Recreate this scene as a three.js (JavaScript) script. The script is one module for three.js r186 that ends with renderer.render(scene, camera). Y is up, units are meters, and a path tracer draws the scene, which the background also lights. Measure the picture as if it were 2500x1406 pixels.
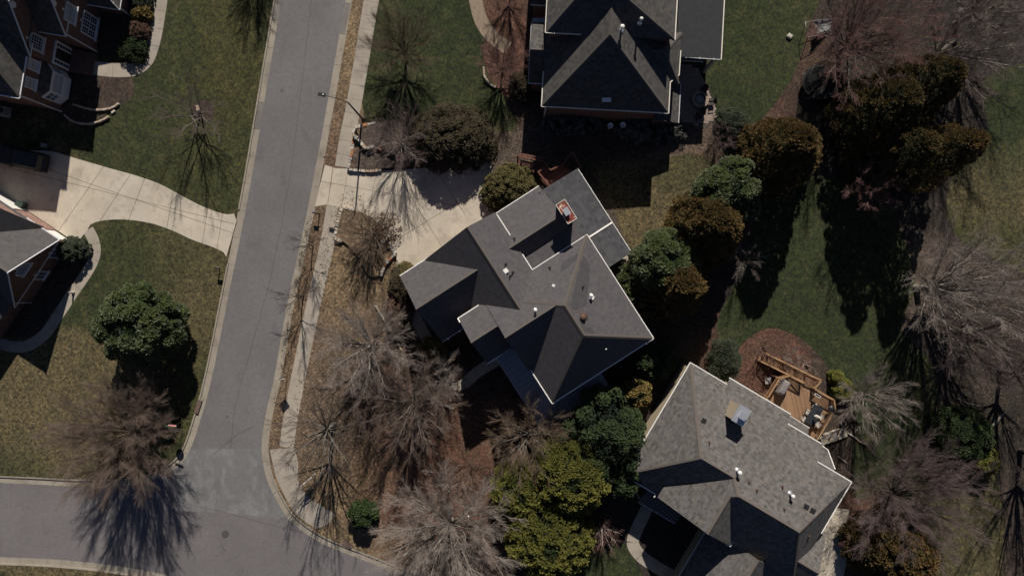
import * as THREE from 'three';
import { mergeGeometries } from 'three/addons/utils/BufferGeometryUtils.js';
import { FontLoader } from 'three/addons/loaders/FontLoader.js';
import { TextGeometry } from 'three/addons/geometries/TextGeometry.js';
import { RoundedBoxGeometry } from 'three/addons/geometries/RoundedBoxGeometry.js';

// ---------------------------------------------------------------- camera, sky, sun, exposure
const H = 78, S = 24;                                   // flying height, photo pixels per metre on the ground
const scene = new THREE.Scene();
const camera = new THREE.PerspectiveCamera(41.16, 1024 / 575, 0.5, 3000);
camera.up.set(0, 0, -1); camera.position.set(0, H, 0); camera.lookAt(0, 0, 0);
const renderer = new THREE.WebGLRenderer({ antialias: true });
renderer.setSize(1024, 575);
renderer.toneMapping = THREE.LinearToneMapping; renderer.toneMappingExposure = 1.35;
renderer.shadowMap.enabled = true; renderer.shadowMap.type = THREE.PCFSoftShadowMap;
const sunDir = new THREE.Vector3(0.086, 0.72, -1).normalize();   // towards the sun
const sun = new THREE.DirectionalLight(new THREE.Color(1.0, 0.93, 0.84), 4.1);
sun.position.copy(sunDir).multiplyScalar(150); sun.castShadow = true; sun.shadow.radius = 1.1;
Object.assign(sun.shadow.camera, { left: -75, right: 75, top: 60, bottom: -60, near: 10, far: 320 });
sun.shadow.mapSize.set(4096, 4096); sun.shadow.bias = -0.0004;
sun.name = 'sun'; sun.target.name = 'sun_target'; scene.add(sun, sun.target);
{ // clear winter sky: paler near the horizon and round the sun
  const w = 256, h = 128, d = new Float32Array(w * h * 4);
  for (let j = 0; j < h; j++) for (let i = 0; i < w; i++) {
    const el = ((j + .5) / h - .5) * Math.PI, az = ((i + .5) / w - .5) * 2 * Math.PI;
    const y = Math.sin(el), x = Math.cos(el) * Math.cos(az), z = Math.cos(el) * Math.sin(az);
    const k = Math.pow(1 - Math.max(y, 0), 4), c = Math.max(0, x * sunDir.x + y * sunDir.y + z * sunDir.z);
    const g = 0.10 * Math.pow(c, 12) + 0.03 * Math.pow(c, 3), o = (j * w + i) * 4, f = 0.78;
    d[o] = f * (0.026 + 0.072 * k + g); d[o + 1] = f * (0.047 + 0.078 * k + g * .95); d[o + 2] = f * (0.102 + 0.078 * k + g * .85); d[o + 3] = 1;
  }
  const t = new THREE.DataTexture(d, w, h, THREE.RGBAFormat, THREE.FloatType);
  t.mapping = THREE.EquirectangularReflectionMapping; t.magFilter = t.minFilter = THREE.LinearFilter; t.needsUpdate = true;
  scene.background = t; scene.environment = t;
}

// ---------------------------------------------------------------- helpers
const V = (x, y, z) => new THREE.Vector3(x, y, z);
const P = (px, py, h = 0) => V((px - 1250) * (1 - h / H) / S, h, (py - 703) * (1 - h / H) / S);   // photo pixel at a height -> place
const PX = p => [p.x / (1 - p.y / H) * S + 1250, p.z / (1 - p.y / H) * S + 703];
const rng = s => () => { s = (s + 0x6d2b79f5) | 0; let t = Math.imul(s ^ (s >>> 15), 1 | s); t = (t + Math.imul(t ^ (t >>> 7), 61 | t)) ^ t; return ((t ^ (t >>> 14)) >>> 0) / 4294967296; };
const lerp = (a, b, t) => a + (b - a) * t, clamp = (x, a = 0, b = 1) => Math.min(b, Math.max(a, x));
const smooth = (a, b, x) => { x = clamp((x - a) / (b - a)); return x * x * (3 - 2 * x); };
const UP = V(0, 1, 0);
class MB {                                               // a mesh being collected: flat or smooth triangles with uv in metres
  constructor() { this.p = []; this.n = []; this.uv = []; }
  tri(a, b, c, na, nb, nc) {
    const n = b.clone().sub(a).cross(c.clone().sub(a)); if (n.lengthSq() < 1e-16) return this; n.normalize();
    let e = Math.abs(n.y) > .9995 ? V(1, 0, 0) : UP.clone().cross(n).normalize();
    const f = Math.abs(n.y) > .9995 ? V(0, 0, 1) : n.clone().cross(e);
    for (const [q, m] of [[a, na], [b, nb], [c, nc]]) { const k = m || n; this.p.push(q.x, q.y, q.z); this.n.push(k.x, k.y, k.z); this.uv.push(q.dot(e), q.dot(f)); }
    return this;
  }
  quad(a, b, c, d) { return this.tri(a, b, c).tri(a, c, d); }
  face(pts) {                                            // any flat polygon
    const n = V(0, 0, 0); for (let i = 0; i < pts.length; i++) { const a = pts[i], b = pts[(i + 1) % pts.length]; n.x += (a.y - b.y) * (a.z + b.z); n.y += (a.z - b.z) * (a.x + b.x); n.z += (a.x - b.x) * (a.y + b.y); }
    const ax = Math.abs(n.x), ay = Math.abs(n.y), az = Math.abs(n.z);
    const fl = ay >= ax && ay >= az ? q => new THREE.Vector2(q.z, q.x) : ax >= az ? q => new THREE.Vector2(q.y, q.z) : q => new THREE.Vector2(q.x, q.y);
    for (const [i, j, k] of THREE.ShapeUtils.triangulateShape(pts.map(fl), [])) {
      const m = pts[j].clone().sub(pts[i]).cross(pts[k].clone().sub(pts[i]));
      m.dot(n) >= 0 ? this.tri(pts[i], pts[j], pts[k]) : this.tri(pts[i], pts[k], pts[j]);
    }
    return this;
  }
  slab(pts, drop) {                                      // polygon pushed down by drop
    const up = faceUp(pts) ? pts : [...pts].reverse(), lo = up.map(q => q.clone().setY(q.y - drop)), n = up.length;
    this.face(up); this.face([...lo].reverse());
    for (let i = 0; i < n; i++) { const j = (i + 1) % n; this.quad(up[i], lo[i], lo[j], up[j]); }
    return this;
  }
  hexa(o, a, b, c) {                                     // box: centre and three half-edge vectors
    const q = (i, j, k) => o.clone().addScaledVector(a, i).addScaledVector(b, j).addScaledVector(c, k);
    if (a.clone().cross(b).dot(c) < 0) a = a.clone().negate();
    this.quad(q(1, -1, -1), q(1, 1, -1), q(1, 1, 1), q(1, -1, 1)).quad(q(-1, -1, 1), q(-1, 1, 1), q(-1, 1, -1), q(-1, -1, -1));
    this.quad(q(-1, 1, -1), q(-1, 1, 1), q(1, 1, 1), q(1, 1, -1)).quad(q(-1, -1, 1), q(-1, -1, -1), q(1, -1, -1), q(1, -1, 1));
    return this.quad(q(-1, -1, 1), q(1, -1, 1), q(1, 1, 1), q(-1, 1, 1)).quad(q(-1, 1, -1), q(1, 1, -1), q(1, -1, -1), q(-1, -1, -1));
  }
  box(x, y, z, sx, sy, sz, turn = 0) { const c = Math.cos(turn), s = Math.sin(turn); return this.hexa(V(x, y, z), V(c * sx / 2, 0, s * sx / 2), V(0, sy / 2, 0), V(-s * sz / 2, 0, c * sz / 2)); }
  bar(a, b, w, h, up = UP) { // beam from a to b
    const d = b.clone().sub(a), l = d.length(); d.normalize(); let s = d.clone().cross(up); if (s.lengthSq() < 1e-8) s = V(1, 0, 0); s.normalize(); const t = s.clone().cross(d);
    return this.hexa(a.clone().lerp(b, .5), d.multiplyScalar(l / 2), s.multiplyScalar(w / 2), t.multiplyScalar(h / 2));
  }
  tube(pts, rads, n = 6, cap = true) {
    let prev, pd; const rings = [];
    for (let i = 0; i < pts.length; i++) {
      const d = (i < pts.length - 1 ? pts[i + 1].clone().sub(pts[i]) : pts[i].clone().sub(pts[i - 1])).normalize();
      let s = prev ? prev.clone().addScaledVector(d, -prev.dot(d)) : (Math.abs(d.y) < .9 ? UP : V(1, 0, 0)).clone().cross(d); s.normalize(); prev = s;
      const t = d.clone().cross(s), r = Array.isArray(rads) ? rads[i] : rads, ring = [];
      for (let k = 0; k < n; k++) { const a = k / n * 2 * Math.PI, m = s.clone().multiplyScalar(Math.cos(a)).addScaledVector(t, Math.sin(a)); ring.push([pts[i].clone().addScaledVector(m, r), m]); }
      rings.push(ring); pd = d;
    }
    for (let i = 0; i + 1 < rings.length; i++) for (let k = 0; k < n; k++) { const [a, na] = rings[i][k], [b, nb] = rings[i][(k + 1) % n], [c, nc] = rings[i + 1][(k + 1) % n], [d, nd] = rings[i + 1][k]; this.tri(a, b, c, na, nb, nc).tri(a, c, d, na, nc, nd); }
    if (cap) { const l = rings[rings.length - 1].map(q => q[0]); for (let k = 1; k + 1 < n; k++) this.tri(l[0], l[k], l[k + 1]); const f = rings[0].map(q => q[0]); for (let k = 1; k + 1 < n; k++) this.tri(f[0], f[k + 1], f[k]); }
    return this;
  }
  lathe(o, prof, n = 16) {                               // prof: [radius, height] from the bottom to the top
    const at = (r, y, k) => V(o.x + r * Math.cos(k / n * 2 * Math.PI), o.y + y, o.z + r * Math.sin(k / n * 2 * Math.PI));
    for (let i = 0; i + 1 < prof.length; i++) for (let k = 0; k < n; k++) {
      const [r0, y0] = prof[i], [r1, y1] = prof[i + 1], dr = r1 - r0, dy = y1 - y0, l = Math.hypot(dr, dy) || 1;
      const nn = j => V(dy / l * Math.cos(j / n * 2 * Math.PI), -dr / l, dy / l * Math.sin(j / n * 2 * Math.PI));
      const a = at(r0, y0, k), b = at(r0, y0, k + 1), c = at(r1, y1, k + 1), d = at(r1, y1, k);
      this.tri(a, c, b, nn(k), nn(k + 1), nn(k + 1)).tri(a, d, c, nn(k), nn(k), nn(k + 1));
    }
    return this;
  }
  geo(g, m) { const q = g.index ? g.toNonIndexed() : g.clone(); if (m) q.applyMatrix4(m); this.p.push(...q.attributes.position.array); this.n.push(...q.attributes.normal.array); this.uv.push(...(q.attributes.uv ? q.attributes.uv.array : new Float32Array(q.attributes.position.count * 2))); return this; }
  build(off) {
    const g = new THREE.BufferGeometry(), p = new Float32Array(this.p); if (off) for (let i = 0; i < p.length; i += 3) { p[i] -= off.x; p[i + 1] -= off.y; p[i + 2] -= off.z; }
    g.setAttribute('position', new THREE.BufferAttribute(p, 3)); g.setAttribute('normal', new THREE.BufferAttribute(new Float32Array(this.n), 3)); g.setAttribute('uv', new THREE.BufferAttribute(new Float32Array(this.uv), 2));
    return g;
  }
}
function faceUp(pts) { let s = 0; for (let i = 0; i < pts.length; i++) { const a = pts[i], b = pts[(i + 1) % pts.length]; s += a.z * b.x - b.z * a.x; } return s > 0; }
const counts = {}, offsets = new WeakMap();
const numbered = n => { const k = counts[n] = (counts[n] ?? -1) + 1; return k ? n + '_' + String(k).padStart(3, '0') : n; };
function tag(o, label, category, group, kind) { if (label) o.userData.label = label; if (category) o.userData.category = category; if (group) o.userData.group = group; if (kind) o.userData.kind = kind; return o; }
function thing(name, label, category, at = V(0, 0, 0), group) { const o = new THREE.Group(); o.name = numbered(name); o.position.copy(at); scene.add(o); offsets.set(o, at.clone()); return tag(o, label, category, group); }
function part(parent, name, mb, m, kind, label) {        // a piece of a thing; shapes are given in world places
  const off = offsets.get(parent), o = new THREE.Mesh(mb instanceof MB ? mb.build(off) : mb, m); o.name = name; o.castShadow = o.receiveShadow = true; parent.add(o); offsets.set(o, off); if (kind) o.userData.kind = kind; if (label) o.userData.label = label; return o;
}
function struct(name, label, mb, m) { const o = new THREE.Mesh(mb.build(), m); o.name = numbered(name); o.castShadow = o.receiveShadow = true; scene.add(o); offsets.set(o, V(0, 0, 0)); return tag(o, label, null, null, 'structure'); }
function copy(o, at, turn, label, group) { const c = o.clone(); c.name = numbered(o.name.replace(/_\d{3}$/, '')); scene.add(c); c.position.copy(at); c.rotation.y = turn; c.userData = { ...o.userData }; if (label) c.userData.label = label; if (group) c.userData.group = group; return c; }

// ---------------------------------------------------------------- noise and textures
const LAT = (() => { const r = rng(77), a = new Float32Array(65536); for (let i = 0; i < 65536; i++) a[i] = r(); return a; })();
const hash2 = (i, j) => LAT[((i & 255) << 8 | (j & 255))];
function vn(x, y) { const i = Math.floor(x), j = Math.floor(y), u = x - i, v = y - j, a = u * u * (3 - 2 * u), b = v * v * (3 - 2 * v); const p = hash2(i, j), q = hash2(i + 1, j), r = hash2(i, j + 1), s = hash2(i + 1, j + 1); return p + (q - p) * a + (r - p) * b + (p - q - r + s) * a * b; }
const fbm = (x, y, n) => { let s = 0, a = .5, t = 0; for (let k = 0; k < n; k++) { s += a * vn(x, y); t += a; a *= .5; x = x * 2.03 + 17.3; y = y * 2.01 + 9.7; } return s / t; };
const srgb = x => x <= .0031308 ? x * 12.92 : 1.055 * Math.pow(x, 1 / 2.4) - .055;
const ENC = new Uint8Array(4097); for (let i = 0; i <= 4096; i++) ENC[i] = Math.round(255 * srgb(i / 4096));
function tex(w, h, f, metresW, metresH, centred) {        // f(i, j, out) gives linear colours
  const d = new Uint8Array(w * h * 4), c = [0, 0, 0];
  for (let j = 0; j < h; j++) for (let i = 0; i < w; i++) { f(i, j, c); const o = (j * w + i) * 4; d[o] = ENC[clamp(c[0], 0, 1) * 4096 | 0]; d[o + 1] = ENC[clamp(c[1], 0, 1) * 4096 | 0]; d[o + 2] = ENC[clamp(c[2], 0, 1) * 4096 | 0]; d[o + 3] = 255; }
  const t = new THREE.DataTexture(d, w, h, THREE.RGBAFormat); t.colorSpace = THREE.SRGBColorSpace; t.wrapS = t.wrapT = THREE.RepeatWrapping; t.magFilter = THREE.LinearFilter; t.minFilter = THREE.LinearMipmapLinearFilter; t.generateMipmaps = true;
  t.repeat.set(1 / metresW, 1 / metresH); if (centred) t.offset.set(.5, .5); t.anisotropy = 8; t.needsUpdate = true; return t;
}
const M = {};
const mat = (name, o) => { const m = new THREE.MeshStandardMaterial({ roughness: .9, metalness: 0, side: THREE.DoubleSide, ...o }); m.name = name; return M[name] = m; };
const lin = (r, g, b) => new THREE.Color().setRGB(r, g, b);
// textures that cover the whole plot once, so that nothing repeats in view
const TW = 112, TH = 63, GW = 2048, GH = 1152;
const plot = f => tex(GW, GH, (i, j, c) => { const x = ((i + .5) / GW - .5) * TW, z = ((j + .5) / GH - .5) * TH; f(x, z, c, i, j, x * S + 1250, z * S + 703); }, TW, TH, true);
const blobField = (list, n) => {                          // painted patches of kind: [px, py, rx, ry, kind, weight]; ragged by noise
  const gw = 340, gh = 192, F = new Float32Array(gw * gh * n), full = (px, py, w) => { w.fill(0); const wx = (fbm(px * .02 + 5, py * .02, 4) - .5) * 90, wy = (fbm(px * .02 + 50, py * .02 + 30, 4) - .5) * 90;
    for (const [x, y, rx, ry, k, s] of list) { const dx = (px + wx - x) / rx, dy = (py + wy - y) / ry, q = dx * dx + dy * dy; if (q < 2.5) w[k] += s * (1 - smooth(.35, 2.5, q)); } };
  const w0 = new Array(n).fill(0); for (let j = 0; j < gh; j++) for (let i = 0; i < gw; i++) { full((i / (gw - 1) - .5) * TW * S + 1250, (j / (gh - 1) - .5) * TH * S + 703, w0); for (let k = 0; k < n; k++) F[(j * gw + i) * n + k] = w0[k]; }
  return (px, py, w) => { const x = clamp(((px - 1250) / S / TW + .5) * (gw - 1), 0, gw - 1.001), y = clamp(((py - 703) / S / TH + .5) * (gh - 1), 0, gh - 1.001), i = x | 0, j = y | 0, u = x - i, v = y - j, o = (j * gw + i) * n; for (let k = 0; k < n; k++) w[k] = (F[o + k] * (1 - u) + F[o + n + k] * u) * (1 - v) + (F[o + gw * n + k] * (1 - u) + F[o + gw * n + n + k] * u) * v; };
};
{ // dormant and green lawn
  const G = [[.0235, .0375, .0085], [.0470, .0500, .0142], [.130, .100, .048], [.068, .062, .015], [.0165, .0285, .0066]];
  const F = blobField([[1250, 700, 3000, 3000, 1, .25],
    [450, 300, 190, 330, 1, .8], [330, 470, 120, 100, 4, .3], [560, 130, 70, 130, 3, .9], [400, 200, 90, 170, 0, .5], [520, 420, 90, 90, 1, .8], [300, 330, 80, 120, 0, .7],
    [380, 600, 160, 80, 1, .9], [470, 660, 80, 130, 2, .8], [300, 700, 110, 90, 0, .6], [440, 850, 90, 200, 1, .6], [490, 720, 50, 130, 2, .7],
    [150, 960, 200, 120, 2, 1.6], [60, 1000, 110, 160, 2, 1.2], [220, 1060, 140, 90, 2, 1.4], [40, 1120, 70, 50, 0, 1.6], [180, 990, 60, 40, 1, .8], [450, 980, 50, 110, 3, .9], [430, 1090, 40, 60, 0, .6],
    [240, 1395, 400, 22, 2, 3],
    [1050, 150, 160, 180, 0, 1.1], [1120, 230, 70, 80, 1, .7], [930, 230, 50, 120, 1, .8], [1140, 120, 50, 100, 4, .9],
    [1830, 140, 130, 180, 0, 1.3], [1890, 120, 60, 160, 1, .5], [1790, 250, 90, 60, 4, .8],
    [1590, 470, 120, 110, 2, .9], [1660, 420, 70, 40, 0, .7], [1560, 560, 90, 80, 2, 1.2],
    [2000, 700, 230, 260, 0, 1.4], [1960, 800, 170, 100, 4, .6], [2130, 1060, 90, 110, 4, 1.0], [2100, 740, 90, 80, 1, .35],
    [2460, 300, 90, 140, 0, 1.1], [2450, 470, 110, 90, 2, .8], [2420, 560, 90, 60, 1, .8], [2400, 1280, 90, 200, 2, .9], [2300, 1250, 170, 140, 1, .9],
    [1500, 1380, 90, 60, 0, 1.2], [1500, 1370, 60, 30, 1, .5]], 5);
  const w = [0, 0, 0, 0, 0];
  M.lawnMap = plot((x, z, c, i, j, px, py) => {
    F(px, py, w); let s = 0; c[0] = c[1] = c[2] = 0;
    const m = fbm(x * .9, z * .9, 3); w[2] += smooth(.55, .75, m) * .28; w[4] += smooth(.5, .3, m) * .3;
    for (let k = 0; k < 5; k++) { s += w[k]; for (let q = 0; q < 3; q++) c[q] += w[k] * G[k][q]; }
    const g1 = hash2(i * 7 + j * 131, j * 3 + (i >> 3) * 17), g2 = vn(x * 7.5 + 3, z * 7.5), g3 = vn(x * 3.1, z * 3.1 + 40), b = (.22 + 1.0 * g2) * (.62 + .76 * g1) * (.74 + .52 * g3), t = (vn(x * 5, z * 5 + 90) - .5) * .2;
    c[0] *= b / s * (1 + t); c[1] *= b / s; c[2] *= b / s * (1 - .3 * t);
  });
}
{ // bare beds, straw, leaf litter and mulch
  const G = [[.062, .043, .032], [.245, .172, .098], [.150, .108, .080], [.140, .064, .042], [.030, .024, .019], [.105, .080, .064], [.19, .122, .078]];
  const F = blobField([[1250, 700, 3000, 3000, 0, .3],
    [870, 640, 90, 130, 1, 2.2], [840, 780, 80, 150, 1, .9], [800, 960, 90, 130, 2, 1.4], [790, 1180, 110, 160, 1, 1.0], [800, 1260, 120, 60, 1, .8], [880, 1330, 80, 40, 1, 1.6], [930, 900, 140, 180, 2, .8], [920, 1120, 50, 160, 6, .8],
    [1000, 1080, 130, 220, 3, 1.0], [1170, 1160, 120, 130, 3, 2.0], [1100, 1300, 160, 120, 3, .7], [900, 1000, 40, 120, 3, .7], [870, 850, 70, 90, 0, .7],
    [740, 560, 60, 100, 6, 1.8], [730, 700, 60, 150, 6, 1.8], [700, 880, 60, 180, 1, 1.6], [680, 1030, 60, 100, 6, 1.4], [830, 340, 34, 90, 6, 2.0], [850, 150, 40, 160, 1, 2.6],
    [920, 350, 60, 60, 5, 1.2], [900, 560, 90, 60, 5, 1.0], [1240, 360, 70, 60, 5, 1.6], [1220, 120, 60, 110, 3, .8], [1240, 230, 50, 90, 3, .5],
    [1740, 340, 110, 70, 5, 1.8], [1730, 400, 100, 60, 6, .7], [1590, 520, 110, 110, 5, .5], [1860, 260, 70, 60, 3, .6], [1980, 130, 60, 60, 3, .6],
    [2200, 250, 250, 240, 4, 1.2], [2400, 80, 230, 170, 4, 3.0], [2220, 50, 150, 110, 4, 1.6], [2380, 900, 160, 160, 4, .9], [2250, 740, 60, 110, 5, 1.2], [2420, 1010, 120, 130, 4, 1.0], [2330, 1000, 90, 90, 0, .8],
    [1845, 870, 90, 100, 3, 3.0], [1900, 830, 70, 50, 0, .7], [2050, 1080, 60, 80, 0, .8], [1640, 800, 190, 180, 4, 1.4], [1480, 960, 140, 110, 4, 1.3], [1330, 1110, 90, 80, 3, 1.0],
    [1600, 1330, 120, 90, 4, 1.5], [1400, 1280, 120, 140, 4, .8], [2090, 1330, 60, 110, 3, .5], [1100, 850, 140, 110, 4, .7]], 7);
  const w = [0, 0, 0, 0, 0, 0, 0];
  M.litterMap = plot((x, z, c, i, j, px, py) => {
    F(px, py, w); let s = 0; c[0] = c[1] = c[2] = 0;
    for (let k = 0; k < 7; k++) { s += w[k]; for (let q = 0; q < 3; q++) c[q] += w[k] * G[k][q]; }
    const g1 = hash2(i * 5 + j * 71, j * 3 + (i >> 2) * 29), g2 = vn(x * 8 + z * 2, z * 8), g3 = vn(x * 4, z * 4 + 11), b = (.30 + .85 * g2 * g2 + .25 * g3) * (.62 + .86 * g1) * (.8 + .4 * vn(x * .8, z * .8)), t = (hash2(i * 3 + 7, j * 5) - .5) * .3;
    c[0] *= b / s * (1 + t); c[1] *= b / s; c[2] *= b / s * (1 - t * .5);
  });
}
const pline = pts => { const q = pts.map(([x, y]) => [(x - 1250) / S, (y - 703) / S]); return (x, z) => { let best = 1e9; for (let k = 0; k + 1 < q.length; k++) { const [ax, az] = q[k], [bx, bz] = q[k + 1], dx = bx - ax, dz = bz - az, t = clamp(((x - ax) * dx + (z - az) * dz) / (dx * dx + dz * dz)); best = Math.min(best, Math.hypot(x - ax - t * dx, z - az - t * dz)); } return best; }; };
{ // worn asphalt with tar seams, cracks and an older patch in the junction
  const seams = [pline([[760, 0], [737, 200], [712, 400], [685, 560], [655, 700], [610, 860], [585, 945], [572, 1000], [560, 1110]]), pline([[440, 1228], [545, 1250], [600, 1265], [660, 1282], [740, 1300], [900, 1345]])];
  const crack = [pline([[540, 1330], [546, 1345]]), pline([[620, 1040], [580, 1060], [520, 1110]])];
  M.asphaltMap = plot((x, z, c, i, j, px, py) => {
    const wob = (fbm(x * 1.3, z * 1.3, 3) - .5) * .22, g = hash2(i * 11 + j * 37, j * 13 + (i >> 4) * 7), m = fbm(x * .35, z * .35, 4);
    let b = .128 * (.86 + .28 * g) * (.86 + .28 * m) * (1 + .10 * (vn(x * 4, z * 4) - .5));
    let warm = .04;
    const inPatch = px > 430 && px < 760 && py > 1095 + wob * 30 && py < 1252 + .27 * (px - 545) * (px > 545 ? .35 : .2) + wob * 14; if (inPatch) { b *= 1.10 + .25 * smooth(.5, .75, fbm(x * 1.6, z * .9 + 3, 4)); warm = .0; } else if (py > 1095) warm = .075;
    for (const s of seams) { const d = s(x + wob * .5, z + wob * .25); b *= 1 - .30 * (1 - smooth(.015, .06, d)); }
    for (const s of crack) { const d = s(x + wob * .5, z); b *= 1 - .35 * (1 - smooth(.015, .07, d)); }
    const oil = smooth(.66, .8, fbm(x * .9 + 60, z * .45, 4)); b *= 1 - .10 * oil;
    c[0] = b * (1 + warm); c[1] = b * (.985 - warm * .1); c[2] = b * (.985 + warm * .2);
  });
}
M.concreteMap = plot((x, z, c, i, j, px, py) => {          // broom-finished concrete, stained
  const g = hash2(i * 17 + j * 41, j * 7 + (i >> 3) * 3), m = fbm(x * .7, z * .7, 4), st = smooth(.55, .8, fbm(x * 1.9 + 33, z * 1.9, 4)), st2 = smooth(.6, .8, fbm(x * .45 + 8, z * .45 + 70, 4));
  let b = .44 * (.93 + .14 * g) * (.82 + .36 * m); b *= 1 - .16 * st - .20 * st2; const warm = .04 * (fbm(x * .5, z * .5 + 9, 3) - .3);
  c[0] = b * (1.02 + warm); c[1] = b * (.90 + warm * .3); c[2] = b * (.735 - warm);
});
function shingleTex(base, vary, blot, tint, course = .142) {
  const r = rng(Math.round(base * 9999)), n = 1024, m = course * 56, rows = 56, tab = []; for (let q = 0; q < rows * 40; q++) tab.push(r());
  return tex(n, n, (i, j, c) => {
    const y = j / n * rows, row = Math.floor(y), fy = y - row, off = hash2(row * 3, 9) * 3, x = (i / n * 26 + off), k = Math.floor(x) % 26, fx = x - Math.floor(x), q = .35 * tab[row * 40 + k] + .65 * tab[(row >> 1) * 80 + (Math.floor(i / n * 26 + hash2((row >> 1) * 7, 5) * 3) % 26) + 33], q2 = tab[((row >> 1) * 40 + 7 + k) % 2200];
    let b = base * (1 - vary / 2 + vary * q) * (1 - blot / 2 + blot * vn(i / n * 30, j / n * 34)); if (fy < .10) b *= .62; if (fx < .045) b *= .74; b *= .9 + .2 * hash2(i * 3 + j, j * 5 + i);
    const w = tint * (q2 - .5); c[0] = b * (1 + .03 + w); c[1] = b * (1 - .005 + w * .2); c[2] = b * (1 - w);
  }, m, m);
}
const brickMap = (a, seed) => tex(512, 512, (i, j, c) => { // running bond, 24 courses to 1.8 m
  const y = j / 512 * 24, row = Math.floor(y), fy = y - row, x = i / 512 * 8 + (row & 1) * .5, k = Math.floor(x) % 8, fx = x - Math.floor(x), q = hash2(row * 7 + seed, k * 13 + seed);
  if (fy < .13 || fx < .05) { c[0] = .22; c[1] = .19; c[2] = .16; return; } const b = (.62 + .76 * q) * (.85 + .3 * hash2(i, j)); c[0] = a[0] * b; c[1] = a[1] * b; c[2] = a[2] * b;
}, 1.8, 1.8);
const grainMap = (a, lo, hi, fx, fy, m) => tex(256, 256, (i, j, c) => { const b = lerp(lo, hi, .6 * vn(i * fx, j * fy) + .4 * hash2(i * 3, j * 7)); c[0] = a[0] * b; c[1] = a[1] * b; c[2] = a[2] * b; }, m, m);

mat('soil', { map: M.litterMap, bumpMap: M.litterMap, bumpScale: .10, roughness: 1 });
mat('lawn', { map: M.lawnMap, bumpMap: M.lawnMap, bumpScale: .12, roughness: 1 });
mat('asphalt', { map: M.asphaltMap, bumpMap: M.asphaltMap, bumpScale: .02, roughness: .92 });
mat('concrete', { map: M.concreteMap, roughness: .93 });
mat('walkConcrete', { map: M.concreteMap, color: lin(.70, .70, .72), roughness: .93 });
mat('gutterConcrete', { map: M.concreteMap, color: lin(.60, .60, .60), roughness: .95 });
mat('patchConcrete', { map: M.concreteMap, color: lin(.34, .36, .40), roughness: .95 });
mat('joint', { color: lin(.06, .052, .042), roughness: 1 });
const shingleC = shingleTex(.062, .34, .10, .05), shingleD = shingleTex(.062, .8, .12, .14), shingleE = shingleTex(.100, .8, .08, .09), shinglePorch = shingleTex(.060, .7, .08, .02, .2);
mat('roofC', { map: shingleC, bumpMap: shingleC, bumpScale: .05, roughness: .95, color: lin(1.18, 1.12, 1.18) });
mat('roofPorch', { map: shinglePorch, bumpMap: shinglePorch, bumpScale: .03, roughness: .95, color: lin(.92, .95, 1.04) });
mat('roofD', { map: shingleD, bumpMap: shingleD, bumpScale: .03, roughness: .95, color: lin(1, .95, .88) });
mat('roofE', { map: shingleE, bumpMap: shingleE, bumpScale: .03, roughness: .95, color: lin(1.0, .955, .90) });
mat('roofA', { map: shingleD, bumpMap: shingleD, bumpScale: .03, roughness: .95, color: lin(.95, .93, .86) });
mat('roofB', { map: shingleC, bumpMap: shingleC, bumpScale: .05, roughness: .95, color: lin(1.15, 1.12, 1.12) });
mat('capC', { color: lin(.088, .075, .066), roughness: .95 }); mat('capE', { color: lin(.108, .092, .080), roughness: .95 }); mat('capD', { color: lin(.085, .076, .068), roughness: .95 });
mat('membrane', { map: grainMap([.0185, .019, .0225], .7, 1.3, .08, .09, 6), roughness: .85 });
mat('seamMetal', { color: lin(.20, .21, .24), roughness: .42, metalness: .45 });
mat('white', { color: lin(.74, .72, .68), roughness: .55 }); mat('offwhite', { color: lin(.62, .58, .50), roughness: .6 }); mat('trim', { color: lin(.60, .60, .62), roughness: .6 });
const brickA = brickMap([.135, .055, .038], 3), brickB = brickMap([.27, .15, .12], 9);
mat('brick', { map: brickA, bumpMap: brickA, bumpScale: -.004, roughness: .95 }); mat('brickPink', { map: brickB, roughness: .95 });
mat('siding', { map: tex(64, 256, (i, j, c) => { const f = (j / 256 * 10) % 1, b = f < .1 ? .6 : 1; c[0] = .56 * b; c[1] = .49 * b; c[2] = .39 * b; }, 1.8, 1.8), roughness: .8 });
mat('stucco', { color: lin(.40, .33, .23), roughness: .9 });
mat('glass', { color: lin(.02, .024, .03), roughness: .08, metalness: 0 }); mat('blind', { color: lin(.30, .33, .36), roughness: .35 });
mat('galv', { color: lin(.55, .57, .60), roughness: .35, metalness: .6 }); mat('darkMetal', { color: lin(.028, .027, .026), roughness: .5, metalness: .3 }); mat('blackPlastic', { color: lin(.02, .02, .02), roughness: .6 });
mat('rust', { map: tex(128, 128, (i, j, c) => { const q = smooth(.58, .76, fbm(i * .05, j * .05, 4)); c[0] = lerp(.17, .5, q); c[1] = lerp(.035, .40, q); c[2] = lerp(.022, .30, q); }, 1.6, 1.6), roughness: .8 });
mat('ventBrown', { color: lin(.07, .04, .03), roughness: .8 }); mat('terracotta', { color: lin(.17, .065, .04), roughness: .8 });
const wood = grainMap([.265, .155, .085], .72, 1.22, .35, .02, 1.2), redwood = grainMap([.095, .034, .022], .7, 1.25, .35, .02, 1.2);
for (const [k, b] of [['deckWood', 1], ['deckWoodB', .86], ['deckWoodC', 1.1]]) mat(k, { map: wood, color: lin(b, b, b), roughness: .75 });
mat('railWood', { map: wood, color: lin(1.25, 1.25, 1.15), roughness: .8 }); mat('redWood', { map: redwood, roughness: .8 }); mat('redWoodB', { map: redwood, color: lin(1.5, 1.5, 1.5), roughness: .8 });

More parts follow.
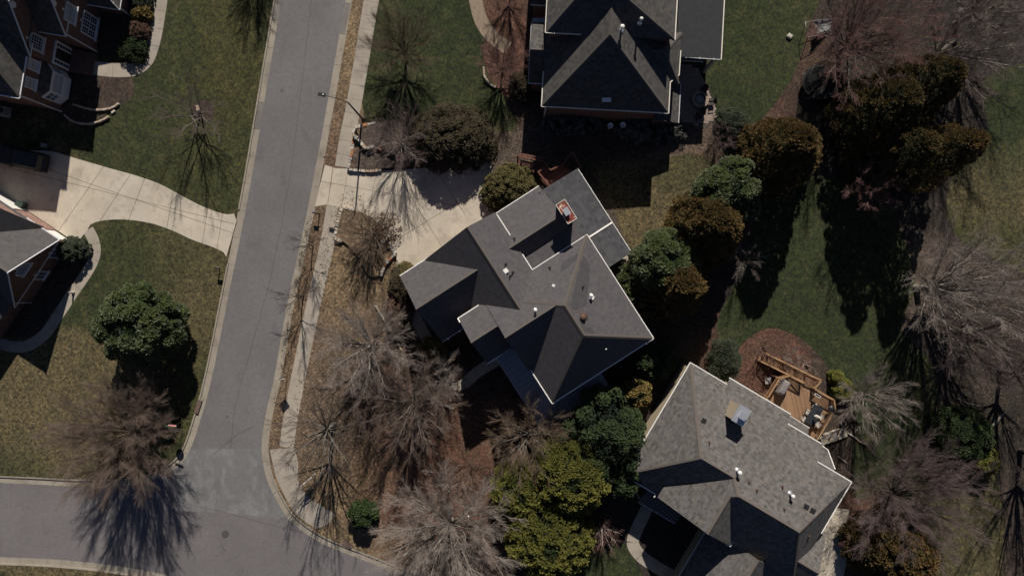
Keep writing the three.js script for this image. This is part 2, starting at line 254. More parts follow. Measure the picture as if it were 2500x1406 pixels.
// ---------------------------------------------------------------- the setting: ground, road, kerbs, walks, drives
const TOP = .13;                                         // yards lie a kerb's height above the road
const poly = (pts, h = 0) => pts.map(([x, y]) => { const q = P(x, y); q.y = h; return q; });
function curve(pts, step = .5, closed = false) {          // smooth line through photo points
  const c = new THREE.CatmullRomCurve3(poly(pts), closed, 'centripetal'), n = Math.max(4, Math.round(c.getLength() / step)); return c.getSpacedPoints(n);
}
function ribbon(line, a, b) {                             // side lines at offsets a and b (to the left when going along)
  const L = [], R = []; for (let i = 0; i < line.length; i++) { const d = line[Math.min(i + 1, line.length - 1)].clone().sub(line[Math.max(i - 1, 0)]).setY(0).normalize(), n = V(d.z, 0, -d.x); L.push(line[i].clone().addScaledVector(n, a)); R.push(line[i].clone().addScaledVector(n, b)); }
  return [L, R];
}
const atY = (pts, y) => pts.map(q => V(q.x, y, q.z));
const plate = (mb, pts, y, drop) => mb.slab(atY(pts, y), drop);
const LK = [[1118, -2600], [775, -620], [690, -130], [668, 0], [628, 240], [587, 480], [540, 715], [497, 926], [474, 1011], [440, 1103], [410, 1134], [341, 1163], [205, 1170], [92, 1165], [0, 1161], [-300, 1150], [-900, 1130], [-2600, 1070]];
const RK = [[1292, -2600], [965, -620], [884, -130], [861, 0], [801, 341], [784, 430], [768, 515], [716, 757], [687, 921], [665, 1020], [656, 1097], [668, 1165], [692, 1216], [719, 1257], [784, 1305], [911, 1358], [1060, 1415], [1300, 1500], [1900, 1700]];
const BK = [[-2600, 1300], [-900, 1352], [-300, 1368], [0, 1378], [147, 1385], [290, 1401], [420, 1426], [700, 1510], [1300, 1740]];
const lk = curve(LK, .35), rk = curve(RK, .35), bk = curve(BK, .35);
struct('ground', 'flat earth that carries the road and the yards and runs to the horizon', new MB().quad(V(-900, 0, -900), V(-900, 0, 900), V(900, 0, 900), V(900, 0, -900)), M.soil);
{
  const far = (x, y) => P(x, y), rd = [...atY(lk, .006), ...atY(bk, .006), ...atY(rk, .006).reverse()];
  struct('road', 'grey worn asphalt street with a side road joining at its foot', new MB().slab(rd, .004), M.asphalt);
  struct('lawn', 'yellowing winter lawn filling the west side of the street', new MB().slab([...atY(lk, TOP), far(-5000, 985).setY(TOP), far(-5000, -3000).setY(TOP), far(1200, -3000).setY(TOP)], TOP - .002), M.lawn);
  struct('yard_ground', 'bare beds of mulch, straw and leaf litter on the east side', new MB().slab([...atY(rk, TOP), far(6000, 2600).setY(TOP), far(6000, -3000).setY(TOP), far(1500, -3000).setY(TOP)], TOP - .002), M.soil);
  struct('verge', 'strip of straw coloured grass below the side road', new MB().slab([...atY(bk, TOP), far(1300, 3200).setY(TOP), far(-5000, 3200).setY(TOP), far(-5000, 1220).setY(TOP)], TOP - .002), M.lawn);
}
// kerb stones with their gutter pans, in cast lengths with open joints
function kerb(name, label, line, side, len, gap, dark) {
  const o = thing(name, label, null, line[Math.floor(line.length / 2)].clone()); tag(o, null, null, null, 'structure');
  let acc = [], k = 0, run = 0; const pieces = [];
  for (let i = 0; i < line.length; i++) { acc.push(line[i]); if (i) run += line[i].distanceTo(line[i - 1]); if (run >= len || i === line.length - 1) { pieces.push(acc); acc = [line[i]]; run = 0; } }
  for (const q of pieces) {
    if (q.length < 2) continue; const mid = PX(q[q.length >> 1]); if (mid[0] < -120 || mid[0] > 2600 || mid[1] < -120 || mid[1] > 1520) continue;
    const a = q.map(p => p.clone()), d0 = a[1].clone().sub(a[0]).normalize(), d1 = a[a.length - 1].clone().sub(a[a.length - 2]).normalize(); a[0].addScaledVector(d0, .012); a[a.length - 1].addScaledVector(d1, -.012);
    const [L0, R0] = ribbon(a, 0, side * .15), [, R1] = ribbon(a, 0, side * .145), [, R2] = ribbon(a, 0, side * .75), mb = new MB(), open = gap.some(([f, t]) => mid[1] > f && mid[1] < t), ym = open ? .05 : TOP + .024;
    for (let i = 0; i + 1 < a.length; i++) {
      mb.slab([V(L0[i].x, ym, L0[i].z), V(L0[i + 1].x, ym, L0[i + 1].z), V(R0[i + 1].x, ym - .012, R0[i + 1].z), V(R0[i].x, ym - .012, R0[i].z)], ym - .012);
    }
    part(o, 'kerb_stone', mb, open ? M.gutterConcrete : M.gutterConcrete);
    const g = new MB(); for (let i = 0; i + 1 < a.length; i++) g.slab([V(R1[i].x, .028, R1[i].z), V(R1[i + 1].x, .028, R1[i + 1].z), V(R2[i + 1].x, .016, R2[i + 1].z), V(R2[i].x, .016, R2[i].z)], .01);
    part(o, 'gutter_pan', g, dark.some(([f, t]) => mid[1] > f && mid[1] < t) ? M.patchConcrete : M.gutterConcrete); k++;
  }
  return o;
}
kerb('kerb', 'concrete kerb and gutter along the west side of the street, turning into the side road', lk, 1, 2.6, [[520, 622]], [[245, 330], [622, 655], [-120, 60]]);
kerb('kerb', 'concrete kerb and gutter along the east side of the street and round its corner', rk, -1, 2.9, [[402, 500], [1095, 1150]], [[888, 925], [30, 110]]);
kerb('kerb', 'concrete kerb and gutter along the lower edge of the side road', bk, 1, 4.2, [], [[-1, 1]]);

function splitPoly(ps, a, b) {                            // both sides of the line a-b
  const side = q => (b.x - a.x) * (q.z - a.z) - (b.z - a.z) * (q.x - a.x), out = [[], []];
  for (let i = 0; i < ps.length; i++) {
    const p = ps[i], q = ps[(i + 1) % ps.length], sp = side(p), sq = side(q); out[sp >= 0 ? 0 : 1].push(p);
    if ((sp >= 0) !== (sq >= 0)) { const t = sp / (sp - sq), m = p.clone().lerp(q, t); out[0].push(m); out[1].push(m.clone()); }
  }
  return out.filter(o => o.length > 2);
}
const area = ps => { let s = 0; for (let i = 0; i < ps.length; i++) { const a = ps[i], b = ps[(i + 1) % ps.length]; s += a.x * b.z - b.x * a.z; } return s / 2; };
function inset(ps, d) {
  const o = [], n = ps.length, s = Math.sign(area(ps));
  for (let i = 0; i < n; i++) { const a = ps[(i + n - 1) % n], b = ps[i], c = ps[(i + 1) % n], e = b.clone().sub(a).setY(0).normalize(), f = c.clone().sub(b).setY(0).normalize(), k = V(-e.z, 0, e.x).add(V(-f.z, 0, f.x)); if (k.lengthSq() < 1e-6) { o.push(b.clone()); continue; } k.normalize(); const co = Math.max(.35, k.dot(V(-e.z, 0, e.x))); o.push(b.clone().addScaledVector(k, s * d / co)); }
  return o;
}
const clean = ps => ps.filter((q, i) => q.distanceTo(ps[(i + 1) % ps.length]) > .02);
function slabs(o, outline, cuts, y, m, name = 'paving_slab', gap = .018, under = .03) {   // slabs parted by recessed joints
  let list = [outline]; for (const [x0, y0, x1, y1] of cuts) list = list.flatMap(q => splitPoly(q, P(x0, y0), P(x1, y1)));
  part(o, 'joint_bed', new MB().slab(atY(outline, y - .022), under), M.joint);
  for (let q of list) { q = clean(q); if (q.length < 3 || Math.abs(area(q)) < .05) continue; part(o, name, new MB().slab(atY(inset(q, gap), y), .021), m); }
}
const smoothOutline = pts => { const out = []; let run = []; for (const p of pts) { if (p.length === 2) { run.push(p); continue; } run.push([p[0], p[1]]); if (run.length > 2) out.push(...curve(run, .6)); else out.push(...poly(run)); run = [[p[0], p[1]]]; } if (run.length > 2) out.push(...curve(run, .6)); return clean(out); };
function path(name, label, line, width, step, m, y = TOP + .012, from = 0) {             // a walk of cast slabs
  const pts = curve(line, .18), o = thing(name, label, null, pts[pts.length >> 1].clone()); tag(o, null, null, null, 'structure');
  let acc = [], run = from; const pcs = []; for (let i = 0; i < pts.length; i++) { acc.push(pts[i]); if (i) run += pts[i].distanceTo(pts[i - 1]); if (run >= step || i === pts.length - 1) { pcs.push(acc); acc = [pts[i]]; run = 0; } }
  const [A, B] = ribbon(pts, width / 2 - .01, -width / 2 + .01); const bed = new MB(); for (let i = 0; i + 1 < pts.length; i++) bed.slab([A[i], A[i + 1], B[i + 1], B[i]].map(q => V(q.x, y - .02, q.z)), .02); part(o, 'joint_bed', bed, M.joint);
  for (const q of pcs) { if (q.length < 2) continue; const d0 = q[1].clone().sub(q[0]).normalize(), d1 = q[q.length - 1].clone().sub(q[q.length - 2]).normalize(), r = q.map(p => p.clone()); r[0].addScaledVector(d0, .011); r[r.length - 1].addScaledVector(d1, -.011); const [L, R] = ribbon(r, width / 2, -width / 2), mb = new MB(); mb.slab([...L, ...R.reverse()].map(p => V(p.x, y, p.z)), .022); part(o, 'paving_slab', mb, m); }
  return o;
}
path('sidewalk', 'concrete sidewalk along the east side of the street, above the drive', [[940, -200], [918, -60], [907, 0], [880, 164], [861, 272], [846, 345], [836, 408]], 1.52, 1.43, M.walkConcrete);
path('sidewalk', 'concrete sidewalk along the east side of the street, below the drive', [[816, 500], [797, 605], [770, 723], [741, 860], [727, 928], [708, 1030], [700, 1092]], 1.46, 2.7, M.walkConcrete);
path('garden_path', 'curved concrete walk passing the porch of the brick house with the bay window', [[390, -60], [392, 0], [386, 40], [379, 82], [370, 118], [356, 150], [330, 168], [295, 172], [255, 170], [228, 166]], 1.42, 1.7, M.walkConcrete);
path('garden_path', 'concrete walk winding round the front corner of the house with the garage doors', [[215, 560], [228, 585], [233, 612], [226, 640], [205, 676], [178, 715], [145, 765], [110, 815], [70, 843], [30, 846], [-10, 835], [-60, 815]], 1.12, 1.5, M.walkConcrete);
path('garden_path', 'narrow concrete walk to the door of the house with the dark cross gabled roof', [[980, 640], [985, 700], [1000, 745], [1022, 790], [1050, 840], [1078, 880], [1098, 925], [1122, 940], [1170, 905], [1215, 878]], 1.15, 1.6, M.walkConcrete, TOP + .014);
path('garden_path', 'bluish concrete walk curving to the porch of the house with the grey shingle roof', [[1590, 1215], [1572, 1255], [1553, 1295], [1545, 1325], [1560, 1352], [1590, 1375], [1632, 1400], [1690, 1428]], 1.25, 1.6, M.walkConcrete, TOP + .014);
{
  const o = thing('driveway', 'wide pale concrete drive on the west side, shaded at its garage end', null, P(300, 480)); tag(o, null, null, null, 'structure');
  const out = smoothOutline([[-60, 352], [0, 368, 1], [125, 370], [180, 385], [262, 409], [330, 428], [390, 449], [450, 481], [500, 506], [553, 523], [572, 521, 1], [578, 540, 1], [553, 628, 1], [548, 618], [520, 604], [470, 586], [420, 563], [370, 546], [310, 537], [260, 538], [222, 548], [214, 562, 1], [196, 584, 1], [186, 600, 1], [172, 584, 1], [0, 470, 1], [-60, 430, 1]]);
  slabs(o, out, [[90, 640, 262, 395], [180, 640, 345, 385], [290, 600, 360, 420], [400, 600, 430, 430], [487, 640, 512, 480], [524, 640, 548, 500], [-40, 395, 330, 487], [330, 487, 600, 580]], TOP + .014, M.concrete);
}
{
  const o = thing('driveway', 'pale concrete drive on the east side below the clipped round shrub', null, P(1000, 500)); tag(o, null, null, null, 'structure');
  const out = smoothOutline([[793, 402, 1], [820, 411, 1], [858, 412, 1], [880, 424], [930, 417], [1000, 413], [1080, 406], [1150, 400], [1192, 396, 1], [1206, 418], [1200, 450], [1196, 490], [1212, 520, 1], [1325, 452, 1], [1332, 470, 1], [1010, 684, 1], [975, 650, 1], [962, 618], [952, 588], [930, 552], [900, 528], [868, 516], [836, 506, 1], [799, 500, 1], [768, 505, 1]]);
  slabs(o, out, [[812, 412, 803, 480], [803, 480, 799, 505], [851, 411, 833, 510], [911, 462, 898, 530], [960, 410, 1085, 612], [950, 597, 1186, 452], [1085, 447, 1165, 570], [800, 446, 850, 455]], TOP + .014, M.concrete);
  part(o, 'paving_slab', new MB().slab(atY(poly([[1117, 492], [1186, 450], [1205, 522], [1152, 553]]), TOP + .018), .003), M.concrete);
}
{
  const o = thing('sidewalk', 'fan shaped concrete landing at the street corner under the bare tree', null, P(730, 1190)); tag(o, null, null, null, 'structure');
  slabs(o, smoothOutline([[658, 1096, 1], [720, 1092, 1], [728, 1130], [728, 1171], [738, 1195], [757, 1216, 1], [820, 1256, 1], [800, 1280, 1], [772, 1291, 1], [722, 1254], [697, 1214], [673, 1163, 1]]), [[640, 1142, 740, 1120], [680, 1262, 757, 1172], [730, 1282, 770, 1210], [760, 1300, 800, 1230]], TOP + .012, M.walkConcrete);
}
// lawns on the east side
const lawn = (label, pts, smoothIt = true) => struct('lawn', label, new MB().slab(atY(smoothIt ? clean(curve(pts, .8, true)) : poly(pts), TOP + .008), .006), M.lawn);
lawn('green front lawn between the sidewalk and the brick house at the top', [[935, -120], [922, 0], [900, 150], [884, 250], [892, 300], [960, 300], [1060, 280], [1150, 280], [1200, 320], [1262, 322], [1264, 290], [1228, 232], [1194, 190], [1180, 140], [1184, 80], [1158, 45], [1144, 0], [1140, -120]], false);
lawn('deep green back lawn beside the flat grey porch roof', [[1680, -120], [1685, 60], [1690, 165], [1728, 205], [1742, 255], [1752, 282], [1800, 285], [1842, 304], [1895, 248], [1932, 195], [1955, 135], [1972, 70], [2000, 0], [2010, -120]]);
lawn('thin brown grass behind the house with the dark cross gabled roof', [[1400, 400], [1480, 395], [1600, 392], [1680, 376], [1728, 388], [1738, 425], [1690, 470], [1650, 500], [1610, 560], [1560, 612], [1535, 600], [1500, 520], [1450, 430]]);
lawn('green lawn running between the bronze evergreens and the timber deck', [[1880, 450], [1980, 430], [2080, 450], [2170, 500], [2210, 600], [2235, 700], [2200, 800], [2270, 880], [2290, 960], [2260, 1040], [2200, 1120], [2140, 1200], [2090, 1220], [2080, 1130], [2090, 1040], [2060, 960], [2010, 880], [1960, 830], [1880, 800], [1820, 830], [1780, 870], [1750, 800], [1790, 700], [1840, 560]]);
lawn('sunlit lawn past the tall evergreens', [[2400, 200], [2520, 150], [2900, 140], [2900, 720], [2560, 690], [2440, 640], [2330, 570], [2310, 500], [2340, 400], [2410, 330]]);
lawn('straw coloured lawn under the wide brown tree', [[2180, 1170], [2300, 1130], [2420, 1150], [2450, 1250], [2450, 1400], [2500, 1560], [2250, 1600], [2260, 1400], [2200, 1300]]);
lawn('small green lawn below the wide olive evergreen', [[1400, 1345], [1440, 1310], [1490, 1300], [1530, 1335], [1562, 1390], [1600, 1480], [1450, 1560], [1380, 1420]]);
struct('garden_bed', 'dark mulch bed with shrubs before the brick house with the bay window', new MB().slab(atY(clean(curve([[150, 290], [175, 300], [230, 296], [290, 260], [322, 240], [322, 190], [250, 188], [220, 180], [230, 120], [330, 158], [356, 130], [364, 90], [372, 30], [375, -40], [300, -60], [200, 60], [120, 200]], .6, true)), TOP + .010), .006), M.soil);
struct('garden_bed', 'dark mulch bed inside the curve of the winding walk', new MB().slab(atY(clean(curve([[170, 590], [205, 585], [220, 612], [212, 645], [170, 700], [130, 755], [90, 815], [30, 825], [-60, 790], [-60, 740], [60, 740]], .6, true)), TOP + .010), .006), M.soil);
struct('garden_bed', 'brown mulch ring round the small bare tree on the west lawn', new MB().slab(atY(clean(curve([[470, 258], [500, 245], [522, 262], [520, 290], [498, 300], [474, 290]], .4, true)), TOP + .010), .006), M.soil);
// manhole covers and road castings
{
  const lid = (px, py, r, label, spokes) => { const c = P(px, py).setY(.012), o = thing('manhole_cover', label, 'manhole cover', c); part(o, 'frame', new MB().lathe(V(c.x, c.y - .006, c.z), [[r, 0], [r, .008], [r * .86, .009], [r * .84, .003]], 24), M.darkMetal); const l = new MB().lathe(V(c.x, c.y - .006, c.z), [[r * .83, 0], [r * .83, .005], [0, .006]], 20); part(o, 'lid', l, M.lidMetal); if (spokes) for (let k = 0; k < 8; k++) { const a = k / 8 * 2 * Math.PI, d = V(Math.cos(a), 0, Math.sin(a)); part(o, 'rib', new MB().bar(c.clone().addScaledVector(d, r * .22).setY(c.y + .004), c.clone().addScaledVector(d, r * .74).setY(c.y + .004), .035, .012), M.darkMetal); } };
  mat('lidMetal', { color: lin(.10, .095, .09), roughness: .7 });
  lid(549, 1304, .34, 'large round spoked manhole cover in the junction', true); lid(554, 1017, .12, 'small round cover in the street near the junction', false); lid(688, 221, .15, 'small round cover in the upper part of the street', false);
  lid(429, 1357, .09, 'tiny valve cover in the side road, nearer its lower kerb', false); lid(460, 1345, .09, 'tiny valve cover in the side road, farther from its lower kerb', false);
  const drain = (a, b, w, label) => { const A = P(...a), B = P(...b), d = B.clone().sub(A).normalize(), n = V(-d.z, 0, d.x), o = thing('storm_drain', label, 'storm drain', A.clone().lerp(B, .5)); part(o, 'lid', new MB().bar(A.clone().setY(TOP + .05), B.clone().setY(TOP + .05), w, .06), M.drainLid); for (const q of [A, B]) part(o, 'end_block', new MB().bar(q.clone().addScaledVector(n, -w / 2).setY(.07), q.clone().addScaledVector(n, w / 2).setY(.07), .1, .14), M.gutterConcrete); };
  mat('drainLid', { color: lin(.115, .075, .062), roughness: .9 });
  drain([489, 976], [479, 1008], .42, 'brown lidded storm drain set in the west kerb'); drain([836, 1322], [860, 1334], .5, 'grey lidded storm drain set in the kerb near the big pale tree');
}

// ---------------------------------------------------------------- houses
function house(name, label, deg, cu, cv) {                // local axes u, v turned by deg; u0.. are metres from under the camera
  const th = deg * Math.PI / 180, U = V(Math.cos(th), 0, Math.sin(th)), W = V(-Math.sin(th), 0, Math.cos(th));
  const at = (u, v, h) => V(U.x * u + W.x * v, h, U.z * u + W.z * v), uv = p => [p.x * U.x + p.z * U.z, p.x * W.x + p.z * W.z];
  const o = thing(name, label, 'house', at(cu, cv, 0));
  return { o, U, W, at, uv, faces: [], caps: new MB() };
}
function roofFace(hs, mb, pts, t = .16) {                 // pts: [u, v, h]; kept for finding heights
  const q = pts.map(p => hs.at(...p)); mb.slab(q, t); hs.faces.push(pts); return q;
}
function faceHeight(f, u, v) {                            // height of a roof face over a plan point
  let inside = false; for (let i = 0, j = f.length - 1; i < f.length; j = i++) if ((f[i][1] > v) !== (f[j][1] > v) && u < (f[j][0] - f[i][0]) * (v - f[i][1]) / (f[j][1] - f[i][1]) + f[i][0]) inside = !inside;
  if (!inside) return -1; const [a, b] = f; let c; for (const q of f.slice(2)) if (Math.abs((b[0] - a[0]) * (q[1] - a[1]) - (b[1] - a[1]) * (q[0] - a[0])) > .3) { c = q; break; } if (!c) return -1;
  const D = (b[0] - a[0]) * (c[1] - a[1]) - (b[1] - a[1]) * (c[0] - a[0]), s = ((u - a[0]) * (c[1] - a[1]) - (v - a[1]) * (c[0] - a[0])) / D, r = ((b[0] - a[0]) * (v - a[1]) - (b[1] - a[1]) * (u - a[0])) / D;
  return a[2] + s * (b[2] - a[2]) + r * (c[2] - a[2]);
}
function onRoof(hs, px, py) { for (let h = 14; h > 1; h -= .02) { const p = P(px, py, h), [u, v] = hs.uv(p); for (const f of hs.faces) if (faceHeight(f, u, v) >= h) return p; } return P(px, py, 6); }
function capLine(hs, a, b, s0, s1, w = .18, step = .2) {  // lapped cap shingles along a ridge or hip; s0, s1: fall of the two faces, per metre across
  const A = hs.at(...a), B = hs.at(...b), d = B.clone().sub(A), n = Math.max(1, Math.round(d.length() / step)); d.normalize(); const s = V(-d.z, 0, d.x).normalize(), L = A.distanceTo(B) / n;
  for (let k = 0; k < n; k++) {
    const p = A.clone().addScaledVector(d, k * L), q = A.clone().addScaledVector(d, (k + 1.08) * L), up = .03, lo = .012; const f = (o, e, y) => o.clone().addScaledVector(s, e).setY(o.y - Math.abs(e) * (e > 0 ? s0 : s1) + y);
    hs.caps.quad(f(p, 0, up), f(q, 0, lo), f(q, w, lo), f(p, w, up)).quad(f(p, -w, up), f(q, -w, lo), f(q, 0, lo), f(p, 0, up));
    hs.caps.quad(f(p, w, up), f(p, w, up - .03), f(p, 0, up - .03), f(p, 0, up)).quad(f(p, 0, up), f(p, 0, up - .03), f(p, -w, up - .03), f(p, -w, up));
  }
}
const gutter = (hs, pts, m = M.white, w = .1, name = 'gutter') => { for (let i = 0; i + 1 < pts.length; i++) { const a = hs.at(...pts[i]), b = hs.at(...pts[i + 1]); a.y -= .03; b.y -= .03; const mb = new MB().bar(a, b, w, .11); const d = b.clone().sub(a), n = Math.round(d.length() / 1.6); for (let k = 0; k < n; k++) mb.bar(a.clone().lerp(b, (k + .5) / n).add(V(0, .06, 0)), a.clone().lerp(b, (k + .5) / n).add(V(.05, .06, 0)), .16, .02); part(hs.o, name, mb, m); } };
const walls = (hs, u0, u1, v0, v1, h, m, name = 'wall') => part(hs.o, name, new MB().slab([hs.at(u0, v0, h), hs.at(u1, v0, h), hs.at(u1, v1, h), hs.at(u0, v1, h)], h), m);
// a gabled or hipped wing; axis: way the ridge runs; r: place of the ridge across; r0, r1: its ends along (left out: gable)
function wing(hs, o, m, capM) {
  const { u0, u1, v0, v1, r, h0, h1 = h0, hr, axis = 'u' } = o, sw = axis === 'v', a0 = sw ? v0 : u0, a1 = sw ? v1 : u1, b0 = sw ? u0 : v0, b1 = sw ? u1 : v1, r0 = o.r0 ?? a0, r1 = o.r1 ?? a1;
  const p = (a, b, h) => sw ? [b, a, h] : [a, b, h], mb = new MB(), A = p(r0, r, hr), B = p(r1, r, hr), c00 = p(a0, b0, h0), c10 = p(a1, b0, h0), c01 = p(a0, b1, h1), c11 = p(a1, b1, h1);
  roofFace(hs, mb, [c00, c10, B, A]); roofFace(hs, mb, [c11, c01, A, B]); if (r0 > a0) roofFace(hs, mb, [c01, c00, A]); if (r1 < a1) roofFace(hs, mb, [c10, c11, B]);
  part(hs.o, 'roof', mb, m);
  const s0 = (hr - h0) / (r - b0), s1 = (hr - h1) / (b1 - r); if (o.cap !== false) { capLine(hs, A, B, sw ? s0 : s1, sw ? s1 : s0);
    for (const [e, c] of [[r0 > a0, [[A, c00], [A, c01]]], [r1 < a1, [[B, c10], [B, c11]]]]) if (e) for (const [x, y] of c) capLine(hs, x, y, .55, .55); }
  const i = .35, wl = new MB(), lo = Math.min(h0, h1) - .05; const W0 = o.wall; if (W0) {
    const b0i = b0 + i, b1i = b1 - i, a0i = a0 + i, a1i = a1 - i, top = q => (q < r ? h0 + (q - b0) * s0 : h1 + (b1 - q) * s1) - .2;
    for (const [g, a] of [[r0 === a0 && !o.noGable0, a0i], [r1 === a1 && !o.noGable1, a1i]]) if (g) { wl.face([hs.at(...p(a, b0i, 0)), hs.at(...p(a, b1i, 0)), hs.at(...p(a, b1i, top(b1i))), hs.at(...p(a, r, hr - .2)), hs.at(...p(a, b0i, top(b0i)))]); }
    wl.slab([hs.at(...p(a0i + .002, b0i, lo)), hs.at(...p(a1i - .002, b0i, lo)), hs.at(...p(a1i - .002, b1i, lo)), hs.at(...p(a0i + .002, b1i, lo))], lo); part(hs.o, 'wall', wl, W0);
  }
}
function flue(hs, px, py, h, r, m, cap, capM, name = 'vent_pipe') {  // a pipe through the roof with its flashing and, if cap, a round cowl
  const q = onRoof(hs, px, py), base = q.clone(); const g = part(hs.o, name, new MB().tube([base.clone().add(V(0, -.3, 0)), base.clone().add(V(0, h, 0))], r, 8), m); part(g, 'flashing', new MB().lathe(base.clone().add(V(0, -.12, 0)), [[r * 3, 0], [r * 2.6, .14], [r * 1.1, .22]], 10), m);
  if (cap) part(g, 'cowl', new MB().lathe(base.clone().add(V(0, h, 0)), [[r * .9, -.05], [cap, .02], [cap * 1.05, .12], [cap * .75, .24], [0, .3]], 12), capM);
}
function boxVent(hs, px, py, s, m, turn = 0) { const q = onRoof(hs, px, py); const g = part(hs.o, 'roof_vent', new MB().box(q.x, q.y + .06, q.z, s, .2, s * .9, turn), m); part(g, 'hood', new MB().box(q.x, q.y + .19, q.z, s * 1.25, .05, s * 1.15, turn), m); }

// windows and doors on a wall: o at the wall foot, a along it, n out of it
function windowOn(hs, o, a, n, x, y, w, h, cols, rows, opt = {}) {
  const c = o.clone().addScaledVector(a, x).add(V(0, y, 0)), at = (s, t, d) => c.clone().addScaledVector(a, s).add(V(0, t, 0)).addScaledVector(n, d), f = .09, fm = opt.frame || M.trim;
  const fr = new MB(), hx = (s, t, sw, th, d, dd) => fr.hexa(at(s, t, d), a.clone().multiplyScalar(sw / 2), V(0, th / 2, 0), n.clone().multiplyScalar(dd / 2));
  hx(0, h / 2 - f / 2, w, f, .05, .1); hx(0, -h / 2 + f / 2, w, f, .05, .1); hx(-w / 2 + f / 2, 0, f, h - 2 * f, .05, .1); hx(w / 2 - f / 2, 0, f, h - 2 * f, .05, .1);
  const win = part(hs.o, 'window', fr, fm); const sashes = opt.sash || [[-w / 2 + f, w / 2 - f, -h / 2 + f, 0], [-w / 2 + f, w / 2 - f, 0, h / 2 - f]], mt = new MB();
  for (const [x0, x1, y0, y1] of sashes) {
    part(win, 'pane', new MB().hexa(at((x0 + x1) / 2, (y0 + y1) / 2, .025), a.clone().multiplyScalar((x1 - x0) / 2), V(0, (y1 - y0) / 2, 0), n.clone().multiplyScalar(.01)), opt.pane || M.glass);
    const bar = (s, t, sw, th) => mt.hexa(at(s, t, .045), a.clone().multiplyScalar(sw / 2), V(0, th / 2, 0), n.clone().multiplyScalar(.014)); const mw = .035;
    for (let k = 1; k < cols; k++) bar(lerp(x0, x1, k / cols), (y0 + y1) / 2, mw, y1 - y0); for (let k = 1; k < rows; k++) bar((x0 + x1) / 2, lerp(y0, y1, k / rows), x1 - x0, mw);
    bar((x0 + x1) / 2, y0, x1 - x0, .06); bar((x0 + x1) / 2, y1, x1 - x0, .06); bar(x0, (y0 + y1) / 2, .06, y1 - y0); bar(x1, (y0 + y1) / 2, .06, y1 - y0);
  }
  part(win, 'muntin', mt, fm); part(win, 'sill', new MB().hexa(at(0, -h / 2 - .05, .09), a.clone().multiplyScalar(w / 2 + .1), V(0, .05, 0), n.clone().multiplyScalar(.1)), opt.sill || fm);
  if (opt.key) part(win, 'keystone', new MB().face([at(-.08, h / 2 + .04, .02), at(.08, h / 2 + .04, .02), at(.14, h / 2 + .34, .02), at(-.14, h / 2 + .34, .02)]), M.offwhite);
  return win;
}
function archWindow(hs, o, a, n, x, y, w, h, arch, pane) { // round or segment headed window with a grid
  const c = o.clone().addScaledVector(a, x).add(V(0, y, 0)), at = (s, t, d) => c.clone().addScaledVector(a, s).add(V(0, t, 0)).addScaledVector(n, d), ring = k => { const q = []; q.push([-w / 2 * k, -h / 2 * k], [w / 2 * k, -h / 2 * k], [w / 2 * k, h / 2 - arch]); for (let i = 1; i < 10; i++) { const t = i / 10 * Math.PI; q.push([Math.cos(t) * w / 2 * k, h / 2 - arch + Math.sin(t) * arch * k]); } q.push([-w / 2 * k, h / 2 - arch]); return q; };
  const O = ring(1), I = ring(.88), fr = new MB(); for (let i = 0; i < O.length; i++) { const j = (i + 1) % O.length, p = (r, k, d) => at(r[k][0], r[k][1], d); fr.quad(p(O, i, .08), p(O, j, .08), p(I, j, .08), p(I, i, .08)).quad(p(O, i, 0), p(O, j, 0), p(O, j, .08), p(O, i, .08)).quad(p(I, i, .08), p(I, j, .08), p(I, j, .02), p(I, i, .02)); }
  const win = part(hs.o, 'window', fr, M.trim); part(win, 'pane', new MB().face(I.map(q => at(q[0], q[1], .03))), pane || M.glass);
  const mt = new MB(); for (let k = -2; k <= 2; k++) { const s = k * w / 5.4, top = h / 2 - arch + arch * .88 * Math.sqrt(Math.max(0, 1 - (s / (w * .44)) ** 2)); mt.bar(at(s, -h / 2 * .88, .045), at(s, top, .045), .035, .03); } for (let k = 1; k < 6; k++) { const t = -h / 2 + k * h / 6; const hw = t > h / 2 - arch ? w * .44 * Math.sqrt(Math.max(0, 1 - ((t - h / 2 + arch) / (arch * .88)) ** 2)) : w * .44; if (hw > .1) mt.bar(at(-hw, t, .045), at(hw, t, .045), .035, .03); } part(win, 'muntin', mt, M.trim);
  part(win, 'sill', new MB().hexa(at(0, -h / 2 - .07, .08), a.clone().multiplyScalar(w / 2 + .1), V(0, .06, 0), n.clone().multiplyScalar(.1)), M.trim);
  part(win, 'keystone', new MB().face([at(-.08, h / 2 + .05, .02), at(.08, h / 2 + .05, .02), at(.14, h / 2 + .36, .02), at(-.14, h / 2 + .36, .02)]), M.offwhite);
}

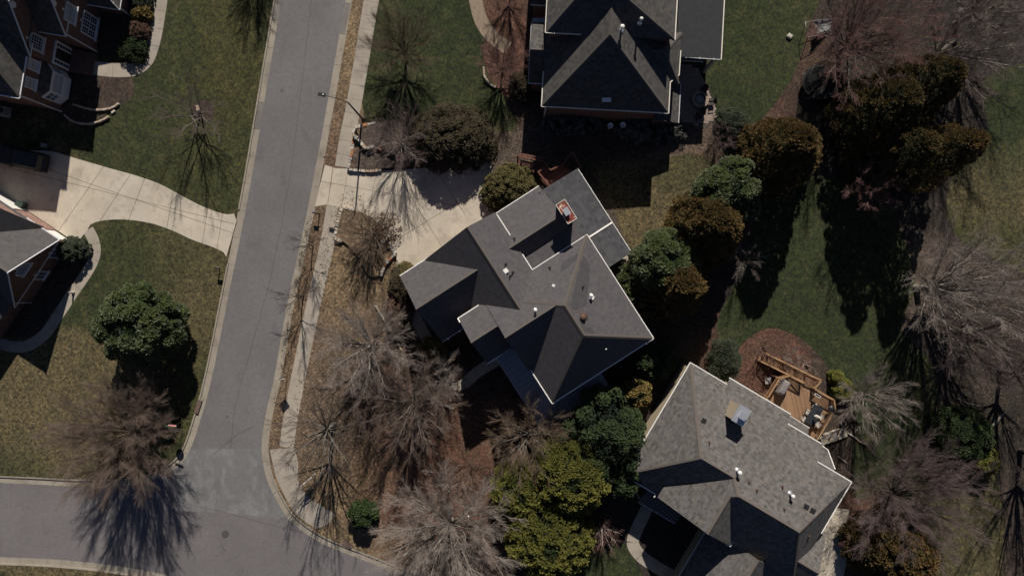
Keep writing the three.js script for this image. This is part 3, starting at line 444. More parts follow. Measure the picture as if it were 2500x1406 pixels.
// the house in the middle: dark cross gabled and hipped roof
{
  const hs = house('house', 'large house in the middle under a dark grey roof of many gables and hips', 57.3, 3, -2), rw = (o) => wing(hs, { wall: M.brick, ...o }, M.roofC);
  rw({ u0: -.4, u1: 11.15, v0: -8.63, v1: 2.65, r: -3.08, r0: 3.85, r1: 6.95, h0: 6, hr: 10.5 });
  rw({ axis: 'v', u0: -.4, u1: 7.4, v0: -3.2, v1: 2.9, r: 3.42, h0: 6, hr: 10.02, noGable0: true });
  rw({ axis: 'v', u0: -.32, u1: 4.72, v0: 1.2, v1: 5.8, r: 2.2, h0: 6, hr: 8.6, noGable0: true });
  rw({ u0: -6.85, u1: 2.35, v0: -2.52, v1: 5.6, r: .45, h0: 6, h1: 4.02, hr: 8.62, noGable1: true });
  rw({ axis: 'v', u0: -6.82, u1: .72, v0: 1.0, v1: 8.5, r: -3.1, h0: 3.92, hr: 7.48, noGable0: true });
  rw({ axis: 'v', u0: -6.95, u1: -1.9, v0: -7.6, v1: -1.4, r: -3.2, h0: 3.15, h1: 5.46, hr: 6.7, noGable1: true });
  { const mb = new MB(); roofFace(hs, mb, [[-2.3, -8.3, 5.36], [-.2, -8.3, 5.5], [-.2, -2.2, 5.5], [-2.3, -2.2, 5.36]]); part(hs.o, 'roof', mb, M.roofC, null, 'low flat piece of roof between two gables'); walls(hs, -2.4, 0, -8.1, -2.4, 5.2, M.brick); }
  { const mb = new MB(); roofFace(hs, mb, [[-6.4, -11.75, 2.75], [-.12, -11.75, 2.75], [-.12, -7.2, 3.9], [-6.4, -7.2, 3.9]], .14); roofFace(hs, mb, [[-.08, -11.75, 2.75], [3.42, -11.75, 2.75], [3.42, -7.2, 3.9], [-.08, -7.2, 3.9]], .14); part(hs.o, 'roof', mb, M.roofPorch, null, 'low porch roof with blotchy shingles'); part(hs.o, 'flashing', new MB().bar(hs.at(-.1, -11.78, 2.82), hs.at(-.1, -8.6, 3.62), .16, .05), M.white); walls(hs, -6.0, 3.1, -11.3, -8.2, 2.6, M.siding); for (const [a, b] of [[-6.4, -.1], [-.1, 3.42]]) gutter(hs, [[a, -11.78, 2.76], [b, -11.78, 2.76]], M.white, .06); }
  // bronze seamed porch roof wrapping the south corner
  { const e = 2.75, t = 3.75, mk = (pts) => { const mb = new MB(); mb.slab(pts.map(q => hs.at(...q)), .03); hs.faces.push(pts); part(hs.o, 'roof_panel', mb, M.seamMetal); };
    const N = 11; for (let k = 0; k < N; k++) { const a = lerp(5.0, 10.75, k / N) + .008, b = lerp(5.0, 10.75, (k + 1) / N) - .008; mk([[a, 5.0, e], [b, 5.0, e], [b, 2.2, t], [a, 2.2, t]]); }
    for (let k = 0; k < 4; k++) { const f = k / 4, g = (k + 1) / 4; mk([[lerp(10.75, 13.5, f) + .008, 5.0, e], [lerp(10.75, 13.5, g) - .008, 5.0, e], [lerp(10.75, 13.5, g) - .008, lerp(2.2, 5.0, g) + .012, lerp(t, e, g)], [lerp(10.75, 13.5, f) + .008, lerp(2.2, 5, f) + .012, lerp(t, e, f)]]); }
    for (let k = 0; k < 9; k++) { const a = lerp(2.2, -2.85, k / 9) - .008, b = lerp(2.2, -2.85, (k + 1) / 9) + .008; mk([[13.5, a, e], [13.5, b, e], [10.75, b, t], [10.75, a, t]]); }
    for (let k = 0; k < 4; k++) { const f = k / 4, g = (k + 1) / 4; mk([[13.5, lerp(2.2, 5, f) + .008, e], [13.5, lerp(2.2, 5, g) - .008, e], [lerp(10.75, 13.5, g) + .012, lerp(2.2, 5, g) - .008, lerp(t, e, g)], [lerp(10.75, 13.5, f) + .012, lerp(2.2, 5, f) + .008, lerp(t, e, f)]]); }
    const rib = new MB(); for (let k = 0; k <= N; k++) { const a = lerp(5, 10.75, k / N); rib.bar(hs.at(a, 5, e + .03), hs.at(a, 2.3, t + .02), .03, .06); } for (let k = 0; k <= 9; k++) { const a = lerp(2.2, -2.85, k / 9); rib.bar(hs.at(13.5, a, e + .03), hs.at(10.85, a, t + .02), .03, .06); } for (const f of [.25, .5, .75]) { rib.bar(hs.at(lerp(10.75, 13.5, f), 5, e + .03), hs.at(lerp(10.75, 13.5, f), lerp(2.2, 5, f), lerp(t, e, f) + .03), .03, .06); rib.bar(hs.at(13.5, lerp(2.2, 5, f), e + .03), hs.at(lerp(10.75, 13.5, f), lerp(2.2, 5, f), lerp(t, e, f) + .03), .03, .06); } part(hs.o, 'roof_seam', rib, M.seamMetal);
    gutter(hs, [[5, 5.04, e], [13.54, 5.04, e], [13.54, -2.9, e]], M.trim, .05); for (const [u, v] of [[5.3, 4.7], [8, 4.7], [10.7, 4.7], [13.2, 4.7], [13.2, 1.8], [13.2, -.6], [13.2, -2.6]]) part(hs.o, 'porch_post', new MB().box(hs.at(u, v, 0).x, e / 2, hs.at(u, v, 0).z, .22, e - .1, .22, 1), M.white); part(hs.o, 'porch_floor', new MB().slab([hs.at(5.2, 4.8, .4), hs.at(13.3, 4.8, .4), hs.at(13.3, -2.7, .4), hs.at(5.2, -2.7, .4)], .4), M.walkConcrete); }
  gutter(hs, [[11.18, -8.63, 6], [11.18, 2.68, 6], [7.5, 2.68, 6]]); gutter(hs, [[-.42, -2.5, 6], [-.42, -8.66, 6], [11.15, -8.66, 6]], M.white, .08); gutter(hs, [[-.35, 3.5, 6], [-.35, 5.83, 6]]); gutter(hs, [[-.33, 5.83, 6], [.1, 5.83, 6.4]]); gutter(hs, [[4.74, 4.3, 6], [4.74, 5.82, 6]]); gutter(hs, [[4.74, 3.1, 6], [4.74, 4.3, 6]], M.trim, .05);
  gutter(hs, [[-6.6, -2.54, 6], [-4.25, -2.54, 6]]); gutter(hs, [[-2.15, -2.54, 6.0], [-.44, -2.54, 6]]); gutter(hs, [[-6.98, -7.6, 3.15], [-6.98, -2.6, 3.15]], M.white, .08); gutter(hs, [[-6.86, 5.1, 3.94], [-6.86, 8.5, 3.94]]); gutter(hs, [[.75, 5.9, 3.92], [.75, 8.5, 3.92]], M.trim, .06);
  part(hs.o, 'ridge_cap', hs.caps, M.capC, 'stuff');
  // newer, darker shingles either side of the hips
  for (const ps of [[[1373, 640], [1412, 618], [1403, 660], [1388, 722], [1368, 738], [1325, 746], [1336, 716], [1362, 692]], [[1424, 622], [1441, 650], [1437, 700], [1432, 745], [1402, 758], [1392, 745], [1408, 680]], [[1412, 770], [1440, 790], [1452, 815], [1425, 812]]]) { const mb = new MB(), f = ps.map(([x, y]) => onRoof(hs, x, y).add(V(0, .012, 0))); mb.slab(f, .01); part(hs.o, 'roof_patch', mb, M.roofCdark || mat('roofCdark', { map: shingleC, roughness: .95, color: lin(.82, .80, .86) })); }
  // chimney with a rusted pan
  { const p = (u, v, h) => hs.at(u, v, h), top = 8.0; part(hs.o, 'chimney', new MB().slab([p(-4.1, -8.3, top), p(-2.25, -8.3, top), p(-2.25, -7.55, top), p(-4.1, -7.55, top)], top), M.brick); const c = part(hs.o, 'chimney_cap', new MB().slab([p(-4.2, -8.42, top + .08), p(-2.15, -8.42, top + .08), p(-2.15, -7.46, top + .08), p(-4.2, -7.46, top + .08)], .1), M.rust); part(c, 'flue', new MB().slab([p(-3.42, -8.12, top + .42), p(-2.9, -8.12, top + .42), p(-2.9, -7.72, top + .42), p(-3.42, -7.72, top + .42)], .36), M.galv); part(c, 'flue_lid', new MB().slab([p(-3.52, -8.2, top + .5), p(-2.82, -8.2, top + .5), p(-2.82, -7.64, top + .5), p(-3.52, -7.64, top + .5)], .03), M.galv); const rim = new MB(); for (const [a, b] of [[[-4.2, -8.42], [-2.15, -8.42]], [[-2.15, -8.42], [-2.15, -7.46]], [[-2.15, -7.46], [-4.2, -7.46]], [[-4.2, -7.46], [-4.2, -8.42]]]) rim.bar(p(a[0], a[1], top + .1), p(b[0], b[1], top + .1), .05, .05); part(c, 'rim', rim, M.offwhite); }
  for (const [x, y] of [[1256, 583], [1234, 645], [1251, 665], [1245, 674], [1343, 654], [1423, 700]]) flue(hs, x, y, .42, .06, M.darkMetal); 
  flue(hs, 1307, 757, .7, .08, M.galv, .14, M.white); flue(hs, 1443, 722, .55, .08, M.white, .15, M.white); boxVent(hs, 1235, 661, .34, M.white, .9); boxVent(hs, 1351, 697, .2, M.white, .3); boxVent(hs, 1445, 726, .3, M.white, .4); flue(hs, 1423, 774, .3, .16, M.ventBrown, .27, M.fanBrown || mat('fanBrown', { color: lin(.10, .052, .036), roughness: .7 }), 'roof_fan'); boxVent(hs, 1479, 851, .12, M.white);
}
// the brick house at the top
{
  const hs = house('house', 'brick house at the top with steep brownish hip roof and flat grey porch roof', 3.1, 8, -24), m = M.roofD;
  wing(hs, { axis: 'v', u0: 1.86, u1: 13.8, v0: -36, v1: -17.2, r: 7.42, r1: -22.75, h0: 6, hr: 10.6, wall: M.brick, noGable0: true }, m);
  wing(hs, { axis: 'v', u0: 1.84, u1: 13.42, v0: -44, v1: -23.15, r: 5.9, r1: -27.4, h0: 9, hr: 12.3, wall: M.brick, noGable0: true }, m);
  wing(hs, { u0: .5, u1: 6, v0: -25.6, v1: -19.75, r: -22.35, h0: 4.4, hr: 6.4, wall: M.brick, noGable1: true }, m);
  wing(hs, { u0: .3, u1: 6, v0: -38, v1: -26.9, r: -31, h0: 5.4, hr: 8.6, wall: M.brick, noGable1: true, cap: false }, m);
  wing(hs, { u0: 9, u1: 14.65, v0: -24.9, v1: -20.05, r: -22.5, r1: 12.9, h0: 5.75, hr: 7.6, wall: M.brick, noGable0: true }, m);
  { const mb = new MB(); roofFace(hs, mb, [[12.8, -20.9, 4.0], [15.35, -20.9, 3.2], [15.35, -16.95, 3.2], [12.8, -16.95, 4.0]]); part(hs.o, 'roof', mb, m); walls(hs, 13, 15.0, -20.6, -17.3, 3.0, M.brick); gutter(hs, [[15.38, -20.9, 3.2], [15.38, -16.95, 3.2]], M.trim, .06); }
  { const mb = new MB(); roofFace(hs, mb, [[14.3, -36, 5.5], [18.65, -36, 5.2], [18.65, -22.75, 5.2], [14.3, -22.75, 5.5]], .3); part(hs.o, 'roof', mb, M.membrane, null, 'flat grey porch roof'); gutter(hs, [[18.68, -36, 5.22], [18.68, -22.72, 5.22]], M.offwhite); gutter(hs, [[14.6, -22.72, 5.4], [18.6, -22.72, 5.22]], M.trim, .05); gutter(hs, [[13.46, -36, 9], [13.46, -23.1, 9]], M.offwhite); part(hs.o, 'porch_post', new MB().bar(hs.at(18.3, -23, 0), hs.at(18.3, -23, 5.0), .3, .3), M.offwhite); part(hs.o, 'porch_beam', new MB().bar(hs.at(14.4, -23, 3.4), hs.at(17.4, -23, 3.4), .1, .14), M.offwhite); part(hs.o, 'porch_post', new MB().bar(hs.at(14.6, -23, 0), hs.at(14.6, -23, 5.0), .3, .3), M.offwhite); }
  for (let k = 0; k < 4; k++) { const a = -26.3 + k * .62; part(hs.o, 'roof_panel', new MB().slab([hs.at(.55, a, 3.5), hs.at(2.2, a, 3.9), hs.at(2.2, a + .58, 3.9), hs.at(.55, a + .58, 3.5)], .05), M.blind, null, 'pale flat panel of a small entry roof'); }
  gutter(hs, [[1.84, -20.5, 6], [1.84, -17.18, 6], [13.82, -17.18, 6], [13.82, -20.1, 6], [14.65, -20.9, 5.8], [14.68, -23.2, 5.8]], M.offwhite, .09); gutter(hs, [[.48, -22, 4.42], [.48, -19.72, 4.42], [1.9, -19.72, 4.42]], M.trim, .06); gutter(hs, [[1.74, -27, 9], [1.74, -23.12, 9], [5, -23.12, 9]], M.offwhite, .08); gutter(hs, [[.28, -26.88, 5.4], [1.8, -26.88, 5.4]], M.offwhite, .07); gutter(hs, [[.48, -25.6, 4.42], [.48, -22, 4.42]], M.trim, .05);
  part(hs.o, 'ridge_cap', hs.caps, M.capD, 'stuff');
  flue(hs, 1516, 74, .9, .09, M.galv, .2, M.white); flue(hs, 1562, 55, .9, .08, M.galv, .16, M.white); boxVent(hs, 1475, 245, .34, M.galv); boxVent(hs, 1486, 245, .34, M.galv);
  part(hs.o, 'downspout', new MB().bar(hs.at(2.3, -17.45, .2), hs.at(2.3, -17.45, 5.9), .1, .08), M.trim);
}
// the house at the foot, grey brown shingles
{
  const hs = house('house', 'house at the foot under a mottled grey brown shingle roof with a tan chimney', 30.7, 28, 5), m = M.roofE;
  const N = (v, e = 0) => 4.4 + .65 * (v + 2.57) + e, nf = ps => ps.map(([u, v]) => [u, v, N(v)]);
  { const mb = new MB(); roofFace(hs, mb, nf([[18.4, -2.57], [22.55, -2.57], [22.55, -3.25], [29.4, -3.25], [29.4, -2.3], [33.25, -2.3], [33.25, -.62], [36.9, -.62], [33.1, 5.66], [26.87, 5.66], [26.05, 4.5], [22.54, 4.5]])); part(hs.o, 'roof', mb, m);
    const lo = (ps, d) => { const b = new MB(); roofFace(hs, b, ps.map(([u, v]) => [u, v, N(v, d)])); part(hs.o, 'roof', b, m); }; lo([[29.3, -3.12], [31.7, -3.05], [31.85, -2.4], [31.85, -1.2], [29.3, -1.2]], -.45); lo([[33.0, -2.2], [34.05, -2.12], [35.25, -.85], [35.0, .2], [33, .2]], -.45); }
  const face = pts => { const mb = new MB(); roofFace(hs, mb, pts); part(hs.o, 'roof', mb, m); };
  face([[18.4, 9.95, 4.4], [18.4, -2.57, 4.4], [22.54, 4.5, N(4.5)]]);
  const s1 = v => N(4.5) - .855 * (v - 4.5); face([[18.4, 9.95, s1(9.95)], [22.54, 4.5, N(4.5)], [27, 4.5, N(4.5)], [26, 9.95, s1(9.95)]]);
  const w1 = u => 5.45 + .883 * (u - 22); face([[22, 10, w1(22)], [22, 5, w1(22)], [26.02, 4.5, w1(26.02)], [26.87, 5.66, w1(26.87)], [26.4, 6.05, w1(26.4)], [26.4, 10, w1(26.4)]]);
  const e1 = u => w1(26.4) - .9 * (u - 26.4); face([[26.4, 6, e1(26.4)], [30, 6, e1(30)], [30, 10.35, e1(30)], [26.4, 10, e1(26.4)]]);
  const hr = N(5.66), s2 = v => hr - .87 * (v - 5.66); face([[26.87, 5.66, hr], [33.1, 5.66, hr], [36.9, 10.3, s2(10.3)], [26.4, 10.3, s2(10.3)], [26.4, 6.2, s2(6.2)]]);
  face([[33.1, 5.66, hr], [36.9, -.62, N(-.62)], [36.9, 10.3, s2(10.3)]]);
  wing(hs, { u0: 33.5, u1: 38.05, v0: 5.05, v1: 11.6, r: 8.25, h0: 4.5, hr: 6.95, wall: M.stucco, noGable0: true }, m);
  wing(hs, { axis: 'v', u0: 28.45, u1: 36.6, v0: 10.0, v1: 24, r: 32.5, h0: 3.05, hr: 7.2, wall: M.stucco }, m);
  { const mb = new MB(); roofFace(hs, mb, [[21.3, 9.4, 3.9], [25.5, 9.4, 3.9], [25.5, 11.65, 3.0], [21.3, 11.65, 3.0]]); part(hs.o, 'roof', mb, M.roofB); gutter(hs, [[21.3, 11.68, 3], [25.5, 11.68, 3]], M.trim, .05); for (const u of [21.5, 25.3]) part(hs.o, 'porch_post', new MB().bar(hs.at(u, 11.4, 0), hs.at(u, 11.4, 2.9), .2, .2), M.white); }
  walls(hs, 18.75, 29, -2.2, 9.6, 4.25, M.stucco); walls(hs, 22.8, 36.5, -.3, 9.6, 5.3, M.stucco); walls(hs, 22.9, 29.1, -2.85, 0, 3.7, M.stucco); walls(hs, 29, 33, -1.9, 0, 4.3, M.stucco); walls(hs, 33, 34.6, -1.5, 0, 4.0, M.stucco);
  gutter(hs, [[18.38, 9.95, 4.42], [18.38, -2.6, 4.42], [22.5, -2.6, 4.4]], M.white, .09); gutter(hs, [[22.5, -3.28, 3.97], [29.4, -3.28, 3.97]]); gutter(hs, [[29.5, -3.12, 3.5], [31.85, -3.08, 3.5]], M.white, .07); gutter(hs, [[29.4, -2.33, 4.58], [33.1, -2.33, 4.58]]); gutter(hs, [[33.1, -2.25, 4.2], [34.1, -2.15, 4.25], [35.3, -.87, 5.05]], M.white, .07); gutter(hs, [[33.2, -.65, 5.68], [36.93, -.65, 5.68], [36.93, 5.0, 5.68], [37.3, 5.0, 5.0]]); gutter(hs, [[18.6, 9.98, 4.4], [22.0, 9.98, 4.4], [22.0, 10.3, 4.4]]); gutter(hs, [[28.42, 10.2, 3.06], [28.42, 20, 3.06]], M.trim, .05); gutter(hs, [[29.4, 10.4, 6.4], [30.02, 10.38, 6.1], [30.02, 9.6, 6.1]], M.trim, .05);
  capLine(hs, [18.5, -2.5, 4.45], [22.54, 4.5, N(4.5)], .5, .5); capLine(hs, [22.54, 4.5, N(4.5)], [18.5, 9.85, 4.5], .5, .5); capLine(hs, [22.54, 4.5, N(4.5)], [26.02, 4.5, N(4.5)], .8, .6); capLine(hs, [26.02, 4.5, N(4.5)], [26.87, 5.66, hr], .4, .4); capLine(hs, [26.87, 5.66, hr], [33.1, 5.66, hr], .8, .6); capLine(hs, [26.4, 6.1, w1(26.4)], [26.4, 10, w1(26.4)], .9, .9); capLine(hs, [33.1, 5.66, hr], [36.8, -.5, N(-.62)], .5, .6); capLine(hs, [33.1, 5.66, hr], [36.2, 9.4, s2(9.4)], .4, .5);
  part(hs.o, 'ridge_cap', hs.caps, M.capE, 'stuff');
  { const p = (u, v, h) => hs.at(u, v, h), t = 8.4, u0 = 23.3, u1 = 24.35, v0 = -1.45, v1 = .05; part(hs.o, 'chimney', new MB().slab([p(u0, v0, t), p(u1, v0, t), p(u1, v1, t), p(u0, v1, t)], t), M.stucco); const c = part(hs.o, 'chimney_cap', new MB().slab([p(u0 - .08, v0 - .08, t + .1), p(u1 + .08, v0 - .08, t + .1), p(u1 + .08, v1 + .08, t + .1), p(u0 - .08, v1 + .08, t + .1)], .14), M.galv); part(c, 'flue', new MB().slab([p(23.6, -.95, t + .42), p(24.1, -.95, t + .42), p(24.1, -.45, t + .42), p(23.6, -.45, t + .42)], .4), M.galv); part(c, 'flue_lid', new MB().slab([p(23.53, -1.02, t + .5), p(24.17, -1.02, t + .5), p(24.17, -.38, t + .5), p(23.53, -.38, t + .5)], .04), M.galv); }
  flue(hs, 1800, 1149, .8, .1, M.galv, .2, M.white); flue(hs, 1929, 1206, .75, .1, M.galv, .18, M.white); for (const [x, y] of [[1732, 1081], [1829, 1177], [1848, 1197], [1911, 1189], [1915, 1243], [1975, 1309]]) flue(hs, x, y, .3, .06, M.ventBrown); boxVent(hs, 1718, 1026, .34, M.darkMetal, .53); boxVent(hs, 1968, 1236, .38, M.darkMetal, .53); boxVent(hs, 1984, 1246, .38, M.darkMetal, .53);
}
// the brick house with the bay window, upper west corner
{
  const hs = house('house', 'red brick house with white windows and a bay, at the upper west corner', 9.5, -50, -15), m = M.roofA;
  wing(hs, { u0: -68, u1: -47.83, v0: -30, v1: -9.79, r: -18.6, r0: -60, r1: -54, h0: 7.2, hr: 14.0, wall: M.brick }, m);
  wing(hs, { u0: -58, u1: -47.55, v0: -21.3, v1: -13.75, r: -17.5, h0: 7.15, hr: 11.1, wall: M.brick, noGable0: true }, m);
  wing(hs, { u0: -52, u1: -45.3, v0: -21.1, v1: -16.4, r: -18.78, h0: 6.0, hr: 8.95, wall: M.brick, noGable0: true }, m);
  wing(hs, { axis: 'v', u0: -52, u1: -42.4, v0: -34, v1: -20.5, r: -46.2, r1: -24.2, h0: 3.0, hr: 6.6, wall: M.brick, noGable0: true }, m);
  gutter(hs, [[-60, -9.76, 7.2], [-47.8, -9.76, 7.2], [-47.8, -13.7, 7.2]], M.trim); gutter(hs, [[-47.5, -13.72, 7.18], [-47.5, -15.0, 7.18]], M.trim, .08); gutter(hs, [[-47.53, -13.78, 7.2], [-47.53, -17.5, 11.1]], M.trim, .08, 'rake_board'); gutter(hs, [[-52, -16.38, 6], [-45.28, -16.38, 6], [-45.28, -17.8, 6]], M.trim, .07); gutter(hs, [[-45.28, -16.42, 6.05], [-45.28, -18.78, 9.0]], M.trim, .08, 'rake_board'); gutter(hs, [[-50, -20.48, 3], [-42.38, -20.48, 3], [-42.38, -26, 3]], M.trim, .07); gutter(hs, [[-42.4, -20.5, 3.05], [-44.2, -22.2, 4.7]], M.trim, .07, 'rake_board');
  part(hs.o, 'ridge_cap', hs.caps, M.capD, 'stuff');
  for (const [u, v, h] of [[-48.1, -10.08, 7.1], [-45.6, -16.7, 5.9], [-42.7, -20.8, 2.9]]) part(hs.o, 'downspout', new MB().bar(hs.at(u + .03, v, .15), hs.at(u + .03, v, h), .1, .09), M.trim);
  const a = hs.W.clone().negate(), n = hs.U, F = (u) => hs.at(u, 0, 0);   // x along a is -v
  windowOn(hs, F(-48.18), a, n, 13.3, 5.6, 1.05, 1.6, 3, 2, { pane: M.blind, key: false }); windowOn(hs, F(-48.18), a, n, 11.55, 5.6, 1.05, 1.6, 3, 2, { pane: M.blind });
  windowOn(hs, F(-45.65), a, n, 18.75, 5.4, 1.75, 1.75, 3, 2, { pane: M.blind, key: true }); const w = 2.2, hh = 2.5, q = [];
  for (let r = 0; r < 2; r++) for (let k = 0; k < 3; k++) q.push([-w / 2 + .1 + k * (w - .2) / 3 + .03, -w / 2 + .1 + (k + 1) * (w - .2) / 3 - .03, -hh / 2 + .1 + r * (hh - .2) / 2 + .03, -hh / 2 + .1 + (r + 1) * (hh - .2) / 2 - .03]);
  windowOn(hs, F(-45.65), a, n, 18.75, 2.1, w, hh, 2, 3, { sash: q, key: true }); archWindow(hs, F(-47.9), a, n, 15.35, 6.15, 1.5, 2.1, .62);
  for (const [u, x, y] of [[-47.9, 17.5, 10.0], [-45.65, 18.75, 8.0]]) { const c = F(u).addScaledVector(a, x).add(V(0, y, 0)), r = []; for (let k = 0; k < 18; k++) r.push(c.clone().addScaledVector(a, .3 * Math.cos(k / 9 * Math.PI)).add(V(0, .42 * Math.sin(k / 9 * Math.PI), 0)).addScaledVector(n, .06)); const mb = new MB().face(r); for (let k = 0; k < 18; k++) { const j = (k + 1) % 18; mb.quad(r[k], r[j], r[j].clone().addScaledVector(n, -.07), r[k].clone().addScaledVector(n, -.07)); } part(hs.o, 'gable_vent', mb, M.trim); }
  { // entrance: surround, sidelights, dark door
    const c = F(-47.9).addScaledVector(a, 15.35), at = (s, t, d) => c.clone().addScaledVector(a, s).add(V(0, t, 0)).addScaledVector(n, d), hx = (mb, s, t, sw, th, d, dd) => mb.hexa(at(s, t, d), a.clone().multiplyScalar(sw / 2), V(0, th / 2, 0), n.clone().multiplyScalar(dd / 2)), fr = new MB();
    hx(fr, 0, 3.3, 2.3, .3, .06, .14); hx(fr, -1.05, 1.9, .2, 2.5, .06, .12); hx(fr, 1.05, 1.9, .2, 2.5, .06, .12); hx(fr, -.58, 1.9, .14, 2.5, .05, .1); hx(fr, .58, 1.9, .14, 2.5, .05, .1); const d = part(hs.o, 'door', fr, M.trim); const lf = new MB(); hx(lf, 0, 1.9, 1.0, 2.5, .03, .05); part(d, 'door_leaf', lf, M.darkMetal); for (const s of [-.8, .8]) for (let k = 0; k < 5; k++) { const pn = new MB(); hx(pn, s, .95 + k * .48, .26, .4, .03, .03); part(d, 'pane', pn, M.glass); } const st = new MB(); for (const s of [-.8, .8]) for (let k = 0; k < 6; k++) hx(st, s, .71 + k * .48, .3, .06, .04, .05); part(d, 'muntin', st, M.trim);
    for (let k = 0; k < 4; k++) part(hs.o, 'step', new MB().slab([hs.at(-47.9, -14.2, .62 - k * .15), hs.at(-46.7 + k * .36, -14.2, .62 - k * .15), hs.at(-46.7 + k * .36, -16.5, .62 - k * .15), hs.at(-47.9, -16.5, .62 - k * .15)], .15), M.brick);
  }
  { // bay window with its own hipped roof
    const b0 = [-48.2, -10.7], b1 = [-47.5, -11.45], b2 = [-47.5, -13.4], b3 = [-48.2, -14.15], lo = 1.0, hi = 3.6, ring = h => [b0, b1, b2, b3].map(([u, v]) => hs.at(u, v, h)), R = ring(hi), up = [hs.at(-48.15, -11.1, 4.45), hs.at(-48.15, -13.75, 4.45)], bay = part(hs.o, 'bay_window', new MB().slab(ring(lo + .75), .75 + .6), M.trim);
    for (let k = 0; k < 3; k++) { const p = ring(0)[k], e = ring(0)[k + 1], d = e.clone().sub(p), L = d.length(); d.normalize(); const nn = V(d.z, 0, -d.x); if (nn.dot(hs.U) < 0) nn.negate(); const c = p.clone().lerp(e, .5), at = (s, t, z) => c.clone().addScaledVector(d, s).add(V(0, t, 0)).addScaledVector(nn, z), hx = (mb, s, t, sw, th, z, dd) => mb.hexa(at(s, t, z), d.clone().multiplyScalar(sw / 2), V(0, th / 2, 0), nn.clone().multiplyScalar(dd / 2)); const fr = new MB(); hx(fr, 0, hi - .22, L, .44, -.04, .1); for (const s of [-1, 1]) hx(fr, s * (L / 2 - .07), 2.45, .14, 1.5, -.04, .1); hx(fr, 0, 2.4, L - .28, .08, -.05, .08); part(bay, 'frame', fr, M.trim); for (const y of [2.05, 2.78]) { const pn = new MB(); hx(pn, 0, y, L - .28, .66, -.07, .02); part(bay, 'pane', pn, k === 1 ? M.blind : M.glass); } const mt = new MB(), nb = k === 1 ? 5 : 2; for (let i = 1; i < nb; i++) hx(mt, -L / 2 + .14 + i * (L - .28) / nb, 2.42, .035, 1.4, -.05, .03); for (const y of [1.92, 2.2, 2.64, 2.92]) hx(mt, 0, y, L - .28, .035, -.05, .03); part(bay, 'muntin', mt, M.trim); }
    const rf = new MB(); rf.slab([R[1], R[2], up[1], up[0]], .08); rf.slab([R[0], R[1], up[0]], .08); rf.slab([R[2], R[3], up[1]], .08); part(bay, 'bay_roof', rf, M.roofD);
  }
}
// the house with garage doors on the west side
{
  const hs = house('house', 'brick house with white garage doors and grey gabled roof, on the west edge', 33.5, -44, 24), m = M.roofB;
  wing(hs, { u0: -60, u1: -39.6, v0: 20.55, v1: 28.45, r: 24.5, h0: 3.0, hr: 7.4, noGable0: true, wall: M.brick }, m);
  wing(hs, { axis: 'v', u0: -52, u1: -41.6, v0: 20.35, v1: 30, r: -46.8, h0: 3.0, hr: 8.6, wall: M.brickPink, noGable1: true }, m);
  wing(hs, { axis: 'v', u0: -52, u1: -40.1, v0: 27, v1: 40, r: -46, h0: 3.0, hr: 7.2, wall: M.brick }, m);
  gutter(hs, [[-43.4, 20.52, 3.02], [-39.6, 20.52, 3.02]], M.trim); gutter(hs, [[-39.56, 20.5, 3], [-39.56, 28.5, 3]], M.trim, .05, 'belt_board'); gutter(hs, [[-39.56, 20.55, 3.02], [-39.56, 24.5, 7.42], [-39.56, 28.45, 3.02]], M.trim, .08, 'rake_board'); part(hs.o, 'ridge_cap', hs.caps, M.capD, 'stuff');
  part(hs.o, 'downspout', new MB().bar(hs.at(-39.9, 28.2, .15), hs.at(-39.9, 28.2, 2.9), .09, .09), M.trim);
  const a = hs.W.clone().negate(), n = hs.U, o = hs.at(-39.95, 0, 0); windowOn(hs, o, a, n, -22.3, 1.55, 1.05, 1.5, 2, 2, { key: true }); windowOn(hs, o, a, n, -24.9, 1.55, 1.05, 1.5, 2, 2, { key: true }); archWindow(hs, o, a, n, -24.3, 5.0, 1.55, 1.35, .5);
  const n2 = hs.W.clone().negate(), gd = (u0, u1, label) => { const v = 20.83 - (u0 < -44.5 ? .2 : 0), d = part(hs.o, 'garage_door', new MB().bar(hs.at(u0, v, 2.5), hs.at(u1, v, 2.5), .1, .14), M.white, null, label); for (let k = 0; k < 4; k++) part(d, 'panel', new MB().hexa(hs.at((u0 + u1) / 2, v, .44 + k * .545), hs.U.clone().multiplyScalar((u1 - u0) / 2 - .05), V(0, .26, 0), n2.clone().multiplyScalar(.04)), M.white); };
  gd(-43.95, -40.1, 'sunlit white garage door'); gd(-49, -45.3, 'shaded white garage door');
}

// ---------------------------------------------------------------- trees and shrubs
const barkTex = tex(128, 128, (i, j, c) => { const b = .7 + .6 * vn(i * .3, j * .06); c[0] = b; c[1] = b; c[2] = b; }, 1, 1);
const bark = (k, r, g, b) => mat(k, { map: barkTex, color: lin(r, g, b), roughness: 1 });
bark('barkBrown', .078, .062, .050); bark('barkGrey', .155, .135, .115); bark('barkPale', .25, .22, .19); bark('barkRed', .115, .080, .070); bark('barkDark', .045, .038, .032); bark('barkOlive', .085, .066, .042); bark('barkWhite', .50, .45, .40);
const twigM = (k, r, g, b) => mat(k, { color: lin(r, g, b), roughness: 1 });
twigM('twigBrown', 0.162, 0.117, 0.094); twigM('twigGrey', 0.240, 0.199, 0.177); twigM('twigRed', 0.180, 0.099, 0.088); twigM('twigOlive', 0.120, 0.091, 0.057); twigM('twigPale', 0.300, 0.252, 0.218); twigM('twigDark', 0.084, 0.064, 0.054); twigM('twigTan', 0.192, 0.135, 0.094); twigM('twigMauve', 0.150, 0.108, 0.104);
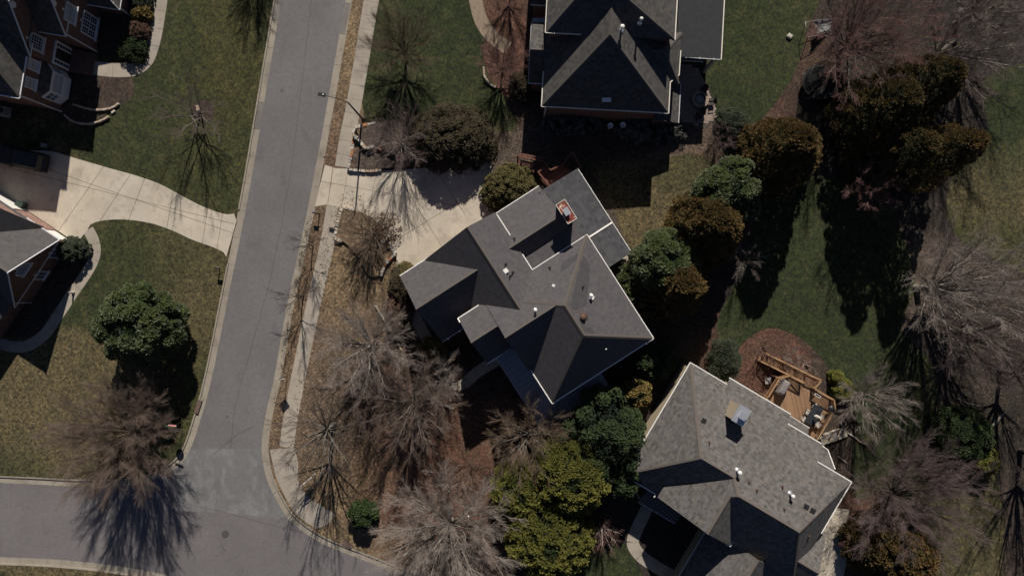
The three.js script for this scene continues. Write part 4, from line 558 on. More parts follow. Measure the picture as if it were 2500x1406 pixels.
// sprays of twigs about a metre long, shared by all bare trees
function sprayGeo(seed, n, spread, thick) {
  const r = rng(seed), mb = new MB(), seg = (a, b, r0, r1) => mb.tube([a, b], [r0, r1], 3, false);
  const at = t => V(.06 * Math.sin(t * 3 + seed), t, .06 * Math.cos(t * 2.3 + seed)); for (let i = 0; i < 4; i++) seg(at(i / 4), at((i + 1) / 4), thick * (1 - i * .2), thick * (.8 - i * .2));
  for (let k = 0; k < n; k++) { const t = .12 + .85 * k / n, az = k * 2.4 + r(), l = (.55 - .32 * t) * (.7 + .6 * r()), o = at(t), up = .55 + .5 * r(), d = V(Math.cos(az) * spread, up, Math.sin(az) * spread).normalize(), m = o.clone().addScaledVector(d, l * .55), e = m.clone().addScaledVector(d.clone().add(V((r() - .5) * .5, .25, (r() - .5) * .5)).normalize(), l * .5); seg(o, m, thick * .55, thick * .4); seg(m, e, thick * .4, thick * .22);
    for (let q = 0; q < 2; q++) { const p = o.clone().lerp(m, .4 + .5 * q), dd = d.clone().add(V((r() - .5) * 1.5, (r() - .3) * .8, (r() - .5) * 1.5)).normalize(); seg(p, p.clone().addScaledVector(dd, l * .42), thick * .34, thick * .2); } }
  return mb.build();
}
const SPRAY = [[11, 8, .36], [23, 8, .46], [37, 9, .30]].map(([s, n, p]) => sprayGeo(s, n, p, .0085)), SPRAY_FAT = [[5, 7, .45], [6, 7, .55]].map(([s, n, p]) => sprayGeo(s, n, p, .0125));
const quatTo = (d, roll) => new THREE.Quaternion().setFromUnitVectors(UP, d).multiply(new THREE.Quaternion().setFromAxisAngle(UP, roll));
function scatter(parent, name, geos, m, list, r, tint) { // list: [position, direction, scale, colour factor]
  geos.forEach((g, gi) => {
    const q = list.filter((_, i) => i % geos.length === gi); if (!q.length) return; const im = new THREE.InstancedMesh(g, m, q.length), mx = new THREE.Matrix4(), c = new THREE.Color(), off = offsets.get(parent);
    q.forEach(([p, d, s, f], i) => { mx.compose(p.clone().sub(off), quatTo(d, r() * 6.283), typeof s === 'number' ? V(s, s, s) : s); im.setMatrixAt(i, mx); if (tint) { tint(c, f, r); im.setColorAt(i, c); } });
    im.userData.kind = 'stuff'; im.name = name; im.castShadow = im.receiveShadow = true; parent.add(im); offsets.set(im, off);
  });
}
const dirOn = r => { const y = r() * 2 - 1, a = r() * 6.2832, s = Math.sqrt(1 - y * y); return V(s * Math.cos(a), y, s * Math.sin(a)); };
function bareTree(o) {
  const { name = 'bare_tree', label, base, h, R, seed, bk = 'barkBrown', tw = 'twigBrown', trunk = .14, fork = .22, limbs = 13, subs = 12, sprays = 4, rise = .55, group, stems = 1, spray = 1, fat = false, up = .35, squash = 1, lean = [0, 0], cat = 'tree', limbR = 1 } = o;
  const r = rng(seed), b = P(...base).setY(TOP - .05), t = thing(name, label, cat, b, group), mt = new MB(), mb = new MB(), list = [];
  const fk = h * fork, cy = h * .62, ry = h * .40;
  const starts = []; for (let s = 0; s < stems; s++) { const a = s * 2.4 + r(), e = stems > 1 ? V(Math.cos(a) * .25, 0, Math.sin(a) * .25) : V(0, 0, 0), top = b.clone().add(V(e.x * 2.4 + lean[0] * .3, fk, e.z * 2.4 + lean[1] * .3)); mt.tube([b.clone().add(e.clone().multiplyScalar(.4)), b.clone().lerp(top, .5).add(V((r() - .5) * .1, 0, (r() - .5) * .1)), top], [trunk * 1.25 / Math.sqrt(stems), trunk / Math.sqrt(stems), trunk * .85 / Math.sqrt(stems)], 7, false); starts.push(top); }
  for (let i = 0; i < limbs; i++) {
    // a limb heads for a point spread over the crown's shell
    const f = (i + .5) / limbs, y = 1 - f * (1 + rise), az = i * 2.39996 + r() * .5, s = Math.sqrt(Math.max(.02, 1 - y * y)), k = .86 + .2 * r();
    const goal = b.clone().add(V(lean[0] + Math.cos(az) * s * R * k, cy + y * ry * squash * k, lean[1] + Math.sin(az) * s * R * k)), st = starts[i % starts.length], mid = st.clone().lerp(goal, .45).add(V((r() - .5) * R * .12, up * s * R * .28, (r() - .5) * R * .12));
    const cv = new THREE.QuadraticBezierCurve3(st, mid, goal), N = 7, pts = [], rad = [], r0 = trunk * .5 * limbR * (.75 + .5 * r()) / Math.sqrt(stems > 1 ? 1.4 : 1); for (let q = 0; q <= N; q++) { const p = cv.getPoint(q / N); if (q && q < N) p.add(V((r() - .5) * .09 * R * .3, (r() - .5) * .06, (r() - .5) * .09 * R * .3)); pts.push(p); rad.push(lerp(r0, .011, Math.pow(q / N, .8))); } mt.tube(pts, rad, 5, false);
    for (let j = 0; j < subs; j++) {
      const u = .22 + .78 * (j + r() * .8) / subs, p = cv.getPoint(Math.min(u, 1)), tg = cv.getTangent(Math.min(u, 1)), side = dirOn(r).addScaledVector(tg, -.2), d = tg.clone().multiplyScalar(.95).addScaledVector(side, .62).add(V(0, .12 + up * .25, 0)).normalize(), l = R * (.24 + .26 * r()) * (1.15 - .45 * u);
      const m1 = p.clone().addScaledVector(d, l * .5), e = m1.clone().addScaledVector(d.clone().add(V((r() - .5) * .5, .2, (r() - .5) * .5)).normalize(), l * .5), rr = lerp(r0, .011, Math.pow(u, .8)) * .5 + .008; mb.tube([p, m1, e], [rr, rr * .7, .007], 3, false);
      for (let q = 0; q < sprays; q++) { const w = .15 + .85 * (q + r() * .6) / sprays, pp = w < .5 ? p.clone().lerp(m1, w * 2) : m1.clone().lerp(e, w * 2 - 1), dd = d.clone().add(dirOn(r).multiplyScalar(.42)).add(V(0, up * .45, 0)).normalize(); list.push([pp, dd, spray * (.75 + .7 * r()) * (R / 4.5) ** .4, r()]); }
    }
  }
  part(t, 'trunk', mt, M[bk]); part(t, 'branches', mb, M[bk]); scatter(t, 'twigs', fat ? SPRAY_FAT : SPRAY, M[tw], list, r, (c, f, rr) => { const k = .75 + .5 * rr(); c.setRGB(k, k, k); });
  return t;
}
// leaves and needles
function leafCluster(seed, n, len, wid, spreadUp, fold = .25) {
  const r = rng(seed), mb = new MB(); for (let k = 0; k < n; k++) { const az = k * 2.4 + r() * .6, el = spreadUp * (.2 + .8 * r()), d = V(Math.cos(az) * Math.cos(el), Math.sin(el), Math.sin(az) * Math.cos(el)), o = d.clone().multiplyScalar(len * .25 * r()).add(V(0, len * .5 * (r() - .3), 0)), s = d.clone().cross(UP).normalize().multiplyScalar(wid * .5 * (.8 + .4 * r())), l = len * (.75 + .5 * r()), up = s.clone().cross(d).normalize().multiplyScalar(wid * fold), m = o.clone().addScaledVector(d, l * .5), e = o.clone().addScaledVector(d, l).add(V(0, -l * .12, 0)); mb.tri(o, m.clone().add(s).add(up), e).tri(o, e, m.clone().sub(s).add(up)); } return mb.build();
}
function needleSpray(seed, n, len, wid) {                 // a feathery tuft: a short axis with blades set round it
  const r = rng(seed), mb = new MB(); for (let k = 0; k < n; k++) { const t = k / n, az = k * 2.4, o = V(0, len * .75 * t, 0), d = V(Math.cos(az), .55 + .8 * r() + t, Math.sin(az)).normalize(), l = len * (.62 - .3 * t) * (.7 + .6 * r()), s = d.clone().cross(dirOn(r)).normalize().multiplyScalar(wid * .5); const m = o.clone().addScaledVector(d, l * .45), e = o.clone().addScaledVector(d, l); mb.tri(o, m.clone().add(s), e).tri(o, e, m.clone().sub(s)); } return mb.build();
}
const LEAF = { small: [1, 2].map(s => leafCluster(s, 11, .085, .05, 1.2)), mid: [3, 4].map(s => leafCluster(s, 10, .15, .075, 1.1)), big: [5, 6].map(s => leafCluster(s, 9, .21, .10, .9)), needle: [7, 8].map(s => needleSpray(s, 16, .33, .05)), frond: [9, 10].map(s => needleSpray(s, 12, .46, .11)), fine: [12, 13].map(s => needleSpray(s, 10, .2, .035)) };
const leafM = (k, rough, o) => mat(k, { color: lin(1, 1, 1), roughness: rough, ...o });
leafM('leafMatt', .85); leafM('leafGloss', .55);
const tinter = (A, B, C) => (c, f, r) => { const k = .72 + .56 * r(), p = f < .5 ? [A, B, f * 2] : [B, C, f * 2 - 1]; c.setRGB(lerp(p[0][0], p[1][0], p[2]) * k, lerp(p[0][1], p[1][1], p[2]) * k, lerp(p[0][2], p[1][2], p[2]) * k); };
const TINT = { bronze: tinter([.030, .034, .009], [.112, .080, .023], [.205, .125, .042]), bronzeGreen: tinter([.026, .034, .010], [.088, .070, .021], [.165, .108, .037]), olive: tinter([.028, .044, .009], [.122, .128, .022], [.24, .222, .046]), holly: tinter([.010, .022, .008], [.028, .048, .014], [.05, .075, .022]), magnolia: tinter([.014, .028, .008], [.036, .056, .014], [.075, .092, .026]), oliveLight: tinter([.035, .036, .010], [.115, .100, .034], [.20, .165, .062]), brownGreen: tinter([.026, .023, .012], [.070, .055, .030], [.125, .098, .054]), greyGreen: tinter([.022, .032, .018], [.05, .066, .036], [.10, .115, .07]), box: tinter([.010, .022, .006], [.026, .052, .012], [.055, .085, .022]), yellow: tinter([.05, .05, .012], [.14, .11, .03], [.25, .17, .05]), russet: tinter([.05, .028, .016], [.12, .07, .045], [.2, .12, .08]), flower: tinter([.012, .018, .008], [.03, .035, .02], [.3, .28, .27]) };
// an evergreen built of many tufts gathered in lobes; profile gives the radius by height
function evergreen(o) {
  const { name = 'evergreen_tree', label, at, h, R, seed, leaf = 'needle', tint = 'bronze', n = 3500, lobes = 90, shape = 'cone', m = 'leafMatt', y0 = .3, group, cat = 'tree', lobeR = .55, scale = 1, sx = 1, sz = 1, turn = 0, trunkR = .16, bk = 'barkBrown', tops = 1 } = o;
  const r = rng(seed), b = at.clone().setY(TOP - .05), t = thing(name, label, cat, b, group), prof = shape === 'cone' ? q => Math.pow(1 - q, .55) * Math.min(1, .6 + q * 4) : shape === 'column' ? q => Math.sqrt(Math.max(0, 1 - q * q * q)) * Math.min(1, .7 + q * 2) : shape === 'dome' ? q => Math.sqrt(Math.max(0, 1 - q * q)) : q => Math.sqrt(Math.max(0, 1 - (2 * q - 1) ** 2 * .96));
  const list = [], heads = []; for (let k = 0; k < tops; k++) heads.push(tops === 1 ? [0, 0, 1] : [Math.cos(k * 2.4) * R * .35 * Math.sqrt(k / tops + .1), Math.sin(k * 2.4) * R * .35 * Math.sqrt(k / tops + .1), .8 + .3 * r()]);
  const ct = Math.cos(turn), sn = Math.sin(turn), mt = new MB(); mt.tube([b.clone(), b.clone().add(V(0, h * .5, 0)), b.clone().add(V(0, h * .88, 0))], [trunkR, trunkR * .7, .03], 6, false);
  const bh = h - y0;
  for (let k = 0; k < lobes; k++) {
    const hd = heads[k % heads.length], q = shape === 'dome' || shape === 'ball' ? Math.min(.985, (1 - Math.pow(r(), shape === 'dome' ? .9 : 1))) : Math.min(.97, Math.pow((k + r()) / lobes, 1.25)), az = k * 2.39996 + r() * .6, rp = prof(q) * R * (tops > 1 ? .75 : 1) * (.84 + .26 * r()), lr = lobeR * (.7 + .6 * r()) * (shape === 'cone' ? .55 + .45 * (1 - q) + .1 : 1);
    let cx = Math.cos(az) * rp * sx, cz = Math.sin(az) * rp * sz; const x = cx * ct - cz * sn + hd[0], z = cx * sn + cz * ct + hd[1], c = b.clone().add(V(x, y0 + q * bh * hd[2], z)), out = V(x - hd[0], (shape === 'cone' ? .55 : .35 + 1.2 * q) * R, z - hd[1]).normalize(), hue = r(), nn = Math.round(n / lobes);
    if (k % 4 === 0) mt.tube([V(b.x + hd[0] * .5, Math.max(b.y + .1, c.y - rp * .35), b.z + hd[1] * .5), c.clone().addScaledVector(out, -lr * .3)], [.035, .012], 3, false);
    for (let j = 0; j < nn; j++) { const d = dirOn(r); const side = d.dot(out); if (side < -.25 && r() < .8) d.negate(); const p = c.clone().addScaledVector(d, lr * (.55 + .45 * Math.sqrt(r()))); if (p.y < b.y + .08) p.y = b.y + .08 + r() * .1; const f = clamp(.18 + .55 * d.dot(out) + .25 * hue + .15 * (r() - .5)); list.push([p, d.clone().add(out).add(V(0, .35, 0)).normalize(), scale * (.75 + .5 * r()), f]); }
  }
  // thinner filling inside, so that the crown is not hollow
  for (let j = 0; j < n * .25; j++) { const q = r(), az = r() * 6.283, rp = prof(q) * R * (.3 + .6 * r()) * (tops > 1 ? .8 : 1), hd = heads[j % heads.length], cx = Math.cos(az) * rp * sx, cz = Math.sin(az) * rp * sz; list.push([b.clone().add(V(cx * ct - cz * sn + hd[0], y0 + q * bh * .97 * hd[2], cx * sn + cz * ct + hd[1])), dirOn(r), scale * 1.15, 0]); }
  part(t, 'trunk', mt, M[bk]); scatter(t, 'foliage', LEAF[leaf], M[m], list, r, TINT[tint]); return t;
}
const top = (px, py, h) => P(px, py, h).setY(0);          // foot of a tree whose top is seen at this photo point

// bare trees along the street and in the yards
bareTree({ label: 'bare olive brown tree on the green lawn beside the upper sidewalk', base: [994, 146], h: 6.4, R: 3.2, seed: 1, bk: 'barkOlive', tw: 'twigOlive', limbs: 18, subs: 12, sprays: 5, trunk: .15, fork: .26, lean: [-.1, -.6] });
bareTree({ label: 'bare dark red twigged tree in the mulch bed west of the top house', base: [1226, 186], h: 5.0, R: 2.3, seed: 2, bk: 'barkRed', tw: 'twigRed', limbs: 14, subs: 10, sprays: 4, trunk: .12, lean: [0, -.7] });
bareTree({ label: 'sparse thin bare tree on the west lawn in a small mulch ring', base: [492, 282], h: 6.4, R: 3.6, limbR: 1.35, seed: 3, bk: 'barkGrey', tw: 'twigMauve', limbs: 9, subs: 8, sprays: 3, trunk: .11, fork: .16, stems: 2 });
bareTree({ label: 'bare tree at the top edge whose twigs shade the west kerb', base: [630, -80], h: 5.2, R: 2.3, seed: 4, bk: 'barkOlive', tw: 'twigOlive', limbs: 16, subs: 10, sprays: 4, trunk: .14 });
bareTree({ label: 'broad bare brown tree at the west street corner beside the stop sign', base: [352, 1046], h: 9.4, R: 5.5, seed: 5, bk: 'barkBrown', tw: 'twigBrown', limbs: 32, subs: 14, sprays: 7, trunk: .19, fork: .13, up: .5 });
bareTree({ label: 'thin young bare street tree in the verge, next to the east mailbox', base: [765, 600], h: 4.8, R: 1.7, seed: 6, bk: 'barkDark', tw: 'twigDark', limbs: 7, subs: 7, sprays: 3, trunk: .06, fork: .35, group: null });
bareTree({ label: 'thin young bare street tree in the verge, farther down from the east mailbox', base: [741, 722], h: 5.2, R: 1.9, seed: 7, bk: 'barkDark', tw: 'twigDark', limbs: 7, subs: 7, sprays: 3, trunk: .065, fork: .35 });
bareTree({ label: 'fine brown dome of bare twigs on the stone edged bed below the drive', base: [903, 572], h: 3.9, R: 2.5, seed: 8, bk: 'barkGrey', tw: 'twigTan', limbs: 20, subs: 11, sprays: 4, trunk: .13, stems: 6, fork: .2, rise: .25, spray: .8 });
bareTree({ label: 'pale limbed bare tree between the sidewalk and the winding walk of the middle house', base: [915, 842], h: 8.2, R: 4.4, seed: 9, bk: 'barkPale', tw: 'twigGrey', limbs: 24, subs: 13, sprays: 4, trunk: .17, fork: .18, limbR: 1.7, up: .12 });
bareTree({ label: 'bare brown tree on the red mulch, middle of the corner garden', base: [1014, 978], h: 8.2, R: 4.3, seed: 10, bk: 'barkGrey', tw: 'twigBrown', limbs: 22, subs: 13, sprays: 4, trunk: .17, fork: .18, limbR: 1.5, up: .2 });
bareTree({ label: 'tall open bare tree above the fan shaped corner landing', base: [815, 1036], h: 10.4, R: 4.5, seed: 11, bk: 'barkGrey', tw: 'twigDark', limbs: 15, subs: 9, sprays: 3, trunk: .2, fork: .28, limbR: 1.1, up: .15 });
bareTree({ label: 'very large pale grey bare tree at the bottom edge by the side road', base: [1103, 1268], h: 9.5, R: 6.0, seed: 12, bk: 'barkPale', tw: 'twigPale', limbs: 36, subs: 14, sprays: 4, trunk: .22, fork: .15, up: .28, spray: 1.1, limbR: 1.25 });
bareTree({ label: 'bare reddish tree beside the olive evergreen and the bronze porch roof', base: [1291, 1052], h: 7.4, R: 3.9, seed: 13, bk: 'barkGrey', tw: 'twigTan', limbs: 20, subs: 12, sprays: 4, trunk: .15, fork: .2 });
bareTree({ label: 'small bushy bare tree by the flat stones near the shaded door walk', base: [1072, 918], h: 4.6, R: 2.6, seed: 14, bk: 'barkGrey', tw: 'twigGrey', limbs: 16, subs: 10, sprays: 4, trunk: .1, stems: 3, fork: .12 });
bareTree({ label: 'great grey bare tree reaching over the far east lawn', base: [2236, 702], h: 13, R: 5.6, seed: 15, bk: 'barkPale', tw: 'twigGrey', limbs: 24, subs: 13, sprays: 4, trunk: .32, fork: .14, lean: [1.6, 0], limbR: 1.1, up: .15, fat: true });
bareTree({ label: 'dark bare tree below the great grey one on the east edge', base: [2305, 815], h: 11, R: 4.8, seed: 16, bk: 'barkBrown', tw: 'twigMauve', limbs: 18, subs: 11, sprays: 4, trunk: .24, lean: [1.0, .4] });
bareTree({ label: 'wide reddish grey bare tree over the trampoline and the torn net', base: [2050, 128], h: 10.5, R: 6.0, rise: .2, seed: 17, bk: 'barkGrey', tw: 'twigRed', limbs: 24, subs: 13, sprays: 4, trunk: .26, fork: .14, fat: true });
bareTree({ label: 'bare tree with one long pale limb in the dark wood at the top', base: [2235, 155], h: 11, R: 5.4, seed: 18, bk: 'barkPale', tw: 'twigMauve', limbs: 18, subs: 11, sprays: 4, trunk: .25, lean: [2.6, -.3], fat: true });
bareTree({ label: 'grey bare tree in the uppermost east corner', base: [2330, 60], h: 12, R: 5.2, seed: 19, bk: 'barkGrey', tw: 'twigGrey', limbs: 18, subs: 11, sprays: 4, trunk: .25, lean: [1, 0] });
bareTree({ label: 'small slender multi stemmed bare tree between the two dark evergreen shadows', base: [2066, 474], h: 8.2, R: 2.4, seed: 20, bk: 'barkRed', tw: 'twigRed', limbs: 12, subs: 8, sprays: 4, trunk: .13, stems: 4, fork: .4, rise: .2, lean: [.2, 0] });
bareTree({ label: 'fan shaped pale bare tree beside the clipped bushes and the timber deck', base: [2078, 962], h: 8.0, R: 3.2, seed: 21, bk: 'barkPale', tw: 'twigGrey', limbs: 16, subs: 10, sprays: 4, trunk: .16, stems: 3, fork: .2, rise: .3 });
bareTree({ label: 'wide dense brown bare tree east of the grey shingled house', base: [2162, 1192], h: 9.0, R: 6.0, seed: 22, bk: 'barkBrown', tw: 'twigMauve', limbs: 30, subs: 14, sprays: 5, trunk: .22, fork: .12, up: .4 });
bareTree({ label: 'little grey bare tree tucked between the bronze evergreens', base: [1803, 640], h: 4.2, R: 1.6, seed: 23, bk: 'barkGrey', tw: 'twigGrey', limbs: 8, subs: 7, sprays: 3, trunk: .06 });
bareTree({ label: 'small pruned bare tree at the top end of the timber stairs', base: [1860, 846], h: 3.4, R: 1.2, seed: 24, bk: 'barkRed', tw: 'twigRed', limbs: 7, subs: 5, sprays: 3, trunk: .07, stems: 3 });
bareTree({ label: 'small pruned bare tree with pale tips on the red bed above the timber stairs', base: [1920, 872], h: 2.6, R: 1.0, seed: 25, bk: 'barkPale', tw: 'twigPale', limbs: 8, subs: 6, sprays: 3, trunk: .07, stems: 3 });
bareTree({ label: 'small pruned bare tree where the red bed meets the green lawn', base: [1963, 888], h: 3.0, R: 1.1, seed: 26, bk: 'barkPale', tw: 'twigTan', limbs: 7, subs: 5, sprays: 3, trunk: .08, stems: 3 });
bareTree({ label: 'small white stemmed tree with reddish twigs near the curved bluish walk', base: [1463, 1278], h: 4.4, R: 1.3, seed: 27, bk: 'barkWhite', tw: 'twigRed', limbs: 9, subs: 7, sprays: 3, trunk: .07, lean: [.5, .4] });
bareTree({ label: 'low reddish bare bush below the white stemmed tree', base: [1452, 1318], h: 1.8, R: .8, seed: 28, bk: 'barkRed', tw: 'twigRed', limbs: 8, subs: 5, sprays: 3, trunk: .04, stems: 3, cat: 'bush' });
bareTree({ label: 'pale branched bare tree on the walled bed above the drive', base: [984, 352], h: 5.6, R: 3.3, seed: 29, bk: 'barkPale', tw: 'twigMauve', limbs: 14, subs: 10, sprays: 3, trunk: .09, limbR: .9, fork: .2 });
bareTree({ label: 'low russet bare bush on the shaded corner by the flat stones', base: [1115, 905], h: 1.6, R: .75, seed: 30, bk: 'barkRed', tw: 'twigTan', limbs: 9, subs: 5, sprays: 3, trunk: .04, stems: 4, cat: 'bush' });
bareTree({ label: 'low bare thicket below the corner of the mottled roof drive', base: [2092, 1310], h: 2.6, R: 1.9, seed: 31, bk: 'barkRed', tw: 'twigRed', limbs: 12, subs: 7, sprays: 4, trunk: .06, stems: 5, cat: 'bush' });
bareTree({ label: 'brown twiggy bush on the leaf litter beside the paved patio', base: [1758, 338], h: 1.7, R: 1.25, seed: 32, bk: 'barkBrown', tw: 'twigMauve', limbs: 14, subs: 7, sprays: 4, trunk: .05, stems: 5, cat: 'bush' });
bareTree({ label: 'tangle of cut brush lying on the red mulch', base: [1142, 1140], h: 1.0, R: 1.7, seed: 33, bk: 'barkGrey', tw: 'twigTan', limbs: 12, subs: 5, sprays: 3, trunk: .04, stems: 5, cat: 'brush pile', name: 'brush_pile' });
bareTree({ label: 'bare dark tree in the wood on the east edge below the fallen pale trunk', base: [2490, 1100], h: 12, R: 5, seed: 34, bk: 'barkDark', tw: 'twigDark', limbs: 14, subs: 9, sprays: 4, trunk: .26 });
bareTree({ label: 'bare dark tree in the east wood above the fallen pale trunk', base: [2440, 905], h: 11, R: 4.4, seed: 35, bk: 'barkDark', tw: 'twigDark', limbs: 14, subs: 9, sprays: 4, trunk: .24 });
bareTree({ label: 'bare tree over the dark bed beside the porch of the top house', base: [1246, -20], h: 4.6, R: 2.0, seed: 36, bk: 'barkRed', tw: 'twigRed', limbs: 12, subs: 8, sprays: 4, trunk: .09 });

// evergreens
const magn = { leaf: 'big', tint: 'magnolia', m: 'leafGloss', shape: 'ball', lobeR: .65, cat: 'tree' };
evergreen({ ...magn, label: 'glossy dark green evergreen on the lawn below the curved west drive', at: P(392, 790), h: 7.6, R: 3.35, seed: 101, n: 7000, lobes: 100, y0: .2 });
evergreen({ ...magn, label: 'glossy green evergreen behind the bronze one, nearest the fallen pole', at: top(1790, 470, 6), h: 7.6, R: 2.7, seed: 102, n: 4600, lobes: 70, y0: .3 });
evergreen({ ...magn, label: 'glossy green evergreen between the two bronze trees beside the porch roof', at: top(1628, 640, 6), h: 7.2, R: 2.5, seed: 103, n: 4800, lobes: 65, y0: .3 });
evergreen({ label: 'mid green shrub row under the east eave of the middle house', name: 'evergreen_shrub', cat: 'shrub', at: P(1545, 712), h: 3.6, R: 2.0, seed: 104, leaf: 'mid', tint: 'magnolia', shape: 'dome', n: 3000, lobes: 60, lobeR: .5, sz: 1.6, sx: .9, turn: -.5 });
const brz = { leaf: 'needle', tint: 'bronze', shape: 'cone', lobeR: .5, scale: .9 };
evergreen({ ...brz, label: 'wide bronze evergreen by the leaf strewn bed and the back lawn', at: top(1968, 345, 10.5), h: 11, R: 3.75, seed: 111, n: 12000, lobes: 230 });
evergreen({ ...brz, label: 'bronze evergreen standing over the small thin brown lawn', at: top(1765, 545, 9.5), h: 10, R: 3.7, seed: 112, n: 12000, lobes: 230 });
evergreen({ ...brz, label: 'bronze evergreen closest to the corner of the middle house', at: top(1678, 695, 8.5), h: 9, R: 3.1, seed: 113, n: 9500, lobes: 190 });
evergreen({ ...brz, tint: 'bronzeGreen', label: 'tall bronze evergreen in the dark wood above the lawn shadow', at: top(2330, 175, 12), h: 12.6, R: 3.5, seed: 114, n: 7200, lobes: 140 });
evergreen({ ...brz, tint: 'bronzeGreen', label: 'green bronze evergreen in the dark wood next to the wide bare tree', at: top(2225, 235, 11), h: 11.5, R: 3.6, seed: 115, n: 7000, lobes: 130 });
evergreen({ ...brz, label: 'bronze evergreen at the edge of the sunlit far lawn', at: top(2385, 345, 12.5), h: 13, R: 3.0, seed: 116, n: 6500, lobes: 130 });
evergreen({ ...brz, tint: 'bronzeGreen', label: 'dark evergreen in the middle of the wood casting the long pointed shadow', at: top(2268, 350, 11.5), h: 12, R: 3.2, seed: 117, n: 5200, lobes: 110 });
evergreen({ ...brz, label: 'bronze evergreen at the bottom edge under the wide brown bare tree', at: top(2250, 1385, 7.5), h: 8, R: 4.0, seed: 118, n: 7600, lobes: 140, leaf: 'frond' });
evergreen({ ...brz, tint: 'bronzeGreen', label: 'green evergreen low beside the drive edge at the bottom', at: top(2150, 1350, 4), h: 5.4, R: 2.4, seed: 119, n: 3600, lobes: 80, leaf: 'frond' });
const olv = { leaf: 'needle', tint: 'olive', shape: 'column', lobeR: .36, scale: .85 };
evergreen({ ...olv, label: 'wide olive green evergreen nearest the reddish bare tree', at: top(1400, 1180, 7.5), h: 8.4, R: 3.5, seed: 121, n: 14000, lobes: 420 });
evergreen({ ...olv, label: 'olive green evergreen at the bottom edge beside the very large pale tree', at: top(1345, 1340, 7.5), h: 8.2, R: 3.9, seed: 122, n: 16000, lobes: 480 });
evergreen({ ...olv, label: 'smaller olive green evergreen on the red mulch side of its row', at: top(1275, 1210, 5), h: 6.2, R: 2.6, seed: 123, n: 7500, lobes: 240 });
evergreen({ label: 'dark green holly like tree against the tan west wall of the grey shingled house', at: top(1480, 1075, 6), h: 7.4, R: 3.5, seed: 124, leaf: 'mid', tint: 'holly', shape: 'ball', n: 9000, lobes: 90, lobeR: .7, sz: 1.15, m: 'leafMatt', y0: .2 });
evergreen({ label: 'smaller dark green tree below the holly like one', at: top(1520, 1165, 4), h: 5.2, R: 1.8, seed: 125, leaf: 'mid', tint: 'holly', shape: 'ball', n: 3200, lobes: 50, lobeR: .55, y0: .2 });
const shrub = { name: 'evergreen_shrub', cat: 'shrub', leaf: 'small', shape: 'dome', y0: .1, lobeR: .4, trunkR: .06 };
evergreen({ ...shrub, label: 'big dark brown green rounded shrub on the walled bed above the drive', at: P(1103, 344), h: 3.9, R: 4.1, sz: .74, seed: 131, tint: 'brownGreen', n: 15000, lobes: 240, lobeR: .5, scale: 1.1 });
evergreen({ ...shrub, label: 'clipped yellowish green oval shrub beside the red brown steps', at: P(1243, 462), h: 3.1, R: 2.45, sz: .88, sx: 1.05, turn: -.4, seed: 132, tint: 'oliveLight', n: 8200, lobes: 190, lobeR: .3, scale: 1.1 });
evergreen({ ...shrub, label: 'small round deep green bush on the corner verge', at: P(893, 1246), h: 2.0, R: 1.15, seed: 133, tint: 'box', n: 3000, lobes: 60, lobeR: .28, leaf: 'mid', shape: 'ball' });
evergreen({ ...shrub, label: 'bright green small tree shaped shrub in the shaded entry garden', at: P(1062, 850), h: 2.4, R: .95, seed: 134, tint: 'yellow', n: 1700, lobes: 40, leaf: 'mid', shape: 'ball' });
evergreen({ ...shrub, label: 'olive shrub under the west corner of the garage gable', at: P(985, 695), h: 2.1, R: 1.2, sz: 1.5, seed: 135, tint: 'brownGreen', n: 3600, lobes: 70, lobeR: .35 });
evergreen({ ...shrub, label: 'dark clipped shrub touching the drive at the garage gable', at: P(992, 666), h: 1.7, R: .9, seed: 136, tint: 'oliveLight', n: 2200, lobes: 60, lobeR: .28 });
evergreen({ ...shrub, label: 'dark reddish shrub beside the narrow door walk', at: P(975, 765), h: 1.8, R: 1.1, sz: 1.6, seed: 137, tint: 'russet', n: 2200, lobes: 50 });
evergreen({ ...shrub, label: 'yellow leaved shrub between the bronze porch roof and the tan wall', at: P(1548, 955), h: 2.6, R: 1.2, seed: 138, tint: 'yellow', n: 2000, lobes: 50, leaf: 'mid', shape: 'ball' });
evergreen({ ...shrub, label: 'dark green shrub under the yellow leaved one', at: P(1520, 985), h: 1.8, R: 1.2, seed: 139, tint: 'holly', n: 1800, lobes: 40, leaf: 'mid' });
evergreen({ ...shrub, label: 'feathery grey green shrub at the edge of the red bed', at: P(1762, 878), h: 2.6, R: 1.35, sz: 1.35, seed: 140, tint: 'greyGreen', n: 3400, lobes: 60, leaf: 'fine', lobeR: .45 });
evergreen({ ...shrub, label: 'round clipped bush, upper one of the two beside the deck stairs', at: P(2036, 920), h: 1.4, R: .62, seed: 141, tint: 'olive', n: 1400, lobes: 40, lobeR: .2 });
evergreen({ ...shrub, label: 'round clipped bush, lower one of the two beside the deck stairs', at: P(2050, 950), h: 1.4, R: .95, seed: 142, tint: 'olive', n: 2200, lobes: 50, lobeR: .24 });
evergreen({ ...shrub, label: 'large round dark green shrub by the fallen pale trunk', at: P(2330, 1060), h: 3.4, R: 2.7, sz: .9, seed: 143, tint: 'holly', n: 6500, lobes: 110, lobeR: .5, leaf: 'mid' });
evergreen({ ...shrub, label: 'small olive shrub below the large round dark one', at: P(2388, 1118), h: 2.4, R: 1.25, seed: 144, tint: 'olive', n: 2400, lobes: 60, lobeR: .35 });
evergreen({ ...shrub, label: 'pale leaved ground shrub between the brown bare tree and the dark round shrub', at: P(2285, 1112), h: 1.1, R: 1.5, seed: 145, tint: 'greyGreen', n: 1500, lobes: 50, leaf: 'mid' });
